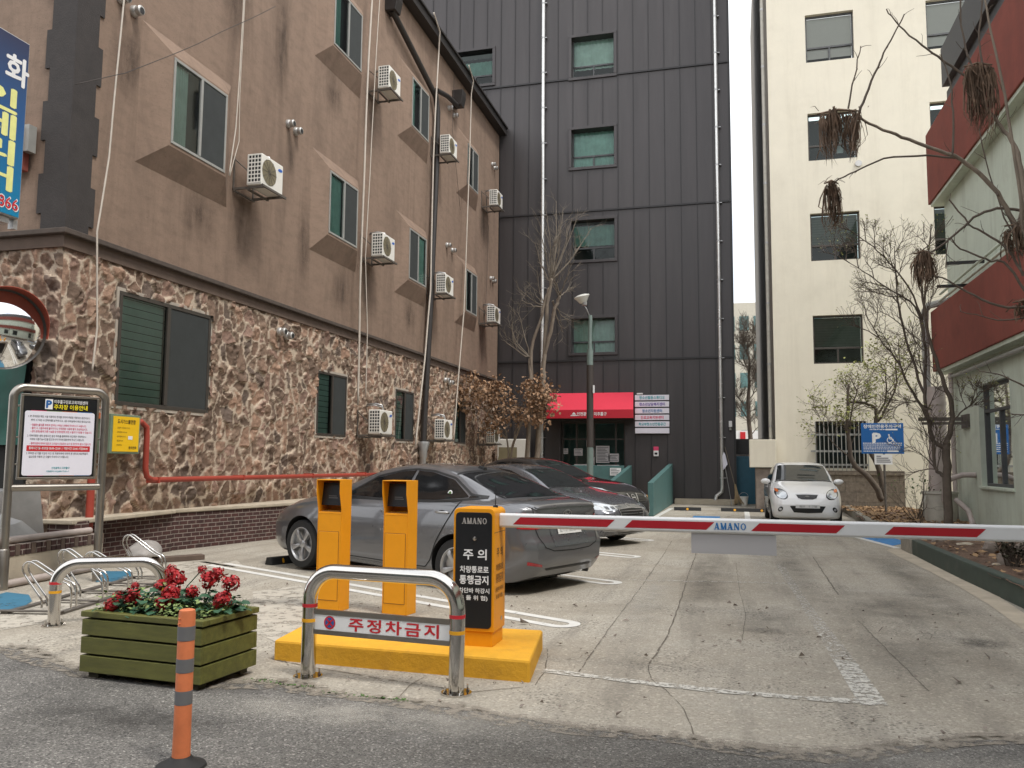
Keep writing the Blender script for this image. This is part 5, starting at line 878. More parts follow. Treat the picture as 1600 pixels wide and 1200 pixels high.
# the arm, a thick white aluminium bar
A0, AL = .153, 4.6; zc = .868; hy, hz = .03, .05
m = MB(); pr = [(-hy, -hz + .012), (-hy + .01, -hz), (hy - .01, -hz), (hy, -hz + .012), (hy, hz - .012), (hy - .01, hz), (-hy + .01, hz), (-hy, hz - .012)]; m.prism([(y, z + zc) for y, z in pr], A0, A0 + AL, 'x'); arm = m.build('barrier_arm', 'barwhite', t, bevel=.004)
yb = - hy - .0015; sl = .055
for a, b in ((.255 - A0, .93 - A0), (1.05 - A0, 1.60 - A0), (1.89 - A0, 2.42 - A0), (2.71 - A0, 3.24 - A0), (3.55 - A0, 4.05 - A0)): m = MB(); m.quad((A0 + a - .0, yb, zc - .026), (A0 + b, yb, zc - .026), (A0 + b + sl, yb, zc + .026), (A0 + a + sl, yb, zc + .026)); m.build('red_stripe', 'barred', arm, fix=False)
m = MB(); serif_amano(m, (1.755, yb, zc), X_, Z_, .045, .215); m.build('arm_lettering', 'textblue', arm, fix=False)
m = MB(); m.box((1.50, -.012, zc - .185), (2.05, -.006, zc - hz + .001)); m.build('hanging_banner', 'banner', arm)
# ---- delineator
t = thing('delineator_post', 'orange plastic delineator post with three grey bands at the kerb lane', 'post', (-2.50, 3.47, .012))
m = MB(); r = .038; m.lathe([(0, .015), (r + .004, .015), (r + .003, .05), (r + .001, .18), (r, .695), (r - .003, .712), (r - .012, .716), (0, .717)], (0, 0, 0), 28); m.build('post', 'orange', t, smooth=True, autosm=40)
m = MB(); m.lathe([(0, 0), (.115, 0), (.11, .012), (.06, .03), (.045, .05), (0, .05)], (0, 0, 0), 28); m.build('rubber_base', 'blackmatte', t, smooth=True, autosm=40)
for z0, z1 in ((.575, .640), (.43, .492), (.285, .347)): m = MB(); m.lathe([(r, z0), (r + .0018, z0), (r + .0018, z1), (r, z1)], (0, 0, 0), 28); m.build('grey_band', 'greyband', t, smooth=True, autosm=40)
m = MB(); m.tube(arc((-.012, -r - .002, .665), .012, -.5, math.pi + .5, 8, Z_, Y_), .004, 6); m.build('eyelet', 'orange', t)
# ---- planter box with red flowers
PL = dict(loc=(-3.635, 4.88, .0), rz=R(-4.5))
t = thing('planter_box', 'olive green slatted wooden planter box full of red flowers', 'planter', PL['loc'], PL['rz'])
hx, hy = .475, .265
m = MB(); m.box((-hx + .03, -hy + .03, .04), (hx - .03, hy - .03, .40)); m.build('inner_box', 'darkwood', t)
m = MB()
for sx in (-1, 1):
    for sy in (-1, 1): m.box((sx * (hx - .08) - .04, sy * (hy - .06) - .035, .012), (sx * (hx - .08) + .04, sy * (hy - .06) + .035, .05))
m.build('foot', 'darkwood', t)
for k, (a, b) in enumerate(((.055, .158), (.172, .275), (.289, .388))):
    sc_ = 1 + .004 * (2 - k)
    for s in (-1, 1): m = MB(); m.box((-hx * sc_, s * hy - .013, a), (hx * sc_, s * hy + .013, b)); m.build('board', 'greenwood', t, bevel=.003)
    for s in (-1, 1): m = MB(); m.box((s * (hx * sc_ - .013) - .0125, -hy + .0135, a), (s * (hx * sc_ - .013) + .0125, hy - .0135, b)); m.build('board', 'greenwood', t, bevel=.003)
rim = .06
for s in (-1, 1): m = MB(); m.box((-hx - .012, s * (hy + .016) - (rim if s > 0 else 0), .402), (hx + .012, s * (hy + .016) + (rim if s < 0 else 0), .438)); m.build('rim_board', 'greenwood', t, bevel=.004)
for s in (-1, 1): m = MB(); m.box((s * (hx + .012) - (rim if s > 0 else 0), -hy + .0445, .403), (s * (hx + .012) + (rim if s < 0 else 0), hy - .0445, .437)); m.build('rim_board', 'greenwood', t, bevel=.004)
m = MB(); m.quad((-hx + .04, -hy + .04, .405), (hx - .04, -hy + .04, .405), (hx - .04, hy - .04, .405), (-hx + .04, hy - .04, .405)); m.build('soil', 'soil', t, fix=False)
PM = Matrix.Translation(PL['loc']) @ Matrix.Rotation(PL['rz'], 4, 'Z')
def flower_head(m, c, r, rnd):
    for i in range(150):
        d = Vector((rnd.gauss(0, 1), rnd.gauss(0, 1), rnd.gauss(.25, .8))).normalized(); p = Vector(c) + d * r * rnd.uniform(.45, 1.0); u = d.orthogonal().normalized(); v = d.cross(u); a0 = rnd.uniform(0, 6)
        s = r * rnd.uniform(.22, .36); u2 = u * math.cos(a0) + v * math.sin(a0); v2 = d.cross(u2)
        m.add([p - u2 * s * .4, p + v2 * s * .7 + d * s * .25, p + u2 * s * 1.1 + d * s * rnd.uniform(.1, .6), p - v2 * s * .7 + d * s * .25], [(0, 1, 2, 3)])
def leaf(m, c, d, s, rnd, droop=.25):
    d = Vector(d).normalized(); u = d.cross(Vector((0, 0, 1))); u = u.normalized() if u.length > .05 else Vector((1, 0, 0)); up = u.cross(d)
    u = (u + up * rnd.uniform(-.4, .4)).normalized(); up = u.cross(d); c = Vector(c)
    m.add([c, c + d * s * .35 + u * s * .45 + up * s * .1, c + d * s * .85 + u * s * .38 - up * s * droop * .3, c + d * s * 1.05 - up * s * droop, c + d * s * .85 - u * s * .38 - up * s * droop * .3, c + d * s * .35 - u * s * .45 + up * s * .1, c + d * s * .5 + up * s * .02], [(0, 1, 6), (1, 2, 6), (2, 3, 6), (3, 4, 6), (4, 5, 6), (5, 0, 6)])
rnd = random.Random(3)
spec = [('red geranium drooping over the front left edge of the planter', (-.29, -.12), [(-.32, -.20, .49, .05), (-.36, -.1, .53, .042), (-.26, -.06, .60, .03)]),
        ('red geranium with a wide front flower head in the left half of the planter', (-.17, -.10), [(-.20, -.15, .545, .06), (-.13, .02, .59, .038)]),
        ('red geranium with the tallest flowers at the back left of the planter', (-.08, .10), [(-.05, .08, .64, .07), (-.13, .12, .69, .04), (.10, .16, .70, .032)]),
        ('red geranium cluster at the centre of the planter', (.03, -.05), [(.02, -.04, .575, .062), (.07, -.08, .545, .05), (.03, -.12, .51, .05)]),
        ('red geranium right of centre with one side bud and one high double head', (.2, .05), [(.18, -.02, .58, .045), (.26, .05, .66, .065), (.31, .06, .70, .045)]),
        ('red geranium at the right end of the planter', (.38, .02), [(.44, .03, .645, .06), (.42, -.02, .55, .058), (.38, -.02, .51, .03)])]
for lab, (bx, by), heads in spec:
    base = PM @ Vector((bx, by, .406)); g_ = thing('geranium_plant', lab, 'flower', base, 0, 'red geraniums in the planter')
    st, lf = MB(), MB(); iv = PM
    for (x, y, z, r) in heads: z -= .02; q = iv @ Vector((x, y, z)); st.tube([base, base.lerp(q, .5) + Vector((0, 0, .03)), q], .004, 5); hd_ = MB(); flower_head(hd_, q, r * .98, rnd); hd_.build('flower_head', 'petal', g_, world=True, fix=False)
    for i in range(34):
        a = rnd.uniform(0, 6.28); el = rnd.uniform(.2, 1.25); L = rnd.uniform(.05, .17); d = Vector((math.cos(a) * math.cos(el), math.sin(a) * math.cos(el), math.sin(el))); q = base + d * L; st.tube([base, q], .0025, 4); leaf(lf, q, Vector((d.x, d.y, d.z * .2)), rnd.uniform(.05, .085), rnd)
    st.build('stem', 'leaf', g_, world=True, fix=False); lf.build('leaves', 'leaf', g_, world=True, fix=False); 

m = MB(); m2 = MB()
for i in range(900):
    x = rnd.uniform(-.44, .44); y = rnd.uniform(-.23, .20); h = .42 + abs(rnd.gauss(0, .045)); p = PM @ Vector((x, y, h)); leaf(m, p, Vector((rnd.gauss(0, 1), rnd.gauss(0, 1), rnd.uniform(.2, 1.2))), rnd.uniform(.016, .032), rnd)
o = m.build('planter_filler', 'palegreen', fix=False); tag(o, 'pale green and white filler foliage under the red flowers', 'foliage', kind='stuff')
for i in range(160):
    x = rnd.uniform(.36, .46); y = rnd.uniform(-.05, .22); p = PM @ Vector((x, y, .41)); d = Vector((rnd.gauss(0, .5), rnd.gauss(0, .5), 1)).normalized(); m2.tube([p, p + d * rnd.uniform(.04, .11)], [.002, .0008], 3)
tag(m2.build('grass_tuft', 'weed', fix=False), 'green grassy tuft in the right back corner of the planter', 'grass', kind='stuff')
# ---- bicycle rack
def rack():
    t = thing('bicycle_rack', 'low stainless bicycle rack of paired bent tubes on flat rails', 'bicycle rack', (-6.0, 6.47, 0), R(12.3))
    m = MB(); L = 2.35
    for x in (-.52, -.02): m.box((x - .035, -.02, .0), (x + .035, L, .022))
    for y in (.0, .6, 1.2, 1.75, 2.3): m.box((-.62 if y == 0 else -.5, y - .03, .023), (.02, y + .03, .036))
    m.build('base_rail', 'steel', t, bevel=.004)
    prof = [(0, .03), (0, .17), (-.012, .225), (-.05, .26), (-.10, .275), (-.15, .30), (-.38, .44), (-.415, .455), (-.45, .45), (-.48, .42), (-.485, .38), (-.47, .34), (-.30, .13), (-.28, .09), (-.28, .03)]
    f = []
    for a, b in zip(prof, prof[1:]): f += [(a[0] + (b[0] - a[0]) * k / 3, a[1] + (b[1] - a[1]) * k / 3) for k in range(3)]
    f.append(prof[-1]); g = [f[0]] + [((f[i - 1][0] + 2 * f[i][0] + f[i + 1][0]) / 4, (f[i - 1][1] + 2 * f[i][1] + f[i + 1][1]) / 4) for i in range(1, len(f) - 1)] + [f[-1]]
    for k, y in enumerate((.16, .72, 1.22, 2.0)):
        hh = (1.0, 1.12, .95, 1.2)[k]; m = MB()
        for dy in (0, .085): m.tube([(x, y + dy, z * hh) for x, z in g], .0095, 8)
        m.box((-.006, y, .12), (.006, y + .085, .13)); m.build('wheel_loop', 'chrome', t, smooth=True, autosm=50)
    return t
rack()
# ---- notice board
Pa, Pb = Vector((-7.72, 7.47, 0)), Vector((-7.25, 8.33, 0)); d = Pb - Pa; LB = d.length
t = thing('notice_board', 'stainless framed parking notice board with white panel and black header', 'notice board', Pa, math.atan2(d.y, d.x))
r = .045; zt = 2.24; pts = [(0, 0, 0), (0, 0, 1), (0, 0, zt - .14)] + [(.12 - .12 * math.cos(a), 0, zt - .14 + .12 * math.sin(a)) for a in [k * math.pi / 16 for k in range(1, 9)]]; pts += [(LB - q[0], 0, q[2]) for q in reversed(pts)]
m = MB(); m.tube(pts, r, 20); m.build('post_frame', 'brushed', t, smooth=True, autosm=50)
m = MB(); m.tube([(0, 0, 1.10), (LB, 0, 1.10)], .04, 16); m.build('lower_rail', 'brushed', t, smooth=True, autosm=50)
m = MB(); m.lathe([(0, 0), (.06, 0), (.06, .42), (.05, .44), (0, .44)], (0, 0, 0), 18); m.build('post_sleeve', 'brushed', t, smooth=True, autosm=40)
x0, x1, z0, z1 = .075, LB - .075, 1.19, 2.15
m = MB(); m.box((x0, -.02, z0), (x1, .02, z0 + .025)); m.box((x0, -.02, z1 - .025), (x1, .02, z1)); m.box((x0, -.02, z0 + .025), (x0 + .025, .02, z1 - .025)); m.box((x1 - .025, -.02, z0 + .025), (x1, .02, z1 - .025))
for x in (.05, LB - .05 - .02):
    for z in (1.35, 1.65, 2.0): m.box((x, -.008, z), (x + .02, .008, z + .02))
m.build('panel_frame', 'brushed', t, bevel=.003)
m = MB(); m.box((x0 + .026, -.012, z0 + .026), (x1 - .026, .012, z1 - .026)); bd = m.build('board', 'black', t)
bx0, bx1, bz0, bz1 = x0 + .045, x1 - .045, z0 + .045, z1 - .19; W_ = bx1 - bx0; po = []
for cx_, cz_, a0 in ((bx1 - .025, bz0 + .025, -90), (bx1 - .025, bz1 - .025, 0), (bx0 + .025, bz1 - .025, 90), (bx0 + .025, bz0 + .025, 180)): po += [(cx_ + .025 * math.cos(R(a0 + k * 18)), -.0145, cz_ + .025 * math.sin(R(a0 + k * 18))) for k in range(6)]
m = MB(); m.add(po, [tuple(range(len(po)))]); wp = m.build('white_panel', 'lavender', bd, fix=False)
for i, c_ in enumerate(('textpink', 'palegreen', 'orange', 'textblue')):
    m = MB(); a = bx0 + W_ * (.08 + .22 * i); b = a + W_ * .22
    for z in (bz1 - .004, bz0 - .004): m.quad((a, -.0135, z), (b, -.0135, z), (b, -.0135, z + .010), (a, -.0135, z + .010))
    m.build('colour_bar', c_, bd, fix=False)
m = MB(); text(m, '미추홀구진로교육지원센터', (x0 + .26 + .26, -.0145, z1 - .075), X_, Z_, w=.36, h=.042, bold=.02); m.build('title_lettering', 'textwhite', bd, fix=False)
m = MB(); text(m, '주차장 이용안내', (x0 + .26 + .26, -.0145, z1 - .135), X_, Z_, w=.36, h=.055, bold=.03); m.build('title_lettering', 'textyellow', bd, fix=False)
m = MB(); m.box((x0 + .245, -.0145, z1 - .165), (x0 + .325, -.0125, z1 - .05)); pq = m.build('parking_symbol', 'white', bd); m = MB(); text(m, 'P', (x0 + .285, -.0155, z1 - .108), X_, Z_, h=.08, bold=.06); m.build('letter', 'signblue', pq, fix=False)
L1 = [(0, 'k', '1. 본 주차장은 해당 시설 이용자의 편의를 위하여 무료로 개방되는 공간이오니'), (1, 'k', '    주차 시 차량 내 연락처를 남겨주시고, 1층 사무실에서 확인 받으십시오.'), (2.25, 'r', '• 원활한 출차를 위하여 장애인 구획선 안쪽에 주차하시기 바랍니다.'), (3.1, 'r', '• 출차 시 사용자에게 불이익이나 안전문을 이용해 출차 조심하십시오.'), (3.95, 'r', '• 센터 운영상황에 따른 시설물 및 안전차량에 의한 시 출차가 지연될 수 있습니다.'),
      (5.1, 'k', '2. 외부차량은 센터 운영시간 동안 주차를 통제하며 야간에만 개방하오니'), (6.0, 'k', '    아래의 이용가능시간을 참고하시어 주차에 협조하여 주시기 바랍니다.'), (7.1, 'r', '• 통제차량에 대하여 협조의 고지없이 진입관리 요구 및 견인조치 될 수 있습니다.'), (9.7, 'k', '3. 주차장 내 기물 이상의 사고 및 차량피해에 대하여 본 센터의 배상책임이'), (10.6, 'k', '    없으므로 이용자 간 각별히 주의하시기 바랍니다.')]
mk, mr = MB(), MB(); dz = W_ * .058
for i, c_, s in L1: q = mk if c_ == 'k' else mr; text(q, s.strip(), (bx0 + (.035 if not s.startswith('    ') and c_ == 'k' else .065), -.0155, bz1 - .06 - i * dz), X_, Z_, w=W_ * min(.88, len(s.strip()) * .0215), h=.026, align='l', bold=.012)
mk2 = MB(); text(mk2, '인천광역시 미추홀구', ((bx0 + bx1) / 2 + .03, -.0155, bz0 + .085), X_, Z_, w=.19, h=.026, bold=.02); text(mk2, '이용문의 032)880-7240~7', ((bx0 + bx1) / 2, -.0155, bz0 + .045), X_, Z_, w=.24, h=.024, bold=.015)
mk.build('body_lettering', 'textgrey', wp, fix=False); mr.build('red_lettering', 'textpink', wp, fix=False); mk2.build('footer_lettering', 'textteal', wp, fix=False)
m = MB(); zz = bz1 - .06 - 8.4 * dz; m.box((bx0 + .035, -.0165, zz - .032), (bx1 - .035, -.0148, zz + .032)); rb = m.build('red_bar', 'textred', wp); m = MB(); text(m, '통제시간 월~토요일 08:00~22:00  |  개방시간 22:00~익일08:00', ((bx0 + bx1) / 2, -.0175, zz), X_, Z_, w=W_ * .84, h=.034, bold=.02); m.build('lettering', 'textwhite', rb, fix=False)
# ---- convex traffic mirror
c = Vector((-8.97, 8.45, 3.06)); t = thing('convex_mirror', 'round convex traffic mirror with red hood above the notice board', 'mirror', c)
nrm = Vector((.90, -.43, -.05)).normalized(); u = Vector((0, 0, 1)).cross(nrm).normalized(); v = nrm.cross(u); rr = .50; vs = [c + nrm * .17]; fs = []; N = 48; K = 12
for k in range(1, K + 1):
    a = k / K; q = rr * a; h = .17 * (1 - a * a)
    vs += [c + nrm * h + (u * math.cos(2 * math.pi * i / N) + v * math.sin(2 * math.pi * i / N)) * q for i in range(N)]
fs += [(0, 1 + i, 1 + (i + 1) % N) for i in range(N)]
for k in range(K - 1): fs += [(1 + k * N + i, 1 + (k + 1) * N + i, 1 + (k + 1) * N + (i + 1) % N, 1 + k * N + (i + 1) % N) for i in range(N)]
m = MB(); m.add(vs, fs); m.build('mirror_face', 'mirror', t, world=True, smooth=True)
m = MB(); m.add([c - nrm * .03 + (u * math.cos(2 * math.pi * i / N) + v * math.sin(2 * math.pi * i / N)) * (rr + .012) for i in range(N)] + [c + nrm * .02 + (u * math.cos(2 * math.pi * i / N) + v * math.sin(2 * math.pi * i / N)) * (rr + .012) for i in range(N)] + [c + nrm * .004 + (u * math.cos(2 * math.pi * i / N) + v * math.sin(2 * math.pi * i / N)) * (rr - .015) for i in range(N)], [(i, (i + 1) % N, N + (i + 1) % N, N + i) for i in range(N)] + [(N + i, N + (i + 1) % N, 2 * N + (i + 1) % N, 2 * N + i) for i in range(N)] + [tuple(range(N))]); m.build('rim', 'brownframe', t, world=True)
m = MB(); vs = []; n = 28
for i in range(n + 1):
    a = R(-8) + (math.pi + R(16)) * i / n; e = u * math.cos(a) + v * math.sin(a); dp = .24 * max(.08, math.sin(max(.0, min(math.pi, a)))) ** .6
    vs += [c + e * (rr + .02), c + e * (rr + .03) + nrm * dp]
m.add(vs, [(2 * i, 2 * i + 2, 2 * i + 3, 2 * i + 1) for i in range(n)]); o = m.build('hood', 'mirrorhood', t, world=True, fix=False); sm = o.modifiers.new('thick', 'SOLIDIFY'); sm.thickness = .008
m = MB(); m.tube([(-9.25, 8.62, 0), (-9.25, 8.62, 3.1)], .045, 14); m.obox((-9.17, 8.54, 3.05), (.2, .06, .06), (0, 0, R(-45))); m.build('pole', 'bollgreen', t, world=True, smooth=True, autosm=40)
# ---- vertical shop sign
sx = -8.25; y0, y1, z0, z1 = 7.08, 7.90, 4.28, 6.47
t = thing('shop_sign', 'tall blue shop sign with yellow Korean letters hung before the brown building', 'sign', (sx, 7.5, z0))
m = MB(); m.box((sx - .18, y0, z0), (sx, y1, z1)); m.build('cabinet', 'signback', t, world=True, bevel=.01)
m = MB(); m.box((sx, y0 + .015, z0 + .015), (sx + .006, y1 - .015, z1 - .015)); fc = m.build('face', 'siggrad', t, world=True)
m = MB(); m2 = MB(); px = sx + .0085
text(m2, '화', (px, 7.735, 6.06), Y_, Z_, w=.32, h=.34, bold=.035)
for i, s in enumerate('인테리어'):
    text(m, s, (px, 7.52, 5.66 - i * .315), Y_, Z_, w=.46, h=.285, bold=.04)
m.build('lettering', 'textpale', fc, world=True, fix=False); m2.build('lettering', 'textwhite', fc, world=True, fix=False)
m = MB(); text(m, '777-8866', (px + .001, 7.50, 4.43), Y_, Z_, w=.74, h=.15, bold=.05); m.build('number_outline', 'textwhite', fc, world=True, fix=False); m = MB(); text(m, '777-8866', (px + .003, 7.50, 4.43), Y_, Z_, w=.72, h=.135, bold=.015); m.build('number', 'textred', fc, world=True, fix=False)
m = MB(); m.box((sx - .12, 7.86, 4.16), (sx - .04, 7.92, 4.275)); m.box((sx - .14, 7.3, 4.2), (sx - .04, 7.8, 4.275)); m.build('bracket', 'galv', t, world=True)
t = thing('sign_ballast', 'rusty electrical box on the front wall behind the blue sign', 'electrical box', (-9.3, 8.9, 5.4)); m = MB(); m.box((-9.42, 8.72, 5.3), (-9.22, 8.93, 5.9)); m.build('case', 'rust', t, world=True, bevel=.01); m = MB(); m.box((-9.215, 8.8, 5.55), (-9.12, 8.93, 5.92)); m.build('cover', 'greyframe', t, world=True)
# ---- low wall and clutter on the left
t = thing('low_wall', 'low concrete wall with a course of upright dark bricks behind the bicycle rack', 'wall', (-8.1, 8.3, 0))
m = MB(); m.prism([(-7.72, 6.5), (-8.02, 9.3), (-8.3, 9.3), (-8.0, 6.5)], -.02, .33); m.build('render', 'concl', t, world=True)
for i in range(34): f = i / 34; x = -7.72 - .30 * f; y = 6.5 + 2.8 * f; m = MB(); m.obox((x - .12, y + .04, .395), (.25, .07, .125), (0, 0, R(6))); m.build('brick', 'brick' if i % 3 else 'soffit', t, world=True, bevel=.004)
m = MB(); m.prism([(-7.735, 6.5), (-8.035, 9.3), (-8.3, 9.3), (-8.0, 6.5)], .334, .452); m.build('mortar_core', 'concl', t, world=True)
for z, x, lb in ((.05, -7.64, 'grey pipe lying along the foot of the low wall'), (.50, -7.82, 'grey pipe resting on top of the low brick course')): pipe_thing('grey_pipe', lb, 'pipe', [(x + .03, 6.4, z), (x - .28, 9.15, z)], .042, 'greypipe')
m = MB(); m.add([(-8.6, 7.2, .47), (-8.0, 7.0, .47), (-8.25, 8.55, .47), (-8.42, 8.62, .72), (-8.30, 8.5, 1.02), (-8.8, 8.2, 1.05), (-8.8, 7.2, 1.02)], [(0, 1, 2, 3, 4, 5, 6)]); o = m.build('metal_sheet', 'greyband'); sm = o.modifiers.new('thick', 'SOLIDIFY'); sm.thickness = .02; tag(o, 'grey sheet metal cover leaning behind the notice board', 'sheet'); o.data.materials[0] = MT['galv']
m = MB(); m.box((-8.55, 8.95, .0), (-8.16, 9.2, .62)); tag(m.build('brick_pier', 'brick', bevel=.006), 'short dark brick pier at the building corner beside the red standpipe', 'pier')
pipe_thing('standpipe', 'red vertical standpipe at the foot of the stone corner', 'pipe', [(-8.36, 9.42, 1.2), (-8.36, 9.42, .0)], .05, 'redpipe')
t = thing('plank', 'dark brown plank on the ground in front of the brick ledge', 'plank', (-7.6, 9.9, 0)); m = MB(); m.prism([(-8.35, 9.0), (-7.35, 10.55), (-7.5, 10.68), (-8.5, 9.1)], .0, .07); m.build('board', 'soffit', t, world=True, bevel=.006)
t = thing('sack', 'grey dusty sack slumped on the dark brown plank', 'sack', (-8.0, 10.1, .07)); m = MB(); vs = []; nu, nv = 24, 12
for i in range(nv + 1):
    for j in range(nu):
        th = math.pi * i / nv; ph = 2 * math.pi * j / nu; p = Vector((math.sin(th) * math.cos(ph) * .22, math.cos(th) * .62, max(-.05, math.sin(th) * math.sin(ph)) * .17)); p *= 1 + .22 * noise.noise(p * 5); q = Matrix.Rotation(R(-33), 3, 'Z').inverted() @ p; vs.append(Vector((-7.95, 10.05, .12)) + q)
m.add(vs, [(i * nu + j, i * nu + (j + 1) % nu, (i + 1) * nu + (j + 1) % nu, (i + 1) * nu + j) for i in range(nv) for j in range(nu)]); m.build('bag', 'sack', t, world=True, smooth=True)
# ---- wheel stops
def wheel_stop():
    t = thing('wheel_stop', '', 'wheel stop'); m = MB(); m.prism([(-.075, 0), (.075, 0), (.045, .10), (-.045, .10)], -.40, .40, 'x'); m.build('rubber_block', 'blackmatte', t, bevel=.008)
    for s in (-1, 1):
        m = MB(); yy = -.065; m.add([(-.28 * s - .05, yy - .006, .012), (-.28 * s + .05, yy - .006, .012), (-.28 * s, yy + .016, .085)], [(0, 1, 2)]); m.build('reflector', 'orange', t, fix=False)
    m = MB(); disc(m, (0, -.064, .05), (1, 0, 0), (0, .28, .95), .036, 18); m.build('reflector_disc', 'yellowtape', t, fix=False); return t
w0 = wheel_stop(); w0['group'] = 'black rubber wheel stops'; w0['label'] = 'black rubber wheel stop against the front wheel of the grey car nearest the barrier'; w0.location = (-6.10, 10.48, 0); w0.rotation_euler = (0, 0, R(67)); w0.scale = (.5, 1, 1)
for x, lb in ((-1.4, 'black rubber wheel stop in the empty bay beside the teal parapet'), (-.02, 'black rubber wheel stop in front of the leaning brooms'), (.75, 'black rubber wheel stop behind the white car')): dup(w0, lb, (x, 25.9, 0), 0, (1, 1, 1))
# ---- disabled bay sign
sp = Vector((3.92, 24.5, 0)); t = thing('disabled_parking_sign', 'blue disabled parking sign on a thin post in the far planting bed', 'sign', sp)
m = MB(); m.tube([(0, 0, .1), (0, 0, 2.55)], .03, 12); m.build('post', 'steel', t, smooth=True, autosm=50)
m = MB(); m.box((-.57, -.05, 1.72), (.50, -.03, 2.55)); pn = m.build('panel', 'signblue', t, bevel=.006)
m = MB(); yy = -.052
text(m, '장애인전용주차구역', (-.035, yy, 2.46), X_, Z_, w=.94, h=.10, bold=.03); text(m, 'P', (-.18, yy, 2.15), X_, Z_, h=.24, w=.18, bold=.07)
for z, a, b in ((2.375, -.35, .35), (2.005, -.53, .46), (1.955, -.53, .46), (1.90, -.52, .40), (1.85, -.52, .40), (1.79, -.52, .1)):
    x = a
    while x < b - .02: w_ = rnd.uniform(.02, .06); m.quad((x, yy, z - .011), (min(b, x + w_), yy, z - .011), (min(b, x + w_), yy, z + .011), (x, yy, z + .011)); x += w_ + .012
for a, b, z in ((.05, .35, 2.375), (.08, .36, 1.79)): m.quad((a, yy - .001, z - .02), (b, yy - .001, z - .02), (b, yy - .001, z + .02), (a, yy - .001, z + .02))
# wheelchair symbol
cxx, czz = .15, 2.12; disc(m, (cxx - .02, yy, czz + .11), X_, Z_, .022, 14); disc(m, (cxx + .0, yy, czz - .03), X_, Z_, .075, 26, r0=.058)
for p, q, w_ in (((-.015, .09), (.0, .0), .03), ((.0, .0), (.075, -.005), .024), ((.075, -.005), (.105, -.085), .024), ((.105, -.085), (.135, -.08), .018), ((-.01, .05), (.05, .04), .018)):
    a, b = Vector(p), Vector(q); dd = (b - a).normalized(); nn = Vector((-dd.y, dd.x)) * w_ / 2; m.add([(cxx + k.x, yy - .001, czz + k.y) for k in (a - nn, b - nn, b + nn, a + nn)], [(0, 1, 2, 3)])
m.build('lettering', 'textwhite', pn, fix=False)
m = MB(); m.box((-.25, -.048, 1.43), (.20, -.032, 1.70)); p2 = m.build('lower_plate', 'white', t); m = MB()
for i, w_ in enumerate((.12, .3, .34, .36)): m.quad((-.2, -.0495, 1.64 - i * .052), (-.2 + w_, -.0495, 1.64 - i * .052), (-.2 + w_, -.0495, 1.665 - i * .052), (-.2, -.0495, 1.665 - i * .052))
m.build('lettering', 'textgrey', p2, fix=False)
# ---- street lamp
lp = Vector((-4.39, 26.0, 0)); t = thing('street_lamp', 'green grey street lamp with a flat pale head beside the red awning', 'street lamp', lp)
m = MB(); m.tube([(0, 0, 0), (0, 0, 5.0)], .10, 18); m.build('pole', 'bollgreen', t, smooth=True, autosm=50); m = MB(); m.tube([(0, 0, 4.7), (0, 0, 5.6), (.02, 0, 5.95), (.01, 0, 6.1)], .062, 14); m.build('upper_pole', 'bollgreen', t, smooth=True, autosm=50)
m = MB(); m.tube([(0, 0, 1.9), (0, 0, 4.5)], .107, 18); m.build('brown_sleeve', 'polebrown', t, smooth=True, autosm=50); m = MB(); m.tube([(.0, 0, 6.05), (-.1, -.05, 6.3), (-.2, -.1, 6.5)], .02, 8); m.build('arm', 'galv', t, smooth=True)
m = MB(); m.lathe([(0, .16), (.14, .16), (.25, .12), (.255, .09), (.2, .03), (.12, -.10), (.06, -.13), (0, -.13)], (-.22, -.1, 6.6), 22, rot=(R(8), R(-14), 0)); m.build('lamp_head', 'lamp', t, smooth=True, autosm=40)
m = MB(); m.lathe([(0, -.12), (.08, -.12), (.10, -.02), (.0, -.02)], (-.16, -.11, 6.53), 16); m.build('lamp_glass', 'galv', t, smooth=True, autosm=40); m = MB(); m.box((.11, -.11, 3.6), (.16, -.06, 3.85)); m.build('small_tag', 'white', t)

# ================================================================ CARS
MT.update(paint_grey=M('grey_metallic_paint', (.155, .158, .168), .3, metal=.6, var=.03, coat=1), paint_dark=M('charcoal_metallic_paint', (.14, .145, .16), .28, metal=.6, var=.03, coat=1), paint_black=M('black_car_paint', (.011, .011, .012), .3, var=.03, coat=1, dirt=.25, dirtcol=(.035, .033, .03), dscale=6), paint_white=M('white_car_paint', (.88, .88, .87), .3, var=.02, coat=1),
          carglass=M('dark_car_glass', (.006, .007, .008), .03, var=.05, spec=.8), carglass2=M('windscreen_glass', (.012, .015, .015), .03, var=.1, spec=.9), tyre=M('tyre_rubber', (.014, .014, .014), .75, bump=.1), rim=M('alloy_rim', (.46, .46, .46), .3, metal=.75, var=.06), wheelwell=M('wheel_well', (.006, .006, .006), .9), trim=M('black_trim', (.01, .01, .01), .45), seam=M('panel_gap', (.004, .004, .004), .8), lampred=M('tail_lamp_red', (.35, .008, .015), .12, coat=1, var=.1), lampclear=M('head_lamp_lens', (.55, .58, .6), .1, metal=.4, coat=1, var=.15, scale=14), lamporange=M('orange_lens', (.75, .17, .03), .2, coat=1), lampdark=M('head_lamp_inner', (.03, .033, .036), .15, coat=1), grille=M('grille_black', (.012, .012, .012), .4), plate=M('number_plate', (.66, .66, .64), .5, var=.04), plateblur=M('plate_grey', (.45, .45, .44), .6, var=.5, scale=18), dash=M('dash_dark', (.01, .01, .01), .8))
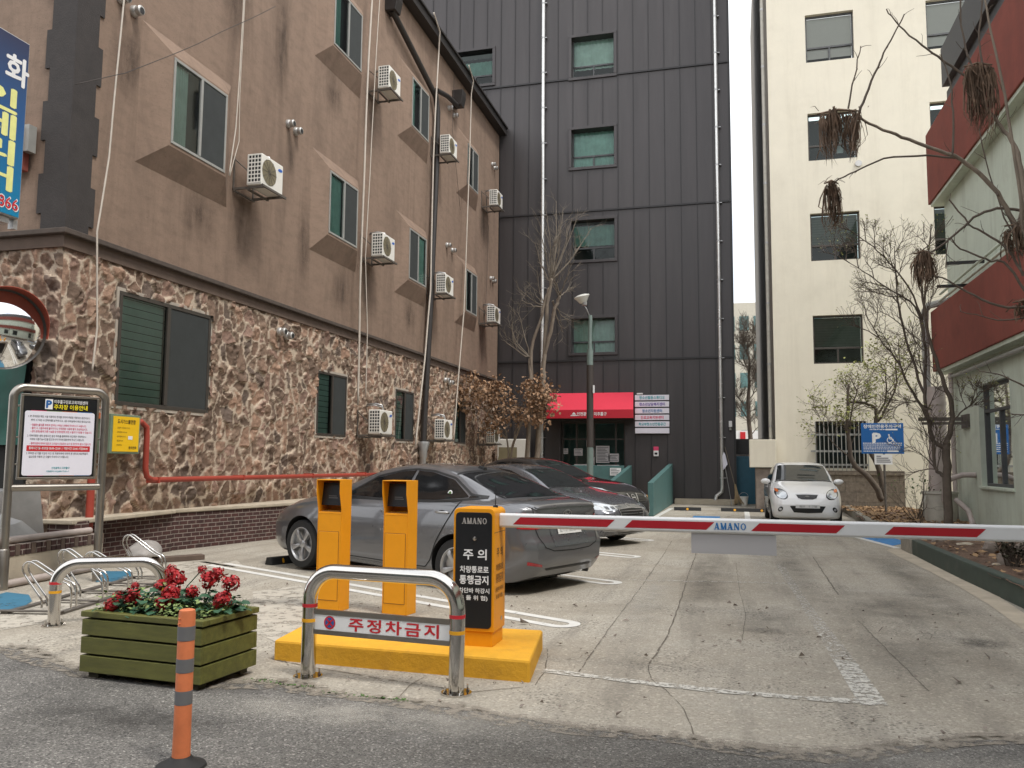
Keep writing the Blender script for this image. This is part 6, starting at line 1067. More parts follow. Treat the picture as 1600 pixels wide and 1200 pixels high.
def pchip(xs, ys, x):
    xs, ys = np.array(xs, float), np.array(ys, float); h = np.diff(xs); dl = np.diff(ys) / h; n = len(xs); d = np.zeros(n)
    for i in range(1, n - 1):
        if dl[i - 1] * dl[i] > 0: w1, w2 = 2 * h[i] + h[i - 1], h[i] + 2 * h[i - 1]; d[i] = (w1 + w2) / (w1 / dl[i - 1] + w2 / dl[i])
    d[0], d[-1] = dl[0], dl[-1]; x = np.clip(x, xs[0], xs[-1]); k = np.clip(np.searchsorted(xs, x) - 1, 0, n - 2); t = (x - xs[k]) / h[k]
    return (2 * t ** 3 - 3 * t ** 2 + 1) * ys[k] + (t ** 3 - 2 * t ** 2 + t) * h[k] * d[k] + (-2 * t ** 3 + 3 * t ** 2) * ys[k + 1] + (t ** 3 - t ** 2) * h[k] * d[k + 1]
class Car:
    def __init__(s, name, label, cat, loc, ang, p, paint, group):
        s.p = p; s.L = p['L']; s.paint = paint; s.t = thing(name, label, cat, (loc[0], loc[1], 0), R(ang), group)
        s.make_body()
    def curve(s, k, x): c = s.p[k]; return pchip([a for a, b in c], [b for a, b in c], x)
    def make_body(s):
        p, L = s.p, s.L; N = 120; u = np.linspace(0, 1, N); S = L * (.5 - .5 * np.cos(np.pi * u)) * .55 + L * u * .45
        top, belt, bot, w, wr = (s.curve(k, S) for k in ('top', 'belt', 'bot', 'W', 'wr'))
        rings = []
        for i in range(N):
            zb, zt, zs, W_, R_ = bot[i], top[i], min(belt[i], top[i] - .01), w[i], min(wr[i], w[i] - .05)
            cr = min(.07, .55 * max(.004, zt - zs)); H = zs - zb; g = max(zt - cr - zs, .002)
            C = [(0, zb), (W_ * .5, zb), (W_ - .13, zb + .005), (W_ - .05, zb + .03 * min(1, H / .3)), (W_ - .018, zb + .22 * H), (W_ - .004, zb + .48 * H), (W_, zb + .68 * H), (W_ - .012, zb + .82 * H), (W_ - .03, zb + .93 * H), (W_ - .065, zs + .002)]
            e = W_ - .085
            C += [(e + (R_ - e) * .35 + .018 * min(1, g * 4), zs + g * .33), (e + (R_ - e) * .7 + .018 * min(1, g * 4), zs + g * .68), (R_, zs + g), (R_ * .86, zt - cr * .42), (R_ * .5, zt - cr * .1), (0, zt)]
            P_ = np.array(C); pts = []
            for j in range(len(P_) - 1):
                a, b, c, d = P_[max(j - 1, 0)], P_[j], P_[j + 1], P_[min(j + 2, len(P_) - 1)]
                if j == 0: a = b * [-1, 1] * 0 + np.array([-c[0], c[1]])
                if j == len(P_) - 2: d = np.array([-b[0], b[1]])
                for t in (0, 1 / 3, 2 / 3):
                    pts.append(.5 * ((2 * b) + (c - a) * t + (2 * a - 5 * b + 4 * c - d) * t * t + (3 * b - a - 3 * c + d) * t ** 3))
            pts.append(P_[-1]); pts = np.array(pts); pts[:, 0] = np.maximum(pts[:, 0], 0); pts[0, 0] = pts[-1, 0] = 0
            ring = np.concatenate([pts, pts[-2:0:-1] * [-1, 1]]); rings.append(ring)
        K = len(rings[0]); V = []
        def lean(x, z):
            f = max(0, 1 - x / .55) ** 1.5; r = max(0, 1 - (L - x) / .55) ** 1.5
            return x + f * np.interp(z, *zip(*p['front_lean'])) - r * np.interp(z, *zip(*p['rear_lean']))
        for i in range(N): V += [(L / 2 - lean(S[i], z), y, z) for y, z in rings[i]]
        F = [(i * K + k, i * K + (k + 1) % K, (i + 1) * K + (k + 1) % K, (i + 1) * K + k) for i in range(N - 1) for k in range(K)]
        for base, sg, x0 in ((0, 1, 0), ((N - 1) * K, -1, L)):
            ring = rings[0] if sg == 1 else rings[-1]; c = np.array([0, (ring[:, 1].max() + ring[:, 1].min()) / 2]); prev = base; J = 7
            for j in range(1, J):
                q = 1 - (j / J); rr = c + (ring - c) * q; o = len(V); b = .035 * (1 - q * q); V += [(L / 2 - lean(x0, z) + sg * b, y, z) for y, z in rr]
                F += [((prev + k, prev + (k + 1) % K, o + (k + 1) % K, o + k) if sg == -1 else (prev + (k + 1) % K, prev + k, o + k, o + (k + 1) % K)) for k in range(K)]; prev = o
            V.append((L / 2 - lean(x0, c[1]) + sg * .035, 0, c[1])); e = len(V) - 1; F += [((prev + k, prev + (k + 1) % K, e) if sg == -1 else (prev + (k + 1) % K, prev + k, e)) for k in range(K)]
        me = bpy.data.meshes.new('b'); me.from_pydata(V, [], F); me.materials.append(MT[s.paint]); me.materials.append(MT['wheelwell'])
        bm = bmesh.new(); bm.from_mesh(me); bmesh.ops.remove_doubles(bm, verts=bm.verts, dist=1e-5); bmesh.ops.recalc_face_normals(bm, faces=bm.faces); bm.to_mesh(me)
        s.bvh = BVHTree.FromBMesh(bm); bm.free()
        o = bpy.data.objects.new('b', me); COL.objects.link(o)
        m = MB()
        for ax in p['axles']:
            for sy in (-1, 1): m.lathe([(0, 0), (p['wr_'] + .045, 0), (p['wr_'] + .045, .5), (0, .5)], (L / 2 - ax, sy * (max(w) + .2), p['wr_'] + .01), 40, m=1, rot=(R(90) * sy, 0, 0))
        c = m.build('cut', [s.paint, 'wheelwell']); md = o.modifiers.new('b', 'BOOLEAN'); md.object = c; md.operation = 'DIFFERENCE'; md.solver = 'EXACT'
        dg = bpy.context.evaluated_depsgraph_get(); me2 = bpy.data.meshes.new_from_object(o.evaluated_get(dg)); bpy.data.objects.remove(o); bpy.data.objects.remove(c)
        me2.name = 'body'; me2.polygons.foreach_set('use_smooth', [True] * len(me2.polygons)); me2.set_sharp_from_angle(angle=R(32))
        b = bpy.data.objects.new('body', me2); COL.objects.link(b); b.parent = s.t; s.body = b
        for ax in p['axles']:
            for sy in (-1, 1): s.wheel(L / 2 - ax, sy * (float(np.interp(ax, S, w)) - .115), p['wr_'], sy)
    def wheel(s, x, y, r, sy):
        rot = (R(-90) * sy, 0, 0); m = MB(); wd = .10
        m.lathe([(r * .70, -wd), (r * .93, -wd), (r * .99, -wd * .8), (r, -wd * .3), (r, wd * .3), (r * .99, wd * .8), (r * .94, wd), (r * .70, wd), (r * .68, wd * .8), (r * .68, -wd * .8)], (x, y, r), 40, rot=rot); ty = m.build('wheel', 'tyre', s.t, smooth=True, autosm=50)
        m = MB(); m.lathe([(r * .60, wd * .2), (r * .69, wd * .9), (r * .71, wd * .98), (r * .67, wd * 1.0), (r * .62, wd * .7), (r * .60, wd * .25)], (x, y, r), 40, rot=rot)
        n = 5
        for k in range(n):
            a = 2 * math.pi * k / n + .3
            for da in ((-.17, .17) if s.p.get('twin') else (0,)):
                vs = []
                for rr, hw, z in ((.10, .12, .75), (.40, .10, .93), (.68, .15, .90)):
                    for sgn in (-1, 1):
                        for zz in (z, z - .35): q = a + (da if rr > .3 else da * .5) + sgn * hw / max(rr, .25) * (.55 if s.p.get('twin') else 1) * .8; vs.append(Vector((r * rr * math.cos(q), r * rr * math.sin(q), wd * zz)))
                mt_ = Euler(rot).to_matrix(); vs = [mt_ @ v + Vector((x, y, r)) for v in vs]
                m.add(vs, [(0, 2, 6, 4), (4, 6, 10, 8), (0, 4, 5, 1), (4, 8, 9, 5), (2, 3, 7, 6), (6, 7, 11, 10), (0, 1, 3, 2), (8, 10, 11, 9)])
        m.lathe([(0, wd * .85), (r * .16, wd * .8), (r * .2, wd * .4), (0, wd * .3)], (x, y, r), 20, rot=rot); m.build('rim', 'rim', ty, bevel=.003, autosm=40, smooth=True)
        m = MB(); m.lathe([(0, -wd * .1), (r * .66, -wd * .1), (r * .66, 0), (0, 0)], (x, y, r), 30, rot=rot); m.build('brake_disc', 'seam', ty)
    @staticmethod
    def _res(c, n):
        c = [Vector(q) for q in c]; d = [0]
        for a, b in zip(c, c[1:]): d.append(d[-1] + (b - a).length)
        out = []
        for i in range(n):
            t = d[-1] * i / (n - 1); k = max(0, min(len(c) - 2, next((j for j in range(len(d) - 1) if d[j + 1] >= t - 1e-9), len(c) - 2))); f = (t - d[k]) / max(1e-9, d[k + 1] - d[k]); out.append(c[k].lerp(c[k + 1], f))
        return out
    def patch(s, name, A, B, mat, axis, parent=None, eps=.004, n=24, rows=10, both=False, pull=None):
        """panel lying on the body: outline curves A (lower) and B (upper) in side view (station,z), end view (y,z) or plan (station,y)"""
        L = s.L; A, B = s._res([(*q, 0) for q in A], n), s._res([(*q, 0) for q in B], n); made = []
        for sg in ((-1, 1) if both else ((-1,) if axis == 'yl' else (1,))):
            V, ok = [], []
            for j in range(rows):
                for i in range(n):
                    q = A[i].lerp(B[i], j / (rows - 1))
                    if axis in ('y', 'yl'): o, d = Vector((L / 2 - q.x, 3 * sg, q.y)), Vector((0, -sg, 0))
                    elif axis == 'f': o, d = Vector((4, q.x * sg, q.y)), Vector((-1, 0, 0))
                    elif axis == 'r': o, d = Vector((-4, q.x * sg, q.y)), Vector((1, 0, 0))
                    else: o, d = Vector((L / 2 - q.x, q.y * sg, 4)), Vector((0, 0, -1))
                    h = s.bvh.ray_cast(o, d)
                    if h[0] is None:
                        hh = s.bvh.find_nearest(o + d * 3); ok.append(False); V.append(hh[0]); continue
                    nn = h[1]; nn = nn if nn.dot(d) < 0 else -nn; ok.append(True); V.append(h[0] + nn * eps)
            F = [(j * n + i, j * n + i + 1, (j + 1) * n + i + 1, (j + 1) * n + i) for j in range(rows - 1) for i in range(n - 1)]
            F = [f for f in F if all(ok[k] for k in f)]
            if not F: continue
            me = bpy.data.meshes.new(name); me.from_pydata(V, [], F); me.materials.append(MT[mat]); me.polygons.foreach_set('use_smooth', [True] * len(F))
            # make faces look outward
            bm = bmesh.new(); bm.from_mesh(me); c = Vector((0, 0, .8))
            for f in bm.faces:
                if f.normal.dot(f.calc_center_median() - Vector((f.calc_center_median().x * .8, 0, .5))) < 0: f.normal_flip()
            bm.to_mesh(me); bm.free()
            ob = bpy.data.objects.new(name, me); COL.objects.link(ob); ob.parent = parent or s.t; made.append(ob)
        return made
    def line(s, name, pts, w, mat, axis, parent=None, eps=.003, both=False, n=40):
        P_ = s._res([(*q, 0) for q in pts], n); A, B = [], []
        for i, q in enumerate(P_):
            d = (P_[min(i + 1, n - 1)] - P_[max(i - 1, 0)]).normalized(); nn = Vector((-d.y, d.x, 0)) * w / 2; A.append((q + nn).to_2d()); B.append((q - nn).to_2d())
        return s.patch(name, A, B, mat, axis, parent, eps, n, 2, both)
    def side(s, x, z, sg=1):
        h = s.bvh.ray_cast(Vector((s.L / 2 - x, 3 * sg, z)), Vector((0, -sg, 0))); return h[0], h[1]
    def mirror(s, x, z, mat):
        for sg in (-1, 1):
            h, _ = s.side(x, z - .04, sg); c = h + Vector((.02, sg * .115, .045)); m = MB(); vs = []; nu, nv = 18, 10
            for i in range(nv + 1):
                for j in range(nu): th = math.pi * i / nv; ph = 2 * math.pi * j / nu; vs.append(c + Vector((.075 * math.sin(th) * math.cos(ph) * (1 if math.cos(ph) > 0 else .45), .115 * math.cos(th), .068 * math.sin(th) * math.sin(ph))))
            m.add(vs, [(i * nu + j, i * nu + (j + 1) % nu, (i + 1) * nu + (j + 1) % nu, (i + 1) * nu + j) for i in range(nv) for j in range(nu)]); o = m.build('wing_mirror', mat, s.t, smooth=True)
            m = MB(); m.tube([h - Vector((0, sg * .03, 0)), c + Vector((-.01, -sg * .06, -.04))], .022, 8); m.build('mirror_arm', 'trim', o, smooth=True)
            m = MB(); disc(m, c + Vector((-.036, 0, 0)), Vector((0, .09, 0)), Vector((0, 0, .05)), 1, 18); m.build('mirror_glass', 'carglass', o)
    def handle(s, x, z, door, sg):
        h, _ = s.side(x, z, sg); y = h.y; X = s.L / 2 - x; m = MB(); m.tube([(X + .10, y + sg * .004, z), (X + .075, y + sg * .028, z + .004), (X, y + sg * .034, z + .006), (X - .075, y + sg * .030, z + .006), (X - .11, y + sg * .004, z + .004)], [.008, .013, .014, .014, .010], 10); m.build('handle', 'rim', door, smooth=True)
        m = MB(); disc(m, (X, y + sg * .003, z), Vector((.06, 0, 0)), Vector((0, 0, .028)), 1, 18); m.build('handle_recess', 'seam', door)
    def door(s, pts_lo, pts_hi, hx, hz, sides=(-1, 1)):
        for sg in sides:
            lo = [Vector(q) for q in pts_lo]; hi = [Vector(q) for q in pts_hi]
            A = [tuple(q) for q in lo]; B = [tuple(q) for q in hi]
            ob = s.patch('door', A, B, s.paint, 'y' if sg == 1 else 'yl', eps=.0035, n=26, rows=18)
            if not ob: continue
            loop = A + B[::-1] + [A[0]]
            s.line('door_gap', loop, .011, 'seam', 'y' if sg == 1 else 'yl', ob[0], .0045, n=120)
            s.handle(hx, hz, ob[0], sg)

cars_group = 'cars parked in the lot'
# ---- grey sedan, rear towards the lane
PA = dict(L=4.53, wr_=.315, axles=(.88, 3.58), top=[(0, .66), (.1, .74), (.35, .84), (.75, .935), (1.1, 1.0), (1.28, 1.045), (1.55, 1.17), (1.85, 1.295), (2.2, 1.395), (2.6, 1.435), (2.95, 1.425), (3.3, 1.365), (3.7, 1.245), (4.0, 1.13), (4.18, 1.09), (4.38, 1.085), (4.48, 1.06), (4.53, 1.03)],
          belt=[(0, .62), (.3, .72), (.8, .845), (1.3, .91), (2.0, .95), (2.8, .985), (3.5, 1.025), (4.0, 1.035), (4.35, 1.02), (4.53, .98)], bot=[(0, .26), (.15, .20), (.6, .175), (3.9, .18), (4.3, .21), (4.53, .28)],
          W=[(0, .56), (.06, .66), (.2, .765), (.45, .845), (.85, .885), (1.6, .875), (2.6, .88), (3.5, .888), (3.95, .87), (4.25, .82), (4.42, .745), (4.53, .63)], wr=[(0, .45), (.4, .66), (1.1, .74), (1.4, .70), (1.9, .60), (2.4, .565), (3.0, .56), (3.5, .585), (3.9, .64), (4.2, .70), (4.53, .58)],
          front_lean=[(.2, .06), (.35, 0), (.55, 0), (.7, .05), (.9, .12)], rear_lean=[(.3, .07), (.42, .0), (.62, -.005), (.72, .05), (.86, .085), (1.0, .06), (1.1, .075)])
c = Car('grey_sedan', 'metallic grey sedan parked nose to the brick ledge, its rear behind the barrier cabinet', 'car', (-3.90, 10.22), 157, PA, 'paint_grey', cars_group)
c.patch('side_window', [(1.62, 1.0), (2.2, 1.0), (2.62, 1.01)], [(1.66, 1.03), (2.05, 1.235), (2.45, 1.325), (2.66, 1.345)], 'carglass', 'y', both=True, n=26, rows=12)
c.patch('side_window', [(2.70, 1.01), (3.2, 1.035), (3.62, 1.085)], [(2.70, 1.345), (2.95, 1.335), (3.3, 1.265), (3.63, 1.095)], 'carglass', 'y', both=True, n=26, rows=12)
c.patch('quarter_window', [(3.645, 1.075), (3.82, 1.10)], [(3.645, 1.10), (3.82, 1.105)], 'carglass', 'y', both=True, n=6, rows=4)
c.line('window_trim', [(1.55, .985), (2.2, .985), (2.65, .997), (3.2, 1.02), (3.65, 1.065), (3.9, 1.10), (3.65, 1.115), (3.3, 1.285), (2.95, 1.352), (2.66, 1.362), (2.45, 1.342), (2.05, 1.255), (1.68, 1.05), (1.55, .985)], .02, 'trim', 'y', both=True, n=90, eps=.0045)
c.patch('rear_window', [(3.32, .50), (3.34, 0), (3.32, -.50)], [(4.05, .60), (4.09, 0), (4.05, -.60)], 'carglass', 't', n=30, rows=16, eps=.004)
c.line('rear_window_rim', [(3.28, .53), (3.29, 0), (3.28, -.53)], .03, 'trim', 't', eps=.005)
c.patch('windscreen', [(1.36, .62), (1.30, 0), (1.36, -.62)], [(2.02, .50), (1.98, 0), (2.02, -.50)], 'carglass2', 't', n=30, rows=14)
c.door([(1.42, .30), (1.6, .265), (2.67, .27)], [(1.38, .80), (1.44, .955), (2.1, .972), (2.66, .985)], 2.47, .855)
c.door([(2.69, .27), (3.12, .275), (3.2, .36), (3.28, .56)], [(2.69, .985), (3.2, 1.01), (3.5, 1.03), (3.60, 1.05)], 3.36, .905)
c.line('character_line', [(1.1, .72), (1.8, .78), (2.6, .83), (3.4, .875), (4.1, .91)], .006, 'trim', 'y', both=True, eps=.004) if False else None
for sg in (-1, 1):
    c.patch('tail_light', [(3.98, .885), (4.25, .83), (4.42, .795)], [(3.98, .90), (4.2, .945), (4.40, .965)], 'lampred', 'y' if sg == 1 else 'yl', n=16, rows=8, eps=.005)
    c.patch('tail_light', [(.46 * sg, .80), (.58 * sg, .79), (.76 * sg, .795)], [(.50 * sg, .84), (.60 * sg, .925), (.75 * sg, .965)], 'lampred', 'r', n=14, rows=8, eps=.006)
    c.patch('headlight', [(.10, .66), (.3, .70), (.52, .78)], [(.12, .70), (.3, .765), (.54, .81)], 'lampclear', 'y' if sg == 1 else 'yl', n=16, rows=6, eps=.005)
    c.patch('bumper_reflector', [(.52 * sg, .39), (.70 * sg, .42)], [(.54 * sg, .42), (.70 * sg, .455)], 'lampred', 'r', n=8, rows=4, eps=.005)
c.line('boot_gap', [(.60, 1.02), (.61, .95), (.60, .83), (.56, .70), (.50, .60), (.35, .555), (0, .545), (-.35, .555), (-.50, .60), (-.56, .70), (-.60, .83), (-.61, .95), (-.60, 1.02)], .010, 'seam', 'r', n=90)
c.patch('boot_lip', [(.58, 1.01), (0, 1.015), (-.58, 1.01)], [(.57, 1.035), (0, 1.04), (-.57, 1.035)], 'paint_grey', 'r', n=30, rows=4, eps=.012)
c.patch('plate_recess', [(.34, .60), (-.34, .60)], [(.36, .835), (-.36, .835)], 'paint_dark', 'r', n=16, rows=6, eps=.004)
pl = c.patch('number_plate', [(.23, .72), (-.23, .72)], [(.23, .82), (-.23, .82)], 'plate', 'r', n=6, rows=3, eps=.014)
c.patch('plate_digits', [(.19, .74), (-.19, .74)], [(.19, .80), (-.19, .80)], 'plateblur', 'r', pl[0], n=3, rows=2, eps=.0155)
c.line('chrome_strip', [(.38, .845), (0, .85), (-.38, .845)], .02, 'rim', 'r', eps=.008)
c.line('emblem', [(.085 * math.cos(a), 0.935 + .042 * math.sin(a)) for a in [k * math.pi / 12 for k in range(25)]], .011, 'rim', 'r', eps=.007, n=30)
c.line('emblem', [(.045, .905), (.03, .965)], .014, 'rim', 'r', eps=.007, n=6); c.line('emblem', [(-.03, .905), (-.045, .965)], .014, 'rim', 'r', eps=.007, n=6); c.line('emblem', [(.04, .94), (-.04, .93)], .01, 'rim', 'r', eps=.007, n=6)
vs, fs = text_mesh('AVANTE', .02); m = MB(); yy = [v.x for v in vs]
for sgx, s_, w_ in ((.40, 'AVANTE', .2), (-.42, 'GDi', .09)):
    vs, fs = text_mesh(s_, .02); a, b = min(v.x for v in vs), max(v.x for v in vs); ok = []
    for v in vs: h = c.bvh.ray_cast(Vector((-4, sgx - ((v.x - a) / (b - a) - .5) * w_, .91 + v.y * .032)), Vector((1, 0, 0))); ok.append(h[0] + Vector((-.006, 0, 0)) if h[0] else Vector((0, 0, .5)))
    m.add(ok, fs)
m.build('badge_lettering', 'rim', c.t, fix=False)
c.patch('lower_rear_trim', [(.42, .345), (-.42, .345)], [(.46, .37), (-.46, .37)], 'trim', 'r', n=16, rows=4, eps=.006)
c.patch('sill_trim', [(1.25, .20), (3.2, .205)], [(1.25, .235), (3.2, .245)], 'paint_dark', 'y', both=True, n=30, rows=3)
c.mirror(1.72, 1.02, 'paint_grey')
m = MB(); X = 2.265 - 3.2; z = float(c.curve('top', np.array([3.2]))[0]); m.prism([(X + .06, z - .01), (X - .06, z - .02), (X - .05, z + .02), (X + .02, z + .04)], -.03, .03, 'y'); m.tube([(X, 0, z + .03), (X - .05, 0, z + .075)], .006, 6); m.build('roof_antenna', 'trim', c.t, bevel=.006)
m = MB(); m.tube([(2.265 - 4.44, -.50, .27), (2.265 - 4.2, -.5, .27)], .032, 14); m.build('exhaust', 'trim', c.t, smooth=True)
m = MB(); h, _ = c.side(3.35, 1.12, 1); disc(m, h + Vector((0, .008, 0)), Vector((1, 0, 0)), Vector((0, -.35, .93)), .035, 20); st_ = m.build('window_sticker', 'white', c.t, fix=False); c.t.rotation_euler = (0, R(-1.7), R(157)); c.t.location.z = -.02; m = MB(); disc(m, h + Vector((0, .010, 0)), Vector((1, 0, 0)), Vector((0, -.35, .93)), .022, 14); m.build('sticker_mark', 'weed', st_, fix=False)
# ---- charcoal sedan, nose out
PB = dict(L=4.88, wr_=.33, axles=(.95, 3.78), twin=True, top=[(0, .70), (.08, .76), (.3, .83), (.75, .92), (1.15, .985), (1.42, 1.04), (1.75, 1.19), (2.1, 1.33), (2.5, 1.43), (2.9, 1.465), (3.3, 1.45), (3.7, 1.36), (4.1, 1.21), (4.4, 1.11), (4.75, 1.08), (4.88, 1.03)], belt=[(0, .60), (.3, .74), (.8, .86), (1.4, .925), (2.2, .955), (3.2, .985), (4.0, 1.02), (4.6, 1.02), (4.88, .98)], bot=[(0, .22), (.15, .18), (.6, .17), (4.2, .19), (4.88, .34)],
          W=[(0, .60), (.06, .70), (.22, .81), (.5, .885), (.95, .925), (2.5, .92), (4.0, .92), (4.5, .85), (4.88, .66)], wr=[(0, .5), (.4, .70), (1.2, .78), (1.6, .70), (2.1, .62), (2.7, .585), (3.4, .585), (4.0, .64), (4.5, .72), (4.88, .6)], front_lean=[(.2, .05), (.35, 0), (.6, 0), (.75, .07), (.9, .14)], rear_lean=[(.3, .07), (.45, 0), (.65, 0), (.8, .04), (1.1, .10)])
def nose_car(name, label, loc, ang, PP, paint, style):
    c = Car(name, label, 'car', loc, ang, PP, paint, cars_group); L = PP['L']
    c.patch('windscreen', [(1.50, .68), (1.42, 0), (1.50, -.68)], [(2.28, .52), (2.22, 0), (2.28, -.52)], 'carglass2', 't', n=30, rows=14)
    c.line('wiper_cowl', [(1.46, .70), (1.38, 0), (1.46, -.70)], .05, 'trim', 't', eps=.004)
    c.patch('side_window', [(1.85, 1.0), (2.5, 1.0), (2.9, 1.01)], [(1.9, 1.04), (2.3, 1.25), (2.6, 1.34), (2.92, 1.37)], 'carglass', 'y', both=True, n=26, rows=10)
    c.patch('side_window', [(2.97, 1.01), (3.5, 1.03), (3.95, 1.08)], [(2.97, 1.37), (3.3, 1.355), (3.7, 1.25), (3.97, 1.09)], 'carglass', 'y', both=True, n=26, rows=10)
    c.patch('rear_window', [(3.75, .50), (3.75, -.50)], [(4.3, .6), (4.3, -.6)], 'carglass', 't', n=20, rows=10)
    c.door([(1.6, .27), (2.93, .27)], [(1.58, .95), (2.93, .985)], 2.7, .87); c.door([(2.95, .27), (3.35, .28), (3.5, .55)], [(2.95, .985), (3.5, 1.0), (3.85, 1.02)], 3.65, .90)
    c.mirror(1.95, 1.02, paint)
    c.line('bonnet_gap', [(.34, .70), (.55, .77), (1.3, .80)], .008, 'seam', 't', both=True); c.line('bonnet_crease', [(.4, .42), (1.3, .55)], .006, 'seam', 't', both=True, eps=.002)
    for sg in (-1, 1):
        if style == 'charcoal':
            c.patch('headlight', [(.06, .655), (.25, .66), (.62, .745)], [(.10, .73), (.3, .775), (.64, .80)], 'lampclear', 'y' if sg == 1 else 'yl', n=20, rows=6, eps=.005)
            h_ = c.patch('headlight', [(.42 * sg, .655), (.62 * sg, .64), (.76 * sg, .66)], [(.44 * sg, .705), (.62 * sg, .735), (.76 * sg, .755)], 'lampclear', 'f', n=16, rows=6, eps=.006)
            for k in (.50, .61): c.patch('lamp_bowl', [((k - .035) * sg, .665), ((k + .035) * sg, .665)], [((k - .035) * sg, .715), ((k + .035) * sg, .715)], 'lampdark', 'f', h_[0] if h_ else None, n=6, rows=4, eps=.009)
        else:
            c.patch('headlight', [(.14, .70), (.3, .74), (.85, .90)], [(.16, .76), (.35, .84), (.80, .915)], 'lampclear', 'y' if sg == 1 else 'yl', n=20, rows=6, eps=.006)
            c.patch('headlight', [(.45 * sg, .66), (.62 * sg, .67), (.76 * sg, .72)], [(.50 * sg, .73), (.62 * sg, .79), (.76 * sg, .84)], 'lampclear', 'f', n=16, rows=6, eps=.006)
            c.patch('indicator', [(.55, .815), (.78, .872)], [(.55, .85), (.76, .895)], 'lamporange', 'y' if sg == 1 else 'yl', n=8, rows=4, eps=.009)
        c.patch('fog_lamp', [(.55 * sg, .33), (.74 * sg, .34)], [(.58 * sg, .40), (.74 * sg, .43)], 'lampdark', 'f', n=8, rows=4, eps=.005)
    if style == 'charcoal':
        g_ = c.patch('grille', [(.34, .42), (0, .40), (-.34, .42)], [(.40, .66), (0, .68), (-.40, .66)], 'grille', 'f', n=20, rows=8, eps=.005)
        for k in range(5): z = .45 + k * .045; c.line('grille_bar', [(.36, z), (-.36, z)], .008, 'rim', 'f', g_[0], eps=.012, n=14)
        c.line('grille_surround', [(.40, .67), (.33, .42), (0, .395), (-.33, .42), (-.40, .67), (0, .69), (.40, .67)], .022, 'rim', 'f', eps=.010, n=60)
        c.line('emblem', [(.07 * math.cos(a), .715 + .034 * math.sin(a)) for a in [k * math.pi / 12 for k in range(25)]], .010, 'rim', 'f', eps=.008, n=30)
        c.line('bumper_chrome', [(.74, .30), (.4, .275), (-.4, .275), (-.74, .30)], .014, 'rim', 'f', eps=.008)
    else:
        g_ = c.patch('grille', [(.38, .52), (0, .50), (-.38, .52)], [(.55, .70), (0, .735), (-.55, .70)], 'grille', 'f', n=20, rows=8, eps=.005)
        for k in range(4): z = .55 + k * .045; c.line('grille_bar', [(.42, z), (-.42, z)], .006, 'lampdark', 'f', g_[0], eps=.010, n=14)
        c.line('grille_chevron', [(.17, .74), (.10, .56), (-.10, .56), (-.17, .74)], .035, 'rim', 'f', eps=.014, n=24)
        c.line('emblem', [(.065 * math.cos(a), .655 + .062 * math.sin(a)) for a in [k * math.pi / 12 for k in range(25)]], .014, 'rim', 'f', eps=.018, n=30); c.line('emblem', [(.07, .655), (-.07, .655)], .025, 'rim', 'f', eps=.019, n=5)
        p_ = c.patch('number_plate', [(.24, .43), (-.24, .43)], [(.24, .53), (-.24, .53)], 'plate', 'f', n=6, rows=3, eps=.015); c.patch('plate_digits', [(-.02, .45), (-.2, .45)], [(-.02, .51), (-.2, .51)], 'plateblur', 'f', p_[0], n=3, rows=2, eps=.017)
    c.patch('lower_intake', [(.40, .24), (-.40, .24)], [(.5, .33), (-.5, .33)], 'grille', 'f', n=16, rows=5, eps=.005)
    return c
nose_car('charcoal_sedan', 'charcoal sedan parked nose out between the grey and the black sedans', (-3.70, 15.6), -27, PB, 'paint_dark', 'charcoal').t.scale = (.9, .9, .95)
PN = dict(PB); PN['top'] = [(0, .74), (.08, .80), (.3, .87), (.75, .96), (1.15, 1.01), (1.42, 1.06)] + PB['top'][6:]; PN['belt'] = [(0, .64), (.3, .78), (.8, .90), (1.4, .95)] + PB['belt'][4:]
nose_car('black_sedan', 'black sedan with reddish headlamp parked nose out, farthest along the stone wall', (-4.25, 18.9), -27, PN, 'paint_black', 'black').t.scale = (1, 1, 1.05)
# ---- white hatchback
PC = dict(L=3.54, wr_=.285, axles=(.68, 3.05), top=[(0, .66), (.06, .74), (.2, .82), (.45, .91), (.75, .985), (.9, 1.03), (1.15, 1.18), (1.45, 1.35), (1.7, 1.445), (2.1, 1.48), (2.7, 1.47), (3.1, 1.42), (3.35, 1.30), (3.5, 1.10), (3.54, 1.0)], belt=[(0, .60), (.2, .72), (.5, .83), (.9, .91), (1.6, .95), (2.6, 1.0), (3.2, 1.03), (3.54, .95)], bot=[(0, .22), (.12, .18), (.5, .17), (3.0, .19), (3.54, .3)],
          W=[(0, .56), (.06, .65), (.18, .725), (.4, .775), (.7, .798), (2.0, .795), (3.1, .79), (3.4, .74), (3.54, .64)], wr=[(0, .45), (.35, .60), (.85, .68), (1.2, .64), (1.7, .57), (2.2, .555), (3.0, .545), (3.4, .52), (3.54, .45)], front_lean=[(.2, .04), (.35, 0), (.5, 0), (.65, .04), (.9, .12)], rear_lean=[(.3, .05), (.5, 0), (.7, .0), (1.0, .05), (1.4, .2)])
c = Car('white_hatchback', 'small white hatchback facing the viewer in front of the cream building', 'car', (1.55, 21.9), -89, PC, 'paint_white', cars_group)
c.patch('windscreen', [(.98, .62), (.90, 0), (.98, -.62)], [(1.60, .53), (1.56, 0), (1.60, -.53)], 'carglass2', 't', n=30, rows=14)
c.line('wiper_cowl', [(.95, .64), (.87, 0), (.95, -.64)], .045, 'trim', 't', eps=.004)
c.patch('side_window', [(1.25, 1.0), (1.75, 1.01), (2.05, 1.02)], [(1.3, 1.08), (1.6, 1.28), (1.85, 1.355), (2.06, 1.37)], 'carglass', 'y', both=True, n=20, rows=10)
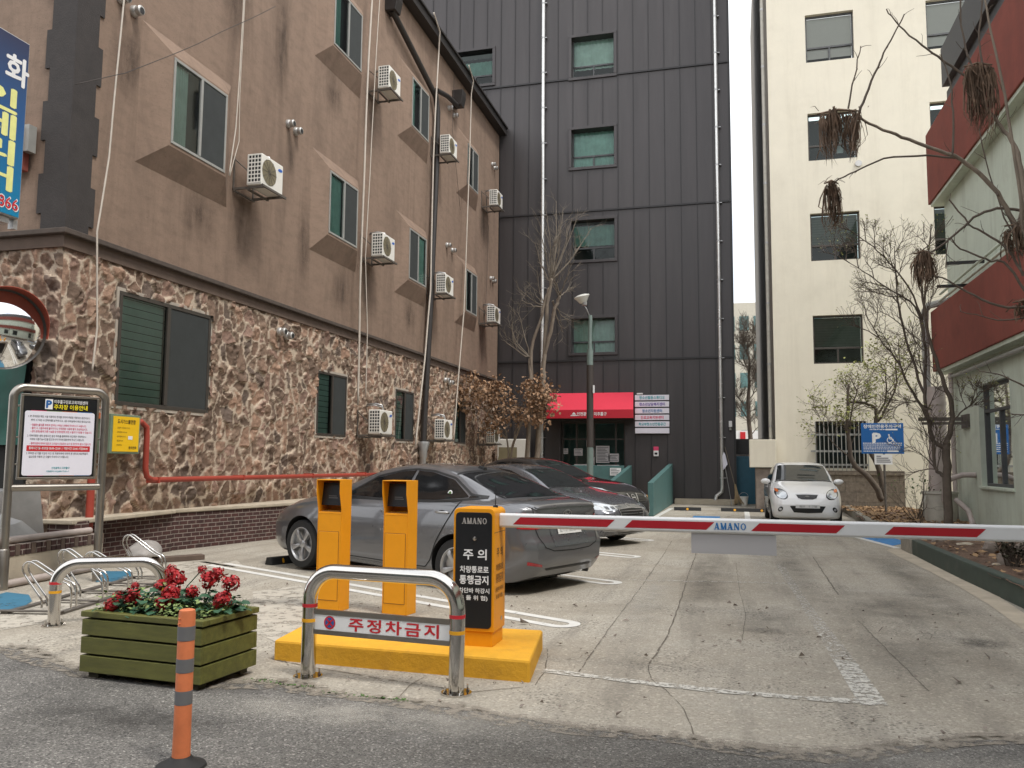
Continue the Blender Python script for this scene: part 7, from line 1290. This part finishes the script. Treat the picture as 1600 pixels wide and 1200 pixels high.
c.patch('side_window', [(2.1, 1.02), (2.6, 1.05), (2.95, 1.08)], [(2.1, 1.37), (2.6, 1.36), (2.9, 1.29)], 'carglass', 'y', both=True, n=20, rows=10)
c.door([(1.05, .28), (2.05, .28)], [(1.03, .93), (2.05, 1.0)], 1.85, .86); c.door([(2.07, .28), (2.5, .29), (2.65, .52)], [(2.07, 1.0), (2.6, 1.03), (2.9, 1.05)], 2.75, .92)
c.mirror(1.30, 1.0, 'paint_white')
c.line('bonnet_gap', [(.62, .10), (.68, .12), (.52, .62)], .006, 'seam', 'f') if False else None
for sg in (-1, 1):
    def ell(cx_, cz_, rx, rz, tilt, lo): 
        out = []
        for k in range(13): a = math.pi + math.pi * k / 12 if lo else math.pi - math.pi * k / 12; x, z = rx * math.cos(a), rz * math.sin(a); out.append(((cx_ + x * math.cos(tilt) - z * math.sin(tilt)) * sg, cz_ + x * math.sin(tilt) + z * math.cos(tilt)))
        return out
    c.patch('headlight', ell(.555, .735, .155, .105, .5, 1), ell(.555, .735, .155, .105, .5, 0), 'lampdark', 'f', n=20, rows=8, eps=.006)
    h_ = c.patch('headlight', ell(.545, .725, .115, .095, .3, 1), ell(.545, .725, .115, .095, .3, 0), 'lampclear', 'f', n=20, rows=8, eps=.011)
    c.patch('indicator', ell(.645, .81, .05, .035, .6, 1), ell(.645, .81, .05, .035, .6, 0), 'lamporange', 'f', n=12, rows=5, eps=.016)
    c.patch('fog_lamp', ell(.585, .40, .065, .045, -.9, 1), ell(.585, .40, .065, .045, -.9, 0), 'lampdark', 'f', n=14, rows=6, eps=.005); c.patch('fog_lamp', ell(.585, .40, .03, .03, 0, 1), ell(.585, .40, .03, .03, 0, 0), 'lampclear', 'f', n=10, rows=5, eps=.010)
g_ = c.patch('grille', [(.20, .655), (.12, .625), (-.12, .625), (-.20, .655)], [(.235, .72), (0, .725), (-.235, .72)], 'grille', 'f', n=20, rows=6, eps=.006)
for k in range(13): y = -.19 + k * .0317; c.line('grille_bar', [(y, .64), (y, .715)], .004, 'lampdark', 'f', g_[0], eps=.009, n=4)
c.line('grille_surround', [(.25, .73), (0, .74), (-.25, .73)], .012, 'rim', 'f', eps=.008); m = MB(); h = c.bvh.ray_cast(Vector((4, 0, .685)), Vector((-1, 0, 0)))[0]; disc(m, h + Vector((.014, 0, 0)), Vector((0, 1.5, 0)), Vector((0, 0, .8)), .032, 22); m.build('emblem', 'rim', c.t, fix=False)
c.patch('lower_intake', [(.30, .335), (0, .32), (-.30, .335)], [(.385, .475), (0, .49), (-.385, .475)], 'grille', 'f', n=24, rows=8, eps=.006)
p_ = c.patch('number_plate', [(.26, .43), (-.26, .43)], [(.26, .505), (-.26, .505)], 'plate', 'f', n=8, rows=3, eps=.016)
for k, (a, b) in enumerate(((.2, .08), (.05, .02), (-.06, -.18))): c.patch('plate_digits', [(a, .445), (b, .445)], [(a, .49), (b, .49)], 'plateblur', 'f', p_[0], n=3, rows=2, eps=.018)
c.line('bumper_lip', [(.68, .27), (.4, .255), (-.4, .255), (-.68, .27)], .02, 'paint_white', 'f', eps=.015)

# ================================================================ TREES AND PLANTS
def limb(m, p, d, L, r0, r1, rnd, wig=.12, up=.0, n=6, seg=7):
    pts = [Vector(p)]; d = Vector(d).normalized()
    for i in range(n):
        d = (d + Vector((rnd.gauss(0, wig), rnd.gauss(0, wig), rnd.gauss(0, wig) + up))).normalized(); pts.append(pts[-1] + d * (L / n))
    m.tube(pts, [r0 + (r1 - r0) * i / n for i in range(n + 1)], seg, caps=True); return pts, d
def along(pts, t):
    k = t * (len(pts) - 1); i = min(int(k), len(pts) - 2); return pts[i].lerp(pts[i + 1], k - i), (pts[i + 1] - pts[i]).normalized()
def grow(m, pts, r, rnd, depth, L, n, spread, up, tips, rmin=.003, wig=.16, t0=.25):
    for i in range(n):
        t = t0 + (1 - t0) * (i + rnd.random()) / n; p, d = along(pts, min(t, .99)); q = d.orthogonal(); q.rotate(Matrix.Rotation(rnd.uniform(0, 6.28), 3, d)); nd = (d * math.cos(spread) + q * math.sin(spread) * rnd.uniform(.7, 1.2) + Vector((0, 0, up))).normalized()
        ll = L * rnd.uniform(.6, 1.15) * (1.15 - .5 * t); rr = max(rmin, r * .55); pp, _ = limb(m, p, nd, ll, rr, max(rmin * .6, rr * .45), rnd, wig, up * .25, 5, 5 if depth > 0 else 4)
        tips.append((pp[-1], (pp[-1] - pp[-2]).normalized()));
        if depth > 0: grow(m, pp, rr * .8, rnd, depth - 1, L * .62, max(2, n - 1), spread, up, tips, rmin, wig)
def px_limb(m, pts, r0, r1, rnd, seg=8, jit=.01):
    pts = [Vector(p) for p in pts]; f = []
    for i in range(len(pts) - 1):
        a, b, c, d = pts[max(i - 1, 0)], pts[i], pts[i + 1], pts[min(i + 2, len(pts) - 1)]
        for k in range(4): t = k / 4; f.append(.5 * ((2 * b) + (c - a) * t + (2 * a - 5 * b + 4 * c - d) * t * t + (3 * b - a - 3 * c + d) * t ** 3) + Vector((rnd.gauss(0, jit), rnd.gauss(0, jit), rnd.gauss(0, jit))))
    f.append(pts[-1]); n = len(f) - 1; m.tube(f, [r0 + (r1 - r0) * i / n for i in range(n + 1)], seg); return f
# ---- bare tree by the mint building
rnd = random.Random(21); base = Vector((3.98, 17.9, .12))
t = thing('bare_tree', 'bare dark tree with a forked trunk in the far planting bed before the wide pipe', 'tree', base)
tr, tw = MB(), MB(); tips = []
A = px_limb(tr, [base, (3.979, 17.900, 1.016), (3.994, 17.900, 1.697), (3.989, 17.900, 1.884)], .085, .07, rnd, 10)
limbs = [([(3.987, 17.900, 1.822), (4.119, 17.900, 2.320), (4.067, 17.800, 2.752), (3.862, 17.700, 3.310), (3.683, 17.600, 3.993), (3.580, 17.500, 4.864), (3.529, 17.400, 5.606)], .055, .014),
         ([(3.962, 17.900, 1.759), (3.783, 18.000, 1.911), (3.727, 18.000, 2.265), (3.684, 18.100, 2.780), (3.755, 18.200, 3.562), (3.744, 18.300, 4.360), (3.869, 18.400, 5.302), (3.991, 18.400, 6.368)], .045, .012),
         ([(3.727, 18.000, 2.265), (3.555, 18.000, 2.647), (3.318, 17.900, 3.088), (3.128, 17.800, 3.528), (2.830, 17.700, 3.908), (2.559, 17.600, 4.416)], .032, .008),
         ([(3.675, 18.100, 2.844), (3.515, 18.300, 3.580), (3.356, 18.400, 4.392), (3.303, 18.500, 5.218), (3.321, 18.600, 5.989)], .03, .008),
         ([(3.762, 18.200, 3.756), (3.630, 18.400, 4.647), (3.235, 18.500, 5.018), (2.706, 18.600, 5.475), (2.321, 18.700, 5.796)], .024, .006),
         ([(3.744, 18.300, 4.360), (3.485, 18.200, 5.013), (2.991, 18.000, 5.656), (2.638, 18.000, 6.011), (2.278, 18.000, 6.303)], .02, .006),
         ([(3.941, 17.900, 1.201), (3.831, 17.900, 1.299), (3.768, 17.900, 1.447), (3.761, 17.900, 1.884)], .035, .03),
         ([(4.117, 17.900, 2.258), (4.236, 17.800, 2.439), (4.417, 17.600, 2.609), (4.510, 17.500, 2.821)], .018, .005),
         ([(3.770, 18.000, 2.517), (3.408, 17.600, 2.645), (3.074, 17.400, 2.585)], .016, .004)]
for pts, a, b in limbs:
    f = px_limb(tr, pts, a, b, rnd, 8, .008)
    if a < .05 or True: grow(tw, f, min(a, .022), rnd, 2, .85 if a > .02 else .5, 7 if a > .015 else 4, .6, .14, tips, .0042, .14, .35)
tr.build('trunk', 'twig', t, world=True, smooth=True, fix=False); tw.build('twigs', 'twig', t, world=True, fix=False)
bd = MB()
for p, d in tips[::2]: leaf(bd, p, d, rnd.uniform(.02, .035), rnd)
bd.build('buds', 'bud', t, world=True, fix=False)
# ---- budding shrub tree behind the blue sign
rnd = random.Random(5); t = thing('budding_tree', 'small leaning tree with pale green buds behind the blue parking sign', 'tree', (3.9, 25.6, .1))
tr, tw = MB(), MB(); tips = []
for pts, a, b in (([(4.002, 25.400, 0.426), (3.673, 25.300, 1.030), (3.204, 25.200, 1.491), (3.107, 25.200, 2.247), (3.111, 25.200, 2.971), (3.165, 25.200, 3.699)], .09, .03), ([(4.068, 25.600, 0.455), (3.960, 25.600, 1.262), (3.743, 25.600, 1.895), (3.900, 25.600, 2.624), (3.912, 25.600, 2.989), (3.631, 25.500, 3.169), (3.159, 25.400, 3.222)], .085, .028), ([(3.869, 25.600, 2.715), (4.210, 25.600, 3.352), (4.189, 25.600, 4.271)], .035, .012), ([(3.968, 25.600, 2.623), (4.417, 25.500, 3.524), (4.481, 25.500, 4.436)], .035, .012), ([(3.102, 25.200, 2.066), (3.246, 25.200, 2.970), (3.437, 25.200, 3.731)], .03, .012), ([(3.174, 25.200, 1.616), (2.657, 25.000, 2.061), (2.245, 24.900, 2.960)], .02, .006)):
    f = px_limb(tr, pts, a, b, rnd, 8, .01); grow(tw, f, min(a, .025), rnd, 2, .9, 6, .75, .10, tips, .005, .16, .45)
tr.build('trunk', 'twig', t, world=True, smooth=True, fix=False); tw.build('twigs', 'twig', t, world=True, fix=False)
bd = MB()
for p, d in tips:
    for k in range(2): leaf(bd, p + Vector((rnd.gauss(0, .05), rnd.gauss(0, .05), rnd.gauss(0, .05))), d + Vector((rnd.gauss(0, .5), rnd.gauss(0, .5), .3)), rnd.uniform(.04, .075), rnd)
bd.build('buds', 'bud', t, world=True, fix=False)
# ---- near tree leaning in from the right with dry hanging seed clusters
rnd = random.Random(8); t = thing('seed_cluster_tree', 'leaning tree at the right edge with long branches and dry brown hanging seed clusters', 'tree', (3.6, 7.6, .2))
tr, tw = MB(), MB(); tips = []
K1 = (2.308, 7.600, 3.360)
main = [([(3.9, 7.6, .15), (3.75, 7.6, 1.2), (3.5, 7.6, 2.3), (3.2, 7.6, 3.0), K1], .085, .045),
        ([K1, (2.248, 7.600, 3.511), (2.111, 7.550, 3.752), (1.913, 7.500, 3.943), (1.759, 7.450, 4.021), (1.460, 7.400, 4.152), (1.255, 7.350, 4.236), (1.051, 7.300, 4.353)], .022, .010),
        ([(2.155, 7.550, 3.666), (2.056, 7.600, 3.856), (1.891, 7.600, 4.009), (1.645, 7.600, 4.070), (1.290, 7.600, 4.068), (1.054, 7.600, 3.979), (0.900, 7.600, 3.900)], .012, .006),
        ([K1, (2.391, 7.700, 3.723), (2.373, 7.750, 4.077), (2.299, 7.800, 4.301), (2.183, 7.800, 4.485), (2.068, 7.800, 4.758)], .026, .010),
        ([(1.051, 7.300, 4.353), (1.116, 7.300, 4.526), (1.224, 7.300, 4.766), (1.294, 7.300, 4.926), (1.442, 7.300, 5.205)], .012, .005), ([(0.977, 7.300, 4.428), (1.036, 7.300, 4.704), (1.094, 7.300, 4.968)], .008, .004),
        ([(2.069, 7.800, 4.769), (1.836, 7.750, 4.966), (1.651, 7.700, 5.111), (1.476, 7.700, 5.311), (1.376, 7.700, 5.480)], .012, .005), ([(2.074, 7.800, 4.903), (2.009, 7.800, 5.175), (1.993, 7.800, 5.712)], .010, .006), ([(2.148, 7.800, 4.865), (2.137, 7.800, 5.217), (2.197, 7.800, 5.681)], .010, .006),
        ([(1.797, 7.450, 3.991), (1.818, 7.450, 4.292), (1.806, 7.450, 4.628), (1.742, 7.450, 4.888)], .010, .005), ([(2.360, 7.600, 3.151), (2.287, 7.500, 3.775), (2.224, 7.500, 4.492), (2.142, 7.500, 5.060), (2.095, 7.500, 5.463)], .016, .007),
        ([(2.353, 7.600, 3.531), (2.189, 7.600, 3.570), (2.018, 7.600, 3.527), (1.868, 7.600, 3.400), (1.716, 7.600, 3.271), (1.595, 7.600, 3.206)], .013, .007), ([(2.329, 7.600, 2.992), (2.221, 7.600, 3.214), (2.060, 7.600, 3.360), (1.943, 7.600, 3.450), (1.795, 7.600, 3.671)], .012, .006),
        ([(2.367, 7.600, 2.776), (2.215, 7.600, 3.079), (2.051, 7.600, 3.142), (1.862, 7.600, 3.246), (1.777, 7.600, 3.323), (1.748, 7.600, 3.077)], .012, .004), ([(2.374, 7.600, 2.723), (2.130, 7.600, 2.744), (1.896, 7.600, 2.878), (1.706, 7.600, 2.996), (1.559, 7.600, 3.042)], .012, .005), ([(2.370, 7.600, 2.643), (2.125, 7.600, 2.631), (1.841, 7.600, 2.712)], .008, .003), ([(2.343, 7.600, 2.039), (2.153, 7.600, 2.158), (1.965, 7.600, 2.204)], .008, .003), ([(2.334, 7.600, 1.841), (2.186, 7.600, 1.842)], .008, .003),
        ([(2.327, 7.600, 3.153), (2.209, 7.600, 3.486), (2.105, 7.600, 3.879), (2.049, 7.600, 4.274)], .008, .004), ([(2.320, 7.600, 2.992), (2.254, 7.600, 3.429), (2.210, 7.600, 3.513)], .008, .004)]
for i, (pts, a, b) in enumerate(main):
    f = px_limb(tr if a > .015 else tw, pts, a, b, rnd, 8, .004)
    if .006 < a < .02: grow(tw, f, .006, rnd, 0, .16, 4, .7, .1, tips, .0022, .15, .3)
tr.build('trunk', 'bark', t, world=True, smooth=True, fix=False); tw.build('twigs', 'twig', t, world=True, fix=False)
def seed_cluster(c, w, h, n, split=False):
    """a bunch of dead leaf stalks: flat strips hanging from a knotty twig"""
    m = MB(); c = Vector(c); cl = [(-1 + 2 * (i + .5) / 9 + rnd.uniform(-.12, .12), rnd.uniform(-.7, .7), rnd.uniform(.62, 1.0)) for i in range(9)]
    for i in range(n):
        kx, ky, kl = rnd.choice(cl); x = w * (kx + rnd.gauss(0, .10)); y = w * .7 * (ky + rnd.gauss(0, .2))
        if split and abs(x) < .3 * w: kl *= .6
        L = h * kl * (rnd.uniform(.7, 1.1) if rnd.random() < .75 else rnd.uniform(.25, .6)); top = c + Vector((x * .8, y * .7, rnd.uniform(-.025, .02) - .05 * abs(x / w) ** 2)); a = rnd.uniform(0, 6.28); bx, by = math.cos(a), math.sin(a); wd = rnd.uniform(.003, .0075)
        cur = rnd.gauss(0, .02); cur2 = rnd.gauss(0, .03); P_ = [top, top + Vector((x * .08, y * .12, -L * .08 + .012)), top + Vector((x * .06 + cur, y * .1, -L * .4)), top + Vector((cur * 1.5, cur2 * .6, -L * .72)), top + Vector((cur2 - x * .08, cur, -L))]
        vs = []
        for k, q in enumerate(P_): ww = wd * (.6, 1, 1, .8, .15)[k]; vs += [q + Vector((bx * ww, by * ww, 0)), q - Vector((bx * ww, by * ww, 0))]
        m.add(vs, [(2 * k, 2 * k + 1, 2 * k + 3, 2 * k + 2) for k in range(4)])
    m.tube([c + Vector((-w * .9, 0, .0)), c + Vector((0, 0, .02)), c + Vector((w * .9, 0, -.01))], [.006, .012, .006], 5)
    for i in range(6): a = rnd.uniform(0, 6.28); q = c + Vector((rnd.gauss(0, w * .5), rnd.gauss(0, w * .4), 0)); m.tube([q, q + Vector((math.cos(a) * .05, math.sin(a) * .05, .03)), q + Vector((math.cos(a) * .11, math.sin(a) * .11, rnd.uniform(-.03, .05)))], [.003, .003, .001], 3)
    m.build('seed_cluster', 'straw', t, world=True, fix=False)
seed_cluster((0.901, 7.300, 4.408), .19, .50, 230, True); seed_cluster((2.115, 7.800, 4.916), .125, .66, 230); seed_cluster((0.862, 7.600, 3.891), .065, .46, 120); seed_cluster((2.339, 7.600, 3.412), .15, .30, 170); seed_cluster((1.580, 7.600, 3.218), .085, .36, 130); seed_cluster((2.343, 7.600, 2.767), .12, .14, 90)
# ---- pruned trees and brown-leaved shrub by the dark building
rnd = random.Random(12); t = thing('pruned_tree', 'tall pruned tree with pale branches in front of the dark cladding', 'tree', (-6.4, 27.2, 0))
tr, tw = MB(), MB(); tips = []; Y = 27.2
for pts, a, b in (([(-6.5, Y, 0), (-6.407, 27.200, 1.465), (-6.326, 27.200, 2.748), (-6.199, 27.200, 4.040), (-6.159, 27.200, 5.016), (-6.097, 27.200, 6.215), (-5.990, 27.200, 7.200), (-5.902, 27.200, 7.616)], .10, .05), ([(-6.181, 27.200, 4.995), (-5.919, 27.100, 5.756), (-5.724, 27.000, 6.603), (-5.594, 27.000, 6.989)], .07, .05), ([(-6.618, 27.200, 3.614), (-6.582, 27.200, 5.136), (-6.385, 27.200, 5.897), (-6.122, 27.200, 6.876), (-5.990, 27.200, 7.311)], .06, .04), ([(-6.85, 27, 0), (-6.647, 27.000, 1.887), (-6.630, 27.000, 2.740), (-6.593, 27.100, 3.606), (-6.647, 27.200, 4.919)], .09, .05)):
    f = px_limb(tr, pts, a, b, rnd, 10, .015)
for base_, ends in (((-5.902, 27.200, 7.616), [(862, 385), (872, 370), (885, 360), (905, 375), (895, 330), (868, 300)]), ((-5.594, 27.000, 6.989), [(880, 440), (900, 430), (890, 445), (872, 438)]), ((-6.625, 27.200, 4.919), [(800, 510), (790, 505), (795, 540), (805, 480)]), ((-6.099, 27.200, 6.655), [(830, 455), (806, 448), (815, 470), (838, 420)]), ((-5.946, 27.200, 7.529), [(862, 330), (880, 320), (905, 330), (925, 345), (848, 345), (842, 380)]), ((-5.813, 27.000, 6.824), [(890, 500), (880, 520)])):
    b0 = Vector(base_)
    for (x, y) in ends:
        sc_ = 27.2 / 1300; e = Vector((b0.x + 0, b0.y, b0.z)); pb = (x, y)
        dx = (x - 862) * sc_; dz = -(y - 436) * sc_; o = Vector((-5.95, 27.2, 7.6)); q = Vector((o.x + dx * .97, 27.2 + rnd.uniform(-.8, .8), o.z + dz)); mid = b0.lerp(q, .5) + Vector((rnd.gauss(0, .08), 0, -.08))
        f = px_limb(tw, [b0, mid, q], .028, .009, rnd, 6, .012); grow(tw, f, .014, rnd, 1, .75, 5, .55, .12, tips, .005, .12, .3)
tr.build('trunk', 'bark', t, world=True, smooth=True, fix=False); tw.build('twigs', 'paletwig', t, world=True, fix=False)
rnd = random.Random(31); t = thing('brown_leaved_tree', 'small tree with withered brown leaves between the stone wall and the dark building', 'tree', (-7.3, 27.0, 0))
tr, tw, lf = MB(), MB(), MB(); tips = []
for pts in ([(-7.35, 26.9, 0), (-7.3, 26.9, 1.4), (-7.4, 26.8, 2.6), (-7.6, 26.6, 3.6)], [(-7.3, 26.9, 1.4), (-7.0, 26.8, 2.4), (-6.6, 26.6, 3.6)], [(-7.35, 26.8, 2.2), (-7.9, 26.2, 3.1), (-8.1, 25.6, 3.7)], [(-7.2, 26.9, 1.9), (-6.6, 26.2, 2.8), (-6.2, 26.0, 3.5)]):
    f = px_limb(tr, pts, .045, .012, rnd, 7, .02); grow(tw, f, .016, rnd, 2, .8, 6, .85, .02, tips, .005, .2, .5)
tr.build('trunk', 'bark', t, world=True, smooth=True, fix=False); tw.build('twigs', 'paletwig', t, world=True, fix=False)
for p, d in tips:
    if p.z < 1.7 or p.z > 4.7: continue
    if rnd.random() < .35: continue
    for k in range(5): q = p + Vector((rnd.gauss(0, .13), rnd.gauss(0, .13), rnd.gauss(0, .11))); leaf(lf, q, Vector((rnd.gauss(0, 1), rnd.gauss(0, 1), rnd.gauss(-.3, .8))), rnd.uniform(.07, .13), rnd, .5)
lf.build('leaves', 'dryleaf', t, world=True, fix=False)
# ---- street tree at the end of the alley
rnd = random.Random(77); t = thing('street_tree', 'bare street tree at the end of the alley between the two tall buildings', 'tree', (.85, 50, 0)); tr, tw = MB(), MB(); tips = []
f = px_limb(tr, [(.85, 50, 0), (.85, 50, 2.5), (.8, 50, 5), (.9, 50, 7), (.85, 50, 8.6)], .17, .04, rnd, 8, .03); grow(tw, f, .06, rnd, 2, 1.9, 13, .8, .3, tips, .011, .14, .25)
tr.build('trunk', 'twig', t, world=True, smooth=True, fix=False); tw.build('twigs', 'twig', t, world=True, fix=False)
# ---- low dead plants, rocks and litter in the beds
def twiggy(name, label, cat, x, y, z, h, n, mat, seed, group=None, leafmat=None):
    r = random.Random(seed); t = thing(name, label, cat, (x, y, z), 0, group); m = MB(); tips = []
    for i in range(n): d = Vector((r.gauss(0, .45), r.gauss(0, .45), 1)).normalized(); pts, _ = limb(m, (x + r.gauss(0, .05), y + r.gauss(0, .05), z - .02), d, h * r.uniform(.6, 1.1), .010, .004, r, .14, .02, 5, 5); grow(m, pts, .006, r, 1, h * .35, 3, .6, .1, tips, .003, .15)
    m.build('stems', mat, t, world=True, fix=False)
    if leafmat:
        l = MB()
        for p, d in tips: leaf(l, p, d + Vector((r.gauss(0, .5), r.gauss(0, .5), 0)), r.uniform(.03, .06), r)
        l.build('leaves', leafmat, t, world=True, fix=False)
twiggy('shrub', 'upright thin shrub with sparse green leaves left of the bare tree trunk', 'shrub', (3.992, 20.752, 0.150)[0], (3.992, 20.752, 0.150)[1], .15, 1.3, 9, 'twig', 4, None, 'weed')
twiggy('shrub', 'tall dry stalk with clipped side shoots between the sign and the drum', 'shrub', 3.75, 19.2, .15, 1.6, 3, 'twig', 6)
twiggy('shrub', 'dark twisted dead shrub among the rocks in the near planting bed', 'shrub', (3.234, 11.398, 0.220)[0], (3.234, 11.398, 0.220)[1], .22, .34, 22, 'twig', 9, None, 'darkwood')
twiggy('shrub', 'small dark weed by the mint wall above the barrier arm', 'shrub', 4.75, 14.4, .22, .35, 5, 'twig', 14, None, 'weed')
rnd = random.Random(44)
def rock(label, p, s, seed, mat='stonegrey'):
    m = MB(); r = random.Random(seed); vs = []; nu, nv = 14, 8; kx, ky, kz = s
    for i in range(nv + 1):
        for j in range(nu): th = math.pi * i / nv; ph = 2 * math.pi * j / nu; q = Vector((math.sin(th) * math.cos(ph), math.sin(th) * math.sin(ph), math.cos(th))); q *= 1 + .3 * noise.noise(q * 1.6 + Vector((seed, 0, 0))) + .1 * noise.noise(q * 5 + Vector((seed, 3, 0))); vs.append((p[0] + q.x * kx, p[1] + q.y * ky, p[2] + q.z * kz))
    m.add(vs, [(i * nu + j, i * nu + (j + 1) % nu, (i + 1) * nu + (j + 1) % nu, (i + 1) * nu + j) for i in range(nv) for j in range(nu)]); tag(m.build('rock', mat, autosm=35, smooth=True), label, 'rock', 'rocks in the near planting bed')
rock('tan angular rock beside the dark dead shrub', (3.229, 11.672, 0.250), (.12, .09, .12), 1); rock('pale rock behind the angular rock under the barrier arm', (3.504, 13.375, 0.250), (.10, .08, .11), 2); rock('low flat pale stone near the green kerb corner', (3.381, 14.238, 0.220), (.14, .06, .035), 3, 'concl'); rock('small rounded stone nearest the unpainted kerb block', (3.102, 14.681, 0.220), (.10, .07, .06), 4); rock('white chip of stone lying on the soil near the kerb', (3.080, 11.544, 0.220), (.05, .03, .018), 5, 'concl'); rock('pinkish rock at the right edge of the picture', (3.800, 13.031, 0.250), (.10, .08, .12), 7)
m = MB()
for i in range(2600):
    a = rnd.random()
    if a < .8: x, y, z = rnd.uniform(3.0, 4.95), rnd.uniform(19.2, 26.8), .18
    else: x, y, z = rnd.uniform(2.9, 4.9), rnd.uniform(6, 16), .24
    z += .05 * noise.noise((x * 1.7, y * 1.7, 0)); leaf(m, (x, y, z + .01), (rnd.gauss(0, 1), rnd.gauss(0, 1), rnd.uniform(-.1, .3)), rnd.uniform(.04, .09), rnd)
tag(m.build('leaf_litter', 'litter', fix=False), 'dry fallen leaves scattered over the planting bed soil', 'leaf litter', kind='stuff')
# weeds in the joint between lane and apron
m = MB(); spots = [(-2.970, 4.929, 0.000), (-2.878, 4.891, 0.000), (-2.750, 4.866, 0.000), (-2.658, 4.863, 0.000), (-2.400, 4.789, -0.000), (-2.154, 4.762, 0.000), (-2.069, 4.759, 0.000), (-2.004, 4.750, 0.000)]
for sx_, sy_, _ in spots:
    for i in range(22): x, y = sx_ + rnd.gauss(0, .06), sy_ + rnd.gauss(0, .010); leaf(m, (x, y, .012), (rnd.gauss(0, .7), rnd.gauss(0, .7), rnd.uniform(.2, 1)), rnd.uniform(.008, .019), rnd)
tag(m.build('joint_weeds', 'weed', fix=False), 'small green weeds sprouting along the asphalt edge', 'weeds', kind='stuff')
# loose grit and pebbles on the concrete apron
m = MB()
for i in range(700):
    x, y = rnd.uniform(-6, 3), rnd.uniform(4.8, 9); s = abs(rnd.gauss(0, .006)) + .003; c_ = Vector((x, y, s * .3)); vs = [c_ + Vector((rnd.gauss(0, s), rnd.gauss(0, s), abs(rnd.gauss(0, s)))) for _ in range(4)]; m.add(vs, [(0, 1, 2), (0, 2, 3), (0, 3, 1), (1, 3, 2)])
tag(m.build('loose_grit', 'stonegrey', fix=False), 'loose grit scattered over the worn concrete', 'grit', kind='stuff')
